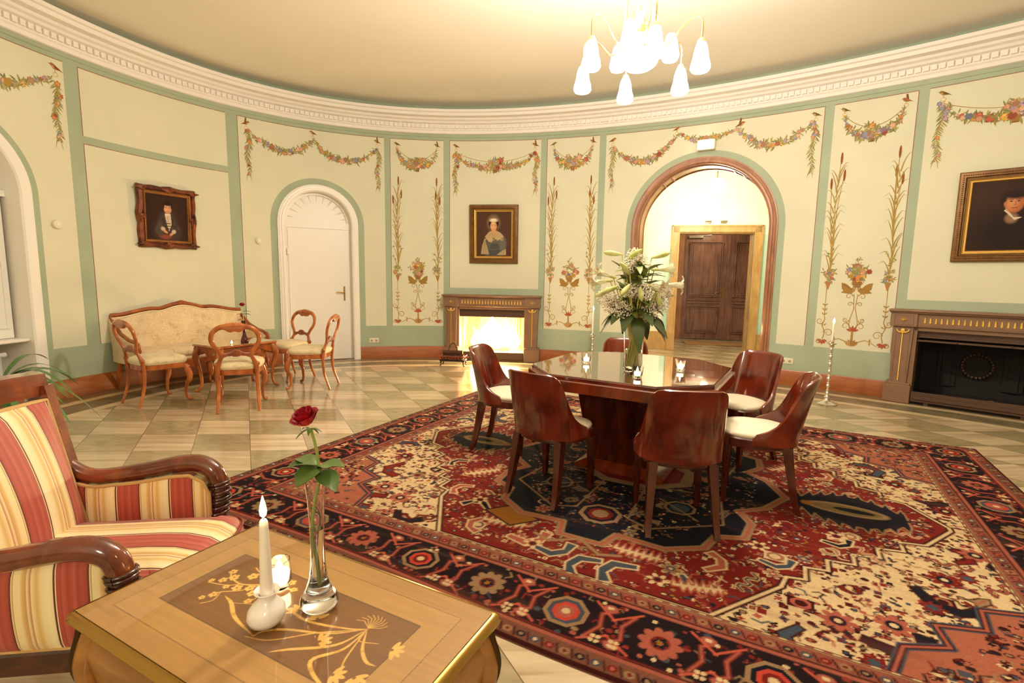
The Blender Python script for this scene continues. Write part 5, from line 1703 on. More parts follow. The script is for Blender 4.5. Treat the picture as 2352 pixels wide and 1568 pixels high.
# stems
mb_s = []
heads = []
def PV(px, pz, dy):    # offset from the vase foot: right, up, away
    return Vector((px, dy, pz))
def stem(tip, r=.0042, m=ST, name='stem'):
    a = Vector((q.uniform(-.036, .036), q.uniform(-.034, .034), .03))
    nk = Vector((a.x*.3-a.y*.9, a.y*.3+a.x*.9, .20)); mid = Vector((tip.x*.35, tip.y*.35, .34))
    mb = MB(); mb.tube(smoothpath([a, nk, mid, tip], 4), r, 6)
    return mb.build(name, m, BQ)
def lily(tip, d, L_=.15, op=.055):
    """trumpet flower with six reflexed petals"""
    d = Vector(d).normalized()
    ux = d.cross(Vector((0, 0, 1))); ux = ux.normalized() if ux.length > .1 else Vector((1, 0, 0)); uy = d.cross(ux)
    mb = MB()
    for k in range(6):
        a = pi*k/3; rows = []
        lift = 0 if k % 2 else .003
        for i in range(9):
            u = i/8
            rr = .006+lift+op*.55*u**1.6+(op*.75)*max(0, u-.72)/.28
            ax = L_*(u if u < .9 else .9+(u-.9)*.1)-(.02*max(0, u-.85)/.15)
            hw = (.010+.026*sin(pi*min(1, u*.95)))*(1 if u < .98 else .3)
            c = tip+d*ax
            row = []
            for s in (-1, 0, 1):
                aa = a+s*hw/max(rr, .012)*.75
                row.append(tuple(c+(ux*cos(aa)+uy*sin(aa))*(rr+(-.002 if s == 0 else 0))))
            rows.append(row)
        vs = [p for r_ in rows for p in r_]
        fs = [(i*3+s, i*3+s+1, i*3+s+4, i*3+s+3) for i in range(8) for s in range(2)]
        mb.add(vs, fs)
    o = mb.build('lily', PET, BQ, smooth=60)
    tube = MB(); tube.tube([tip-d*.02, tip, tip+d*.03], [.006, .009, .010], 8, 0); tube.build('calyx', ST, o)
    an = MB()
    for k in range(5):
        a = 2*pi*k/5; e = tip+d*(L_*.82)+(ux*cos(a)+uy*sin(a))*.02
        an.tube([tip+d*.03, e], .0012, 5); an.sphere(tuple(e), .005, 6, sc=(1, .6, .6))
    an.build('stamen', mat('yellow_stamen', lin('c9a23c'), .6), o)
def bud(tip, d, L_=.11, r=.017):
    d = Vector(d).normalized(); mb = MB()
    pts = [tip+d*(L_*u) for u in (0, .12, .35, .65, .85, .97, 1)]
    mb.tube(pts, [.005, .010, r*.85, r, r*.75, r*.3, .001], 8)
    mb.build('lily_bud', BUD, BQ, smooth=60)
L1 = [  # tip position, flower direction, kind
    ((-.165, .645, -.02), (-1, .30, -.2), 'l'), ((-.17, .62, .06), (-1, -.12, -.1), 'l'), ((.17, .60, -.04), (1, -.02, -.25), 'l'),
    ((.15, .56, .05), (1, -.28, -.1), 'b'), ((.05, .60, -.09), (.7, -.25, -.8), 'l'), ((-.10, .80, .03), (-1, .10, 0), 'b'), ((-.08, .76, .0), (.75, .55, -.2), 'b'),
    ((.10, .78, .02), (1, .28, 0), 'b'), ((-.06, .66, -.06), (-.55, .55, -.4), 'b'), ((-.07, .60, -.12), (-.6, -.55, -.6), 'b'), ((-.01, .585, -.14), (.1, -1, -.35), 'b'),
    ((.115, .55, -.11), (.15, -1, -.35), 'b'), ((.13, .70, .05), (.9, .05, .1), 'l'), ((-.14, .585, -.08), (-1, -.38, -.3), 'b'), ((-.16, .565, .02), (-1, -.45, 0), 'b'), ((.14, .585, .1), (.8, -.5, .3), 'b')]
for p, d, k in L1:
    p = Vector((p[0], p[2], p[1])); d = Vector((d[0], d[2], d[1]))
    stem(p)
    if k == 'l': lily(p, d, .155, .05)
    else: bud(p, d, .13 if abs(d.x) > .5 else .10, .019)
for k in range(34): stem(Vector((q.uniform(-.12, .12), q.uniform(-.12, .12), q.uniform(.45, .6))), .003)
# lily leaves
for k in range(84):
    a = q.random()*2*pi; z = q.uniform(.42, .72)
    mb = MB()
    b = (q.uniform(-.07, .07), q.uniform(-.07, .07), z)
    leaf3(mb, b, (cos(a), sin(a)*.8, q.uniform(.1, .9)), q.uniform(.11, .19), q.uniform(.032, .052), q.uniform(.1, .6))
    mb.build('lily_leaf', LG, BQ, smooth=60)
# collar of big dark leaves
for k in range(18):
    a = 2*pi*k/15+q.uniform(-.1, .1)
    mb = MB(); z = q.uniform(.37, .43)
    leaf3(mb, (.05*cos(a), .05*sin(a), z), (cos(a), sin(a), q.uniform(.0, .35)), q.uniform(.16, .21), q.uniform(.085, .115), q.uniform(.7, 1.15), .18, 8, wav=.15)
    mb.build('dark_leaf', DG, BQ, smooth=60)
for k in range(9):
    a = 2*pi*k/9+.3; mb = MB()
    leaf3(mb, (.04*cos(a), .04*sin(a), .42), (cos(a), sin(a), .4), .16, .05, .3, .2)
    mb.build('dark_leaf', DG, BQ, smooth=60)
# clouds of gypsophila (blossoms nobody could count)
mb, tw = MB(), MB()
cl = [(-.16, .46, -.03, .085), (-.10, .42, -.10, .07), (.13, .46, -.06, .085), (.18, .50, .02, .08), (.06, .41, -.11, .06), (-.19, .50, .06, .08), (.02, .74, .0, .07), (.0, .66, .05, .07), (-.06, .72, -.02, .06), (.03, .55, -.10, .06), (.12, .42, .08, .07), (-.1, .44, .1, .08), (.03, .50, .12, .09), (.20, .56, -.02, .05), (-.02, .80, .02, .05), (-.05, .56, -.1, .05)]
for x, z, y, R in cl:
    base = Vector((x*.3, y*.3, .34))
    for k in range(210):
        v = Vector((q.gauss(0, 1), q.gauss(0, 1), q.gauss(0, 1))).normalized()*R*q.random()**.4
        p = Vector((x, y, z))+v
        s = q.uniform(.0036, .0062)
        mb.add([tuple(p+Vector(e)*s) for e in ((1, 0, 0), (-1, 0, 0), (0, 1, 0), (0, -1, 0), (0, 0, 1), (0, 0, -1))], [(0, 2, 4), (2, 1, 4), (1, 3, 4), (3, 0, 4), (2, 0, 5), (1, 2, 5), (3, 1, 5), (0, 3, 5)])
        if k % 3 == 0:
            m_ = Vector((x, y, z))*.7+base*.3
            tw.tube([m_+v*.1, p], .0007, 3, caps=False)
    tw.tube([base, Vector((x, y, z))], .0012, 4)
o = mb.build('gypsophila_blossoms', GYP, BQ, smooth=0); o['kind'] = 'stuff'
o = tw.build('gypsophila_twigs', TWG, BQ, smooth=0); o['kind'] = 'stuff'

# ------------------------------------------------------------------ floor candlesticks
def candlestick(x, y, label, zc, hcan, zb=0):
    t = thing('floor_candlestick', label, 'candlestick', (x, y, zb))
    s = zc/.72
    pr = [(.105, 0), (.11, .010), (.09, .020), (.05, .035), (.028, .05), (.018, .07), (.034, .085), (.018, .10)]
    z = .10
    while z < zc-.09:
        pr += [(.012, z+.015), (.022, z+.035), (.012, z+.055), (.020, z+.065), (.010, z+.075)]; z += .085
    pr += [(.014, zc-.06), (.03, zc-.04), (.02, zc-.03), (.045, zc-.015), (.048, zc-.008), (.018, zc-.004), (.018, zc+.01), (.0005, zc+.01)]
    mb = MB(); mb.lathe(pr, 18); mb.build('stand', MT['silver'], t)
    mb = MB(); mb.lathe([(.0105, zc+.005), (.0105, zc+hcan-.01), (.006, zc+hcan), (.0005, zc+hcan)], 12); mb.build('candle', MT['wax'], t)
    mb = MB(); mb.lathe([(.0005, zc+hcan+.002), (.010, zc+hcan+.014), (.011, zc+hcan+.026), (.006, zc+hcan+.045), (.0005, zc+hcan+.062)], 10); mb.build('candle_flame', MT['flame'], t)
    point_light('floor_candle_light', (x, y, zc+hcan+.03), .5, (1, .6, .28), .02)
candlestick(1.24, 7.78, 'silver floor candlestick with lit candle, standing left behind the lily bouquet', .55, .37)
candlestick(3.66, 5.77, 'silver floor candlestick with lit candle, behind the rightmost dining chair', .72, .22)
# ------------------------------------------------------------------ salon group by the white door
CH = wood('cherry_wood', lin('8e4418'), lin('c87436'), .22, (3, 3, 1), 4, .5)
CHD = wood('carved_cherry_wood', lin('7a3616'), lin('b0602a'), .28, (3, 3, 1), 4, .4)
def damask(name, c1, c2, sc=9):
    m, nt, b = newmat(name); L = nt.links; N = nt.nodes.new
    tc = N('ShaderNodeTexCoord')
    v = N('ShaderNodeTexVoronoi'); v.inputs['Scale'].default_value = sc; v.feature = 'SMOOTH_F1'
    n = N('ShaderNodeTexNoise'); n.inputs['Scale'].default_value = sc*1.6; n.inputs['Detail'].default_value = 4; n.inputs['Distortion'].default_value = 2.5
    L.new(tc.outputs['Object'], v.inputs['Vector']); L.new(tc.outputs['Object'], n.inputs['Vector'])
    a = N('ShaderNodeMath'); a.operation = 'MULTIPLY_ADD'; L.new(v.outputs['Distance'], a.inputs[0]); a.inputs[1].default_value = .5; L.new(n.outputs['Fac'], a.inputs[2])
    r = N('ShaderNodeValToRGB'); e = r.color_ramp.elements
    e[0].position = .52; e[0].color = (*c2, 1); e[1].position = .80; e[1].color = (*c1, 1)
    x = r.color_ramp.elements.new(.62); x.color = (*tuple(p*.94 for p in c1), 1)
    x = r.color_ramp.elements.new(.72); x.color = (*tuple((p+q_)/2 for p, q_ in zip(c1, c2)), 1)
    L.new(a.outputs[0], r.inputs[0]); L.new(r.outputs[0], b.inputs['Base Color'])
    b.inputs['Roughness'].default_value = .65; b.inputs['Sheen Weight'].default_value = .2
    bp = N('ShaderNodeBump'); bp.inputs['Strength'].default_value = .25; bp.inputs['Distance'].default_value = .003
    L.new(a.outputs[0], bp.inputs['Height']); L.new(bp.outputs[0], b.inputs['Normal'])
    return m
DAM = damask('floral_cream_damask', lin('e0cba2'), lin('c9a97c'), 9)
DAMS = damask('floral_cream_seat_damask', lin('e2d2a8'), lin('c6b284'), 14)
PIPE = mat('cream_piping', lin('ece0c0'), .7)
def cab_leg(x, y, dx, dy, h, s=1.0, m=None, parent=None, z0=.0, carve=True):
    """cabriole leg: knee out, ankle in, small scrolled foot; (dx,dy) outward direction"""
    P = [(0, h), (.014, h-.05), (.030, h-.11), (.026, h-.17), (.006, h*.48), (-.004, h*.25), (.002, h*.12), (.018, h*.05), (.030, .018)]
    rad = [.028, .033, .033, .027, .020, .0155, .0135, .015, .013]
    pts = smoothpath([(x+dx*a*s*1.2, y+dy*a*s*1.2, z+z0) for a, z in P], 3)
    rr = [interp(i/(len(pts)-1), [k/(len(rad)-1) for k in range(len(rad))], rad)*s for i in range(len(pts))]
    mb = MB(); mb.tube(pts, rr, 10)
    fx, fy = x+dx*.038*s*1.2, y+dy*.038*s*1.2
    mb.sphere((fx, fy, .016*s+z0), .016*s, 10, sc=(1.25, 1.25, 1.0))
    o = mb.build('leg', m or CH, parent, smooth=60)
    if carve:
        c = MB()
        for k in range(7): c.sphere((x+dx*(.046-.002*k)*s, y+dy*(.046-.002*k)*s, h-.05-.022*k+z0), .008*s, 6)
        c.sphere((x+dx*.03*s, y+dy*.03*s, h-.03+z0), .022*s, 8, sc=(1, 1, 1.3))
        c.build('knee_carving', CHD, o, smooth=60)
    return o
def seat_shape(wf, wr, d0, d1, off=0.0, n=44):
    P = []
    for k in range(n):
        a = 2*pi*k/n; c, s = cos(a), sin(a)
        v = np.sign(s)*abs(s)**.55
        y = (d1 if s > 0 else d0)*abs(v)*np.sign(s)
        w_ = wr+(wf-wr)*(v+1)/2
        P.append((np.sign(c)*abs(c)**.45*w_*(1-off/w_), y*(1-off/.22)))
    return P
def salon_chair(label):
    t = thing('salon_chair', label, 'chair')
    mb = MB(); mb.rings([[(x, y, z) for x, y in seat_shape(.245, .19, .215, .225, o_)] for o_, z in ((.012, .37), (0, .378), (0, .425), (.006, .43))])
    mb.build('seat_frame', CH, t)
    mb = MB(); mb.rings([[(x, y, z) for x, y in seat_shape(.245, .19, .215, .225, o_)] for o_, z in ((.010, .425), (-.008, .440), (-.014, .466), (.002, .492), (.05, .512), (.11, .518))])
    mb.build('seat_cushion', DAMS, t, smooth=70)
    mb = MB(); P = [(x, y, .434) for x, y in seat_shape(.245, .19, .215, .225, .002)]; mb.tube(P+[P[0]], .005, 6)
    mb.build('piping', PIPE, t)
    yb = lambda z: -.205-.24*max(0, z-.45)
    for s in (-1, 1):
        st = [(s*.175, .40), (s*.172, .47), (s*.150, .53), (s*.135, .575), (s*.155, .63), (s*.195, .69), (s*.212, .75), (s*.195, .815), (s*.145, .860), (s*.07, .880), (0, .888)]
        pts = smoothpath([(x, yb(z), z) for x, z in st], 4)
        n_ = len(pts)
        rr = [interp(i/(n_-1), [0, .12, .2, .35, .6, .8, 1], [.023, .026, .020, .020, .022, .025, .029]) for i in range(n_)]
        mb = MB(); mb.tube(pts, rr, 10, flat=.75)
        mb.sphere((s*.185, yb(.5)+.004, .485), .024, 10, sc=(1, .8, 1))
        mb.build('back_stile', CH, t, smooth=60)
        # sabre rear leg
        pts = smoothpath([(s*.175, -.205, .43), (s*.176, -.20, .34), (s*.180, -.215, .18), (s*.188, -.275, .0)], 5)
        mb = MB(); mb.tube(pts, [interp(i/(len(pts)-1), [0, 1], [.024, .014]) for i in range(len(pts))], 8, flat=.9)
        mb.build('leg', CH, t, smooth=60)
        cab_leg(s*.205, .185, s*.6, .8, .40, 1.0, CH, t)
    # carved crest and cross rail
    mb = MB()
    for k, (w_, h_, zc) in enumerate(((.125, .028, .862),)):
        R2 = []
        for i in range(25):
            u = i/24*2-1; x = u*w_; hh = h_*(1-abs(u)**2.2)+.004; b = .006*cos(u*9)
            y = yb(zc)
            R2.append([(x, y-.016, zc-hh*1.25+b), (x, y+.016, zc-hh*1.25+b), (x, y+.022, zc), (x, y+.014, zc+hh+b), (x, y-.014, zc+hh+b), (x, y-.022, zc)])
        mb.rings(R2)
    mb.build('crest_rail', CHD, t, smooth=50)
    c = MB()
    for i in range(5): c.sphere(((i-2)*.022, yb(.86)+.020, .868+.008*(2-abs(i-2))), .013-.002*abs(i-2), 8, sc=(1, .6, 1.1))
    for s in (-1, 1):
        for i in range(4): c.sphere((s*(.06+.018*i), yb(.86)+.018, .872-.003*i), .008, 6, sc=(1.5, .5, 1))
    c.build('crest_carving', CHD, t, smooth=60)
    mb = MB(); R2 = []
    for i in range(21):
        u = i/20*2-1; x = u*.145; zc = .59+.012*cos(u*pi)-.0; hh = .016+.012*cos(u*pi*1.0)**2+.008*(abs(u) < .3); y = yb(.59)
        R2.append([(x, y-.010, zc-hh), (x, y+.010, zc-hh), (x, y+.014, zc), (x, y+.010, zc+hh), (x, y-.010, zc+hh), (x, y-.014, zc)])
    mb.rings(R2); mb.build('cross_rail', CHD, t, smooth=50)
    return t
sc_ = salon_chair('balloon-back salon chair nearest us, its back turned, before the sofa table')
def place2(o, rear, face, d=.26):
    f = Vector(face).normalized(); o.location = (rear[0]+f.x*d, rear[1]+f.y*d, 0); o.rotation_euler = (0, 0, atan2(f.y, f.x)-pi/2)
place2(sc_, (-2.755, 5.02), (-.40, .90))
for rear, face, lab in (((-3.976, 5.20), (.50, .84), 'leftmost balloon-back salon chair, standing beside the left arm of the sofa'),
    ((-2.255, 6.31), (-1, -.04), 'rightmost balloon-back salon chair, seen from its side near the white door'),
    ((-2.90, 6.99), (-.44, -.9), 'balloon-back salon chair directly before the white door, behind the sofa table')):
    c = copy_tree(sc_); c['label'] = lab; place2(c, rear, face)

# salon table
tc_ = ((-3.718-2.93)/2, (5.856+6.291)/2); ta = atan2(.68, .35)
tc_ = (-3.324, 6.073)
t = thing('sofa_table', 'small cherry wood table with curved legs and glass top before the sofa', 'table', (tc_[0], tc_[1], 0), ta)
LX, LY = .385, .25
def rr_(hx, hy, r, n=5):
    P = []
    for cx, cy, a0 in ((hx-r, hy-r, 0), (-hx+r, hy-r, pi/2), (-hx+r, -hy+r, pi), (hx-r, -hy+r, 3*pi/2)):
        for k in range(n): a = a0+pi/2*k/(n-1); P.append((cx+r*cos(a), cy+r*sin(a)))
    return P
mb = MB(); mb.rings([[(x, y, z) for x, y in rr_(LX-o_, LY-o_, .02)] for o_, z in ((.012, .545), (.0, .552), (0, .562), (.004, .567))]); mb.build('tabletop', CH, t)
GT = mat('glass_plate_on_cherry', lin('8a5a2c'), .02, spec=1, coat=1); GT.node_tree.nodes['Principled BSDF'].inputs['IOR'].default_value = 2.3
mb = MB(); mb.rings([[(x, y, z) for x, y in rr_(LX-.004-o_, LY-.004-o_, .02)] for o_, z in ((0, .5675), (0, .573), (.002, .575))]); mb.build('glass_plate', GT, t)
for s in (-1, 1):
    for ax in (0, 1):
        mb = MB(); R2 = []
        h_ = LX-.05 if ax == 0 else LY-.05
        for i in range(21):
            u = i/20*2-1; a = u*h_; dz = .085+.025*cos(u*pi*2)*(1 if abs(u) < 1 else 0)
            q0 = (LY-.045)*s if ax == 0 else (LX-.045)*s
            R2.append([((a, q0+e, z) if ax == 0 else (q0+e, a, z)) for e, z in ((-.01, .545-dz), (.01, .545-dz), (.01, .545), (-.01, .545))])
        mb.rings(R2); mb.build('apron', CHD, t, smooth=40)
for sx in (-1, 1):
    for sy in (-1, 1):
        cab_leg(sx*(LX-.055), sy*(LY-.055), sx*.75, sy*.75, .545, 1.15, CH, t)

# things on the salon table
REDG = mat('dark_red_glass', lin('5a0c12'), .05, trans=.5, spec=.8)
PETAL = mat('red_rose_petal', lin('a80c20'), .5, noise=.35, nscale=30, sss=.05)
ROSEL = mat('rose_leaf', lin('5a7434'), .35, noise=.3, nscale=20)
def rose_head(mb, c, r, tilt=(0, 0, 1)):
    """layers of curled petals"""
    T = Vector(tilt).normalized(); ux = T.orthogonal().normalized(); uy = T.cross(ux)
    for layer, (n, R, h, op) in enumerate(((3, .22, .95, .05), (4, .42, 1.0, .12), (5, .66, .95, .30), (6, .92, .78, .62))):
        for k in range(n):
            a0 = 2*pi*k/n+layer*.7; wd = 2*pi/n*.72
            vs = []
            for i in range(6):
                v = i/5
                rr = R*(.35+.65*sin(v*pi*.55))*r+op*r*.5*max(0, v-.6)
                z = (h*v-(.30*op*max(0, v-.75)*4))*r*1.25-.35*r
                for j in range(6):
                    u = j/5*2-1
                    a = a0+u*wd*(.55+.45*sin(v*pi*.8)); q_ = rr*(1+.06*u*u)
                    zz = z-.10*r*u*u*v
                    vs.append(tuple(Vector(c)+ux*(q_*cos(a))+uy*(q_*sin(a))+T*zz))
            fs = [(i*6+j, i*6+j+1, (i+1)*6+j+1, (i+1)*6+j) for i in range(5) for j in range(5)]
            mb.add(vs, fs)
VSX, VSY = -3.205, 6.04
t = thing('bud_vase', 'slim dark red glass vase on the sofa table', 'vase', (VSX, VSY, .576))
mb = MB(); mb.lathe([(.0005, 0), (.040, 0), (.044, .01), (.038, .04), (.020, .09), (.015, .14), (.018, .20), (.028, .26), (.025, .26), (.014, .18), (.012, .14), (.0005, .10)], 20, caps=False); mb.build('vase_body', REDG, t)
t = thing('rose', 'small red rose standing in the dark red vase on the sofa table', 'flower', (VSX, VSY, .576))
mb = MB(); mb.tube([(0, 0, .12), (0, 0, .25), (-.005, 0, .36), (-.01, 0, .42)], .0035, 6); mb.build('stem', ST, t)
mb = MB(); rose_head(mb, (-.01, 0, .445), .034); mb.build('blossom', PETAL, t, smooth=60)
for a, z in ((.2, .34), (3.1, .34), (2.6, .27), (.9, .37)):
    mb = MB(); leaf3(mb, (0, 0, z), (cos(a), sin(a)*.5, .15), .085, .04, .3); mb.build('leaf', ROSEL, t, smooth=60)
t = tealight('small lit candle glass on the sofa table beside the red vase', -3.275, 5.885, .576, .6)

# ------------------------------------------------------------------ sofa along the wall (local x along the back, +y front)
SW = 1.60
sd = Vector((.487, .873)); sn = Vector((.873, -.487))
t = thing('sofa', 'antique cream damask sofa with curved cherry frame standing against the left wall', 'sofa', (-4.76, 5.99, 0), atan2(.873, .487)+pi)
# local: x from 0 to -SW runs to the right end; use mirrored helper
Lx = lambda u: -u*SW
_zt = [p.y for p in smoothpath([(0, .875, 0), (.08, .885, 0), (.18, .918, 0), (.26, .938, 0), (.34, .938, 0), (.42, .975, 0), (.5, .995, 0), (.58, .975, 0), (.66, .938, 0), (.74, .938, 0), (.82, .918, 0), (.92, .885, 0), (1, .875, 0)], 8)]
_zx = [p.x for p in smoothpath([(0, 0, 0), (.08, 0, 0), (.18, 0, 0), (.26, 0, 0), (.34, 0, 0), (.42, 0, 0), (.5, 0, 0), (.58, 0, 0), (.66, 0, 0), (.74, 0, 0), (.82, 0, 0), (.92, 0, 0), (1, 0, 0)], 8)]
def ztop(u): return interp(u, _zx, _zt)
BY = lambda z: .06-.16*max(0, z-.42)      # y of the back face (leans to the wall)
mb = MB()
nu, nv = 40, 10
def front(u, v):
    z = .36+(ztop(u)-.02-.36)*v; puff = .035*sin(pi*u)**.4*sin(pi*min(1, v*1.02))**.5
    return (Lx(u), BY(z)+.06+puff, z)
def back(u, v):
    z = .36+(ztop(u)-.02-.36)*v
    return (Lx(u), BY(z), z)
mb.grid(front, nu, nv); mb.grid(back, nu, nv, flip=True)
for e in (0, 1):
    vs = [front(e, j/nv) for j in range(nv+1)]+[back(e, j/nv) for j in range(nv+1)]
    mb.add(vs, [(j, j+1, nv+2+j, nv+1+j) for j in range(nv)])
mb.build('backrest', DAM, t, smooth=60)
mb = MB(); P = [(Lx(u), BY(ztop(u))+.035, ztop(u)) for u in [i/60 for i in range(61)]]
mb.tube(P, .026, 10, flat=.8); mb.build('crest_rail', CHD, t, smooth=60)
mb = MB(); P = [(Lx(u), BY(ztop(u))+.078, ztop(u)-.028) for u in [.02+.96*i/60 for i in range(61)]]; mb.tube(P, .006, 6); mb.build('piping', PIPE, t)
c = MB()
for i in range(7): c.sphere((Lx(.5)+(i-3)*.02, BY(1.0)+.05, 1.012+.010*(3-abs(i-3))/3), .016-.0025*abs(i-3), 8, sc=(1, .8, 1))
c.build('crest_carving', CHD, t, smooth=60)
SD = .60
mb = MB(); mb.bbox((-SW+.03, .08, .30), (-.03, SD-.03, .385), .02); mb.build('seat_base', DAM, t)
mb = MB()
mb.rings([[(x-SW/2, y+.33, z) for x, y in rr_(SW/2-.045-o_, .255-o_, .04)] for o_, z in ((.01, .385), (0, .395), (-.008, .43), (.0, .46), (.03, .478), (.1, .488))])
mb.build('seat_cushion', DAM, t, smooth=70)
mb = MB(); R2 = []
for i in range(41):
    u = i/40; x = -u*SW; dz = .035+.022*cos(u*2*pi*3); y = SD-.01+.01*sin(pi*u)
    R2.append([(x, y-.02, .30-dz), (x, y+.02, .30-dz), (x, y+.028, .32), (x, y+.015, .345), (x, y-.02, .345)])
mb.rings(R2); mb.build('front_rail', CHD, t, smooth=50)
for e, x in ((0, -.0), (1, -SW)):
    s = 1 if e == 0 else -1
    def arm_top(v): return interp(v, [0, .15, .4, .7, .9, 1.0], [.875, .80, .68, .615, .60, .58])
    def armf(off):
        def f(u, v):
            y = .03+(SD-.05)*u; z = .33+(arm_top(u)-.02-.33)*v
            return (x+s*(.02*sin(pi*u)+off+.03*max(0, u-.6)), y-.13*max(0, .7-u)*max(0, v-.3), z)
        return f
    mb = MB(); a, b = armf(.015), armf(-.05)
    mb.grid(a, 16, 8, flip=(s < 0)); mb.grid(b, 16, 8, flip=(s > 0))
    for edge in ([(i/16, 1) for i in range(17)], [(i/16, 0) for i in range(17)], [(0, i/16) for i in range(17)], [(1, i/16) for i in range(17)]):
        vs = [a(*p) for p in edge]+[b(*p) for p in edge]
        mb.add(vs, [(j, j+1, 18+j, 17+j) for j in range(16)])
    mb.build('armrest', DAM, t, smooth=50)
    mb = MB(); P = [Vector(armf(-.018)(i/24, 1))+Vector((0, 0, .012)) for i in range(25)]
    P += [P[-1]+Vector((s*.01, .03, -.01)), P[-1]+Vector((s*.012, .045, -.045)), P[-1]+Vector((s*.01, .035, -.075))]
    mb.tube(smoothpath(P, 2), .026, 10, flat=.8)
    mb.sphere(tuple(P[-1]), .032, 10, sc=(1, .7, 1)); mb.build('arm_rail', CHD, t, smooth=60)
    mb = MB(); mb.tube(smoothpath([tuple(P[-2]), (x+s*.03, SD+.005, .42), (x+s*.02, SD-.03, .34), (x+s*.01, SD-.02, .30)], 4), .020, 8); mb.build('arm_support', CHD, t, smooth=60)
    cab_leg(x-s*.03, SD-.03, s*.4, .8, .29, 1.1, CH, t)
    mb = MB(); mb.tube([(x-s*.02, .10, .34), (x-s*.02, .07, .18), (x-s*.02, .0, .0)], [.028, .024, .016], 8); mb.build('leg', CH, t, smooth=60)
cab_leg(-SW/2, SD-.03, 0, .9, .29, 1.1, CH, t)
# ------------------------------------------------------------------ striped armchair at the left
def stripes(name, axis, off=0.0, period=.262):
    m, nt, b = newmat(name); L = nt.links; N = nt.nodes.new
    tc = N('ShaderNodeTexCoord'); sp = N('ShaderNodeSeparateXYZ'); L.new(tc.outputs['Object'], sp.inputs[0])
    d = N('ShaderNodeMath'); d.operation = 'MULTIPLY_ADD'; L.new(sp.outputs[axis], d.inputs[0]); d.inputs[1].default_value = 1/period; d.inputs[2].default_value = off+20
    f = N('ShaderNodeMath'); f.operation = 'FRACT'; L.new(d.outputs[0], f.inputs[0])
    r = N('ShaderNodeValToRGB'); r.color_ramp.interpolation = 'LINEAR'
    RD, RD2, DK, CR, GO, GO2 = lin('b04a38'), lin('a03c2e'), lin('5a1c18'), lin('ecd9a4'), lin('d8b468'), lin('c99a5c')
    st = [(0, DK), (.012, DK), (.016, CR), (.026, CR), (.032, RD2), (.06, RD), (.09, RD2), (.10, lin('b85644')), (.15, RD), (.17, RD2), (.23, RD), (.26, lin('ba5a46')), (.30, RD2), (.36, RD), (.42, RD2), (.435, DK), (.447, DK), (.452, CR), (.47, GO), (.475, DK), (.48, CR), (.56, CR), (.60, GO), (.64, GO2), (.66, CR), (.70, lin('b87850')), (.71, CR), (.78, GO), (.84, CR), (.93, lin('f2e4b8')), (.985, CR), (.992, DK)]
    e = r.color_ramp.elements
    e[0].position, e[0].color = st[0][0], (*st[0][1], 1); e[1].position, e[1].color = st[-1][0], (*st[-1][1], 1)
    for p, c in st[1:-1]:
        x = e.new(p); x.color = (*c, 1)
    L.new(f.outputs[0], r.inputs[0]); L.new(r.outputs[0], b.inputs['Base Color'])
    b.inputs['Roughness'].default_value = .5; b.inputs['Sheen Weight'].default_value = .25
    return m
AW = wood('polished_walnut', lin('4a1e10'), lin('8a4426'), .16, (2, 2, 2), 5, .7)
AWD = wood('dark_carved_walnut', lin('2c120a'), lin('5a2a18'), .25, (3, 3, 3), 5, .6)
GIMP = mat('tan_gimp_braid', lin('c8a468'), .8, bump=.8, bscale=500)
# local: +y = front of the chair, x = lateral
AX, AY, AA = -1.455, 1.60, radians(-90+8)
t = thing('armchair', 'antique walnut armchair with red and cream striped upholstery, foreground left', 'armchair', (AX, AY, 0), AA)
SB, SB2 = stripes('striped_silk_upright', 0, .28, .215), stripes('striped_silk_side', 1, .12, .19)
HW = .345
yb = lambda z: -.17-.24*max(0, z-.42)
# local x: -HW = far side (away from camera is +world y) ; chair faces world +x, so local +x = world -y (near side)
mb = MB()
def bf(u, v):
    x = (-.255+.51*u); z = .42+.50*v
    return (x*(1+.10*v), yb(z)+.055+.05*sin(pi*u)**.5*sin(pi*min(1, v))**.5, z+.01*sin(pi*u)*v)
def bb(u, v):
    x = (-.255+.51*u); z = .42+.50*v
    return (x*(1+.10*v), yb(z)+.0, z)
mb.grid(bf, 20, 16); mb.grid(bb, 20, 16, flip=True)
for edge in ([(i/16, 1) for i in range(17)], [(0, i/16) for i in range(17)], [(1, i/16) for i in range(17)]):
    vs = [bf(*p) for p in edge]+[bb(*p) for p in edge]; mb.add(vs, [(j, j+1, 18+j, 17+j) for j in range(16)])
mb.build('backrest', SB, t, smooth=60)
mb = MB()
P = [bf(0, j/16) for j in range(17)]+[bf(i/16, 1) for i in range(1, 17)]+[bf(1, 1-j/16) for j in range(1, 17)]
mb.tube([Vector(p)+Vector((0, -.004, 0)) for p in P], .008, 6); mb.build('gimp_braid', GIMP, t, smooth=60)
mb = MB(); R2 = []
for i in range(21):
    u = i/20*2-1; x = u*.338; zc = .968+.015*(1-u*u); hh = .048
    y = yb(zc)
    R2.append([(x, y-.03, zc-hh), (x, y+.035, zc-hh+.008), (x, y+.037, zc), (x, y+.028, zc+hh-.006), (x, y-.022, zc+hh), (x, y-.035, zc+.02)])
mb.rings(R2); mb.build('top_rail', AW, t, smooth=50)
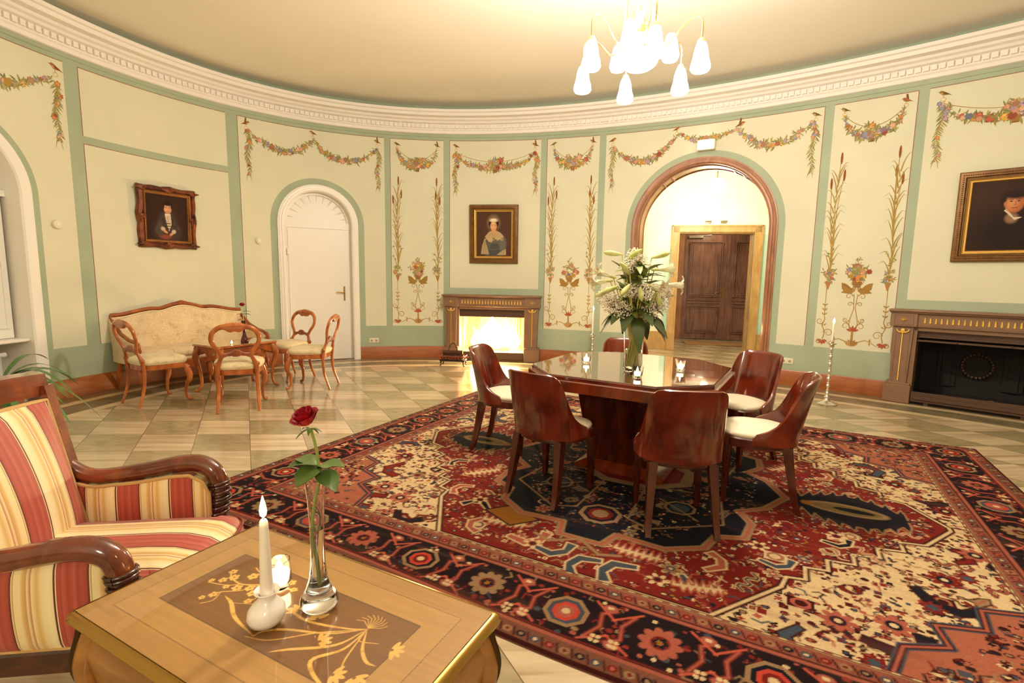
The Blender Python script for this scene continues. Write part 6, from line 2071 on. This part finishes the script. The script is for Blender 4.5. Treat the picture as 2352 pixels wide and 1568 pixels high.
for s in (-1, 1):
    mb = MB()
    R2 = []
    for i in range(9):
        z = .36+.61*i/8; w_ = .022; x = s*(.285+.035*(i/8))
        R2.append([(x-w_, yb(z)-.02, z), (x+w_, yb(z)-.02, z), (x+w_, yb(z)+.05, z), (x-w_, yb(z)+.05, z)])
    mb.rings(R2); mb.build('back_post', AW, t, smooth=30)
    # arm rail: sweeps down from the post, forward, then curls over and down into a reeded support
    P = [(s*.290, yb(.80)+.03, .80), (s*.300, -.235, .71), (s*.308, -.175, .635), (s*.315, -.10, .605), (s*.32, .06, .620), (s*.325, .18, .640), (s*.325, .26, .640), (s*.32, .310, .61), (s*.318, .330, .55), (s*.315, .330, .49), (s*.31, .32, .43)]
    pts = smoothpath(P, 5); n_ = len(pts)
    mb = MB(); mb.tube(pts[:int(n_*.80)], [interp(i/n_, [0, .2, .5, .8], [.024, .028, .034, .036]) for i in range(int(n_*.80))], 12, flat=1.0, up=None); mb.build('armrest', AW, t, smooth=60)
    mb = MB(); pp_ = pts[int(n_*.80)-1:]
    mb.tube(pp_, .033, 12)
    for k in range(7):
        p_ = pp_[0].lerp(pp_[-1], k/6.5)
        j = min(len(pp_)-1, int(k/6.5*(len(pp_)-1)))
        p_ = pp_[j]
        mb.tube([(p_.x+.038*cos(a), p_.y+.038*sin(a), p_.z+.004*sin(a)) for a in [i*pi/6 for i in range(13)]], .006, 6)
    mb.tube([(s*.315, .32, .45), (s*.31, .315, .39), (s*.305, .31, .30)], [.032, .034, .030], 10)
    mb.build('arm_support', AWD, t, smooth=60)
    c = MB()
    for k in range(6):
        p_ = pts[2+k]; c.sphere((p_.x, p_.y, p_.z), .031, 8, sc=(.9, .7, .7))
    c.build('acanthus_carving', AWD, t, smooth=60)
    # upholstered side panel
    def ztp(y): return interp(y, [-.36, -.28, -.2, -.10, .06, .18, .24, .29, .31], [.65, .635, .605, .577, .590, .608, .610, .58, .53])
    def sf(off):
        def f(u, v):
            y = -.26+.57*u; z0 = .345; z = z0+(ztp(y)-z0)*v
            return (s*(.302+off+(.02 if off > 0 else -.012)*sin(pi*u)**.5*sin(pi*v)**.5), y, z)
        return f
    mb = MB(); a, b = sf(.018), sf(-.028)
    mb.grid(a, 24, 12, flip=(s > 0)); mb.grid(b, 24, 12, flip=(s < 0))
    for edge in ([(i/24, 1) for i in range(25)], [(i/24, 0) for i in range(25)], [(0, i/24) for i in range(25)], [(1, i/24) for i in range(25)]):
        vs = [a(*p) for p in edge]+[b(*p) for p in edge]; mb.add(vs, [(j, j+1, 26+j, 25+j) for j in range(24)])
    mb.build('side_panel', SB2, t, smooth=50)
    mb = MB()
    for fn_ in (a, b):
        P = [fn_(i/24, 1) for i in range(25)]+[fn_(1, 1-j/10) for j in range(1, 11)]
        mb.tube(P, .007, 6)
    P = [a(i/24, 0) for i in range(25)]; mb.tube(P, .007, 6)
    mb.build('gimp_braid', GIMP, t, smooth=60)
    mb = MB(); mb.bbox((s*.302-.03, -.33, .275), (s*.302+.03, .34, .345), .006); mb.build('side_rail', AWD, t)
    mb = MB(); mb.rings([[(s*.300+dx*w_, .315+dy*w_, z) for dx, dy in ((-1, -1), (1, -1), (1, 1), (-1, 1))] for z, w_ in ((0, .018), (.24, .028), (.30, .032))]); mb.build('leg', AWD, t, smooth=20)
    mb = MB(); mb.rings([[(s*.285+dx*w_, y+dy*w_, z) for dx, dy in ((-1, -1), (1, -1), (1, 1), (-1, 1))] for z, w_, y in ((0, .018, -.42), (.165, .026, -.34), (.38, .026, -.30))]); mb.build('leg', AWD, t, smooth=20)
mb = MB(); mb.bbox((-.30, .31, .245), (.30, .35, .33), .008); mb.bbox((-.30, -.33, .245), (.30, -.29, .33), .008); mb.build('front_rail', AWD, t)
mb = MB(); R2 = []
def cush(o_, z):
    P = []
    for k in range(48):
        a = 2*pi*k/48; c, s = cos(a), sin(a)
        P.append(((.272-o_+(.03 if s > .2 and .075+(.375-o_)*abs(s)**.28 > .36 else 0))*np.sign(c)*abs(c)**.28, .075+(.375-o_)*np.sign(s)*abs(s)**.28, z+.018*(abs(c)**.28*abs(s)**.28 > .9)))
    return P
mb.rings([cush(.03, .30), cush(.012, .315), cush(0, .36), cush(-.004, .40), cush(.01, .435), cush(.05, .462), cush(.12, .480), cush(.20, .486)])
mb.build('seat_cushion', SB, t, smooth=70)
mb = MB(); P = cush(-.002, .425); mb.tube(P+[P[0]], .005, 6); mb.build('seat_piping', mat('dark_red_piping', lin('8a3a2c'), .7), t, smooth=60)

# ------------------------------------------------------------------ inlaid table in the foreground
CT = Vector((-.544, 1.150)); e1 = Vector((.225, .43)).normalized(); ang = atan2(-e1.x, e1.y)   # local +y = e1
CW, CD, CZ = .446, .2425, .58
t = thing('inlaid_table', 'low golden table with floral marquetry top and brass edge, foreground', 'table', (CT.x, CT.y, 0), ang)
MQ, ntm, bm_ = newmat('marquetry_veneer')
at_ = ntm.nodes.new('ShaderNodeAttribute'); at_.attribute_name = 'Col'
tcn = ntm.nodes.new('ShaderNodeTexCoord'); mpn = ntm.nodes.new('ShaderNodeMapping'); mpn.inputs['Scale'].default_value = (3, 40, 1)
nn = ntm.nodes.new('ShaderNodeTexNoise'); nn.inputs['Scale'].default_value = 2.5; nn.inputs['Detail'].default_value = 6
mr = ntm.nodes.new('ShaderNodeMapRange'); mr.inputs['To Min'].default_value = .72; mr.inputs['To Max'].default_value = 1.18
mm = ntm.nodes.new('ShaderNodeMix'); mm.data_type = 'RGBA'; mm.blend_type = 'MULTIPLY'; mm.inputs['Factor'].default_value = 1
l_ = ntm.links; l_.new(tcn.outputs['Object'], mpn.inputs[0]); l_.new(mpn.outputs[0], nn.inputs['Vector']); l_.new(nn.outputs['Fac'], mr.inputs['Value'])
l_.new(at_.outputs['Color'], mm.inputs['A']); cc_ = ntm.nodes.new('ShaderNodeCombineColor')
for k in range(3): l_.new(mr.outputs[0], cc_.inputs[k])
l_.new(cc_.outputs[0], mm.inputs['B']); l_.new(mm.outputs['Result'], bm_.inputs['Base Color'])
bm_.inputs['Roughness'].default_value = .3; bm_.inputs['Coat Weight'].default_value = 1; bm_.inputs['Coat Roughness'].default_value = .015; bm_.inputs['Coat IOR'].default_value = 1.5
GOAK = lin('a67c42')
r = Raster(2*CW, 2*CD, .0016, GOAK)
wdt, hgt = 2*CW, 2*CD
def rect(i0, col, w_=None, dash=0, j0=None):
    j0 = i0 if j0 is None else j0
    P = [(i0, j0), (wdt-i0, j0), (wdt-i0, hgt-j0), (i0, hgt-j0)]
    if w_ is None: r.poly(P, col); return
    P = P+[P[0]]
    for a, b in zip(P[:-1], P[1:]):
        L_ = hypot(b[0]-a[0], b[1]-a[1]); n = int(L_/dash) if dash else 1
        for k in range(n):
            f0, f1 = k/n, (k+(.6 if dash else 1))/n
            r.line([(a[0]+(b[0]-a[0])*f0, a[1]+(b[1]-a[1])*f0), (a[0]+(b[0]-a[0])*f1, a[1]+(b[1]-a[1])*f1)], w_, col)
rect(.055, lin('ac8348')); 
rect(.125, lin('744c24'))
rect(.055, lin('7a5a30'), .0028, .009); rect(.125, lin('54391e'), .0034, .008)
for (a, b) in (((0, 0), (.125, .125)), ((wdt, 0), (wdt-.125, .125)), ((wdt, hgt), (wdt-.125, hgt-.125)), ((0, hgt), (.125, hgt-.125))): r.line([a, b], .0012, lin('a87e42'), .6)
INL, INL2, INL3 = lin('dcae5c'), lin('c89848'), lin('7c5428')
# blossom branch: spans the far left part; orchids: right part (x to the right, y away from viewer)
def br(P, w_): r.line([tuple(p)[:2] for p in smoothpath([(a, b, 0) for a, b in P], 6)], w_, INL)
def bl(x, y, R):
    for k in range(5):
        a = 2*pi*k/5; r.ell(x+R*.6*cos(a), y+R*.6*sin(a), R*.5, R*.42, INL, .08, 1, a)
    r.ell(x, y, R*.22, R*.22, INL3, .1)
bx0, by0 = .165, .150
br([(.40, .315), (.35, .300), (.30, .285), (.25, .262), (.20, .268), (.175, .285)], .0045)
br([(.35, .300), (.31, .318), (.25, .320), (.215, .330)], .003); br([(.30, .285), (.275, .245), (.235, .215), (.222, .19)], .003); br([(.25, .262), (.22, .240), (.165, .225)], .0028)
br([(.30, .285), (.335, .245), (.33, .215)], .0025); br([(.25, .32), (.255, .342)], .002); br([(.235, .215), (.25, .185), (.235, .162)], .0025)
for x, y, R in ((.205, .272, .013), (.178, .287, .011), (.19, .250, .011), (.245, .300, .014), (.275, .322, .010), (.285, .262, .012), (.255, .246, .013), (.225, .236, .009), (.228, .200, .011), (.215, .178, .008), (.31, .250, .012), (.33, .225, .010), (.30, .335, .009), (.335, .318, .010), (.36, .33, .012), (.39, .312, .009), (.165, .235, .008)): bl(x, y, R)
def blade(P, w0):
    Q = smoothpath([(a, b, 0) for a, b in P], 6); n_ = len(Q)
    for i in range(n_-1): r.line([(Q[i].x, Q[i].y), (Q[i+1].x, Q[i+1].y)], max(.0016, w0*sin(pi*(i+1)/n_)), INL if i % 7 else INL2)
ox_, oy_ = .665, .292
for P, w0 in (([(ox_, oy_), (.62, .27), (.52, .245), (.42, .25), (.30, .20)], .007), ([(ox_, oy_), (.60, .24), (.50, .20), (.46, .17), (.455, .15)], .007), ([(ox_, oy_), (.64, .22), (.56, .16), (.53, .135)], .008),
    ([(ox_, oy_), (.665, .22), (.63, .16), (.70, .125), (.745, .135)], .009), ([(ox_, oy_), (.70, .24), (.735, .215), (.76, .215)], .008), ([(ox_, oy_), (.62, .26), (.57, .225), (.50, .16), (.44, .14)], .004),
    ([(.455, .15), (.36, .17), (.30, .2), (.26, .21)], .010), ([(ox_, oy_), (.69, .20), (.715, .16)], .004), ([(ox_, oy_), (.675, .255), (.72, .268)], .003)): blade(P, w0)
for x, y, a in ((.76, .268, .3), (.70, .155, .2), (.60, .21, 1.0), (.535, .262, 2.4), (.47, .262, 2.8), (.745, .17, -.5)):
    for k in range(5):
        aa = a+(k-2)*.62; r.ell(x+.014*cos(aa), y+.014*sin(aa), .015, .0055, INL, .08, 1, aa)
    r.ell(x, y, .004, .004, INL3, .2)
for k in range(9):
    a = 1.57+(k-4)*.28; r.line([(ox_, oy_+.004), (ox_+.03*cos(a), oy_+.004+.034*sin(a)), (ox_+.045*cos(a+.25), oy_+.05*sin(a+.2))], .0016, INL)
# butterfly
for s in (1, -1): r.ell(.375+.010, .228+s*.012, .016, .007, INL, .1, 1, s*.7); r.ell(.385, .228+s*.010, .010, .004, INL3, .1, 1, s*.7)
r.noise(.06)
o = colorgrid('marquetry_top', r.im, lambda u, v: (-CW+2*CW*u, -CD+2*CD*v, CZ), MQ, t)
mb = MB()
def rc(o_, z): return [(x, y, z) for x, y in rr_(CW+o_, CD+o_, .012, 4)]
mb.rings([rc(-.004, CZ-.016), rc(0, CZ-.012), rc(0, CZ-.0015), rc(-.002, CZ-.0005)]); mb.build('tabletop', wood('golden_veneer', lin('9a6c30'), lin('b88c48'), .3, (1, 6, 6), 4, .3), t)
mb = MB(); mb.rings([rc(-.004, CZ-.034), rc(.014, CZ-.030), rc(.018, CZ-.022), rc(.012, CZ-.016), rc(.016, CZ-.010), rc(.010, CZ-.002), rc(.002, CZ-.001)], caps=False)
mb.build('brass_edge', MT['brass'], t, smooth=50)
GOLDW = wood('golden_side_veneer', lin('8e5c26'), lin('aa7636'), .3, (1, 1, 6), 4, .4)
for s in (-1, 1):
    for ax in (0, 1):
        mb = MB(); R2 = []; h_ = (CW if ax == 0 else CD)-.035
        for i in range(25):
            u = i/24*2-1; a = u*h_; dz = .14-.055*cos(u*pi*.5)**2+.02*cos(u*pi*2)
            q0 = ((CD if ax == 0 else CW)-.028)*s
            bul = .018*s
            R2.append([((a, q0+e, z) if ax == 0 else (q0+e, a, z)) for e, z in ((-.008*s+bul*.2, CZ-.034-dz), (.008*s+bul*.2, CZ-.034-dz), (.012*s+bul, CZ-.034-dz*.45), (.008*s, CZ-.034), (-.008*s, CZ-.034))])
        mb.rings(R2); ap = mb.build('apron', GOLDW, t, smooth=50)
        if ax == 0 and s == -1 or ax == 1 and s == 1:
            c = MB()
            for k in range(7):
                x0 = (-.03+.012*k); z0_ = CZ-.085+.010*sin(k*2.0)
                f = (lambda a, z: (a, q0+.030*s, z)) if ax == 0 else (lambda a, z: (q0+.0335*s, a, z))
                c.tube([f(x0, z0_-.012), f(x0+.004, z0_+.004), f(x0+.012, z0_+.016)], [.0012, .0022, .0008], 5)
            c.build('ink_inlay', MT['black'], ap)
for sx in (-1, 1):
    for sy in (-1, 1):
        lg = cab_leg(sx*(CW-.03), sy*(CD-.03), sx*.7, sy*.7, CZ-.034, .85, GOLDW, t, carve=False)
        mb = MB(); d_ = Vector((sx*.7, sy*.7))
        P = [(.036, CZ-.036), (.042, CZ-.07), (.056, CZ-.12), (.056, CZ-.16), (.036, CZ-.22), (.022, CZ-.32), (.018, .16), (.026, .07), (.040, .03)]
        mb.tube(smoothpath([(sx*(CW-.03)+d_.x*a, sy*(CD-.03)+d_.y*a, z) for a, z in P], 4), .009, 8)
        mb.build('dark_bronze_mount', mat('dark_bronze', lin('4a3a1c'), .35, metal=.8), lg, smooth=60)

# ------------------------------------------------------------------ things on the inlaid table
# white bulbous holder with taper candle, leaning rim as in the photo
hx, hy = -.570, 1.105
t = thing('candle_holder', 'white porcelain gourd-shaped candle holder on the inlaid table', 'candle holder', (hx, hy, CZ+.001))
POR = mat('white_porcelain', lin('f0ece4'), .25, spec=.6, coat=.4, bump=.15, bscale=120)
mb = MB(); prof = [(.0005, 0), (.022, .0), (.036, .008), (.0425, .022), (.041, .038), (.031, .053), (.0215, .062), (.0190, .070), (.0215, .078), (.0285, .084), (.0275, .0865), (.0185, .080), (.0155, .072), (.0155, .064), (.0005, .064)]
n_ = 32; rings = [[(q_*cos(2*pi*i/n_)+.006*sin(z*18), q_*sin(2*pi*i/n_), z) for i in range(n_)] for q_, z in prof]
mb.rings(rings, caps=False); mb.build('body', POR, t, smooth=60)
t = thing('taper_candle', 'tall white taper candle burning in the porcelain holder', 'candle', (hx+.006, hy, CZ+.067))
mb = MB(); mb.lathe([(.0135, 0), (.0150, .01), (.0143, .04), (.0100, .175), (.0090, .188), (.0060, .193), (.0005, .192)], 20); mb.build('wax', MT['wax'], t, smooth=60)
mb = MB(); mb.tube([(0, 0, .190), (.001, 0, .200)], .0012, 6); mb.build('wick', MT['black'], t)
mb = MB(); mb.lathe([(.0005, .196), (.0065, .204), (.0080, .214), (.0060, .228), (.0025, .242), (.0004, .250)], 14); mb.build('candle_flame', MT['flame'], t)
point_light('taper_light', (hx+.006, hy, CZ+.295), .9, (1, .62, .30), .012)
# tealight glass
tx, ty = -.600, 1.245
t = thing('tealight_glass', 'round glass with glowing tealight beside the taper candle on the inlaid table', 'candle', (tx, ty, CZ+.001))
mb = MB(); mb.lathe([(.0005, 0), (.018, 0), (.026, .006), (.0295, .022), (.0295, .050), (.0265, .078), (.0250, .078), (.0278, .050), (.0278, .024), (.022, .012), (.0005, .011)], 28, caps=False); mb.build('glass_cup', MT['glass'], t, smooth=60)
mb = MB(); mb.lathe([(.0005, .013), (.019, .013), (.0235, .022), (.0245, .046), (.0005, .044)], 20, caps=False); mb.build('wax', emat('glowing_wax', (1, .72, .38), 12), t)
mb = MB(); mb.lathe([(.0005, .046), (.009, .052), (.0085, .064), (.0005, .080)], 12, caps=False); mb.build('candle_flame', MT['flame'], t)
# trumpet vase with the rose
vx, vy = -.468, 1.170
t = thing('trumpet_vase', 'slender clear glass vase half filled with water on the inlaid table', 'vase', (vx, vy, CZ+.001))
mb = MB()
out = [(.0005, 0), (.034, 0), (.043, .006), (.0465, .016), (.043, .030), (.031, .052), (.022, .080), (.0175, .120), (.0165, .160), (.0175, .22), (.0205, .28), (.0255, .325)]
inn = [(.0240, .325), (.0190, .28), (.0160, .22), (.0150, .160), (.0158, .120), (.0195, .084), (.0255, .060), (.030, .050), (.022, .040), (.0005, .036)]
mb.lathe(out+inn, 36, caps=False); mb.build('vase_body', MT['glass'], t, smooth=60)
mb = MB(); mb.lathe([(.0005, .0365), (.0215, .0405), (.0292, .0505), (.0250, .060), (.0190, .084), (.0153, .120), (.0145, .160), (.0152, .205), (.0005, .205)], 28, caps=False); mb.build('water', MT['water'], t, smooth=60)
t = thing('rose', 'single long-stemmed red rose standing in the clear glass vase', 'flower', (vx, vy, CZ+.001))
mb = MB(); mb.tube(smoothpath([(.002, .0, .06), (-.002, 0, .13), (-.010, 0, .20), (-.004, 0, .27), (.010, 0, .33), (.006, 0, .40), (-.006, .0, .455)], 5), [.0038]*31, 8); mb.build('stem', mat('rose_stem', lin('8a9a48'), .4), t, smooth=60)
mb = MB(); rose_head(mb, (-.016, -.003, .478), .033, (-.35, -.30, 1)); mb.build('blossom', PETAL, t, smooth=60)
mb = MB()
for k in range(5):
    a = 2*pi*k/5; leaf3(mb, (-.009, -.002, .456), (cos(a), sin(a), .25-.4*(k % 2)), .032, .008, .5)
mb.build('sepal', ROSEL, t, smooth=60)
for base, d_, L_, w_, dr in (((.006, 0, .365), (-1, -.2, .55), .078, .066, .5), ((.008, 0, .36), (-.35, -1, .1), .070, .062, .4), ((.008, 0, .36), (1, -.1, .40), .070, .058, .3), ((.010, 0, .35), (.8, -.6, .0), .066, .055, .5), ((.0, 0, .365), (-.9, .4, .6), .065, .055, .4)):
    mb = MB(); leaf3(mb, base, d_, L_, w_, dr, .22, 9, wav=.12); mb.build('leaf', ROSEL, t, smooth=60)

# ------------------------------------------------------------------ plant behind the armchair
px_, py_ = -3.10, 3.0
t = thing('potted_plant', 'green strap-leaved potted plant on a stand behind the armchair', 'plant', (px_, py_, 0))
mb = MB(); mb.lathe([(.0005, .50), (.09, .50), (.10, .51), (.13, .72), (.14, .73), (.125, .73), (.115, .70), (.0005, .70)], 24, caps=False); mb.build('pot', mat('terracotta', lin('a8603c'), .7), t)
mb = MB(); mb.lathe([(.14, .47), (.15, .48), (.15, .50), (.0005, .50)], 24); mb.build('stand_top', AWD, t)
for k in range(3):
    a = 2*pi*k/3; mb = MB(); mb.tube([(.10*cos(a), .10*sin(a), .475), (.15*cos(a), .15*sin(a), .0)], .013, 8); mb.build('leg', AWD, t)
SL = mat('strap_leaf_green', lin('4c7434'), .35, noise=.3, nscale=12)
q = random.Random(9)
for k in range(34):
    a = q.uniform(0, 2*pi) if k > 12 else q.uniform(-1.0, .5)
    L_ = q.uniform(.38, .60); up = q.uniform(.35, 1.2); mb = MB()
    leaf3(mb, (.02*cos(a), .02*sin(a), .71), (cos(a), sin(a), up), L_, .036, q.uniform(.55, 1.1), .3, 12)
    mb.build('leaf', SL, t, smooth=60)
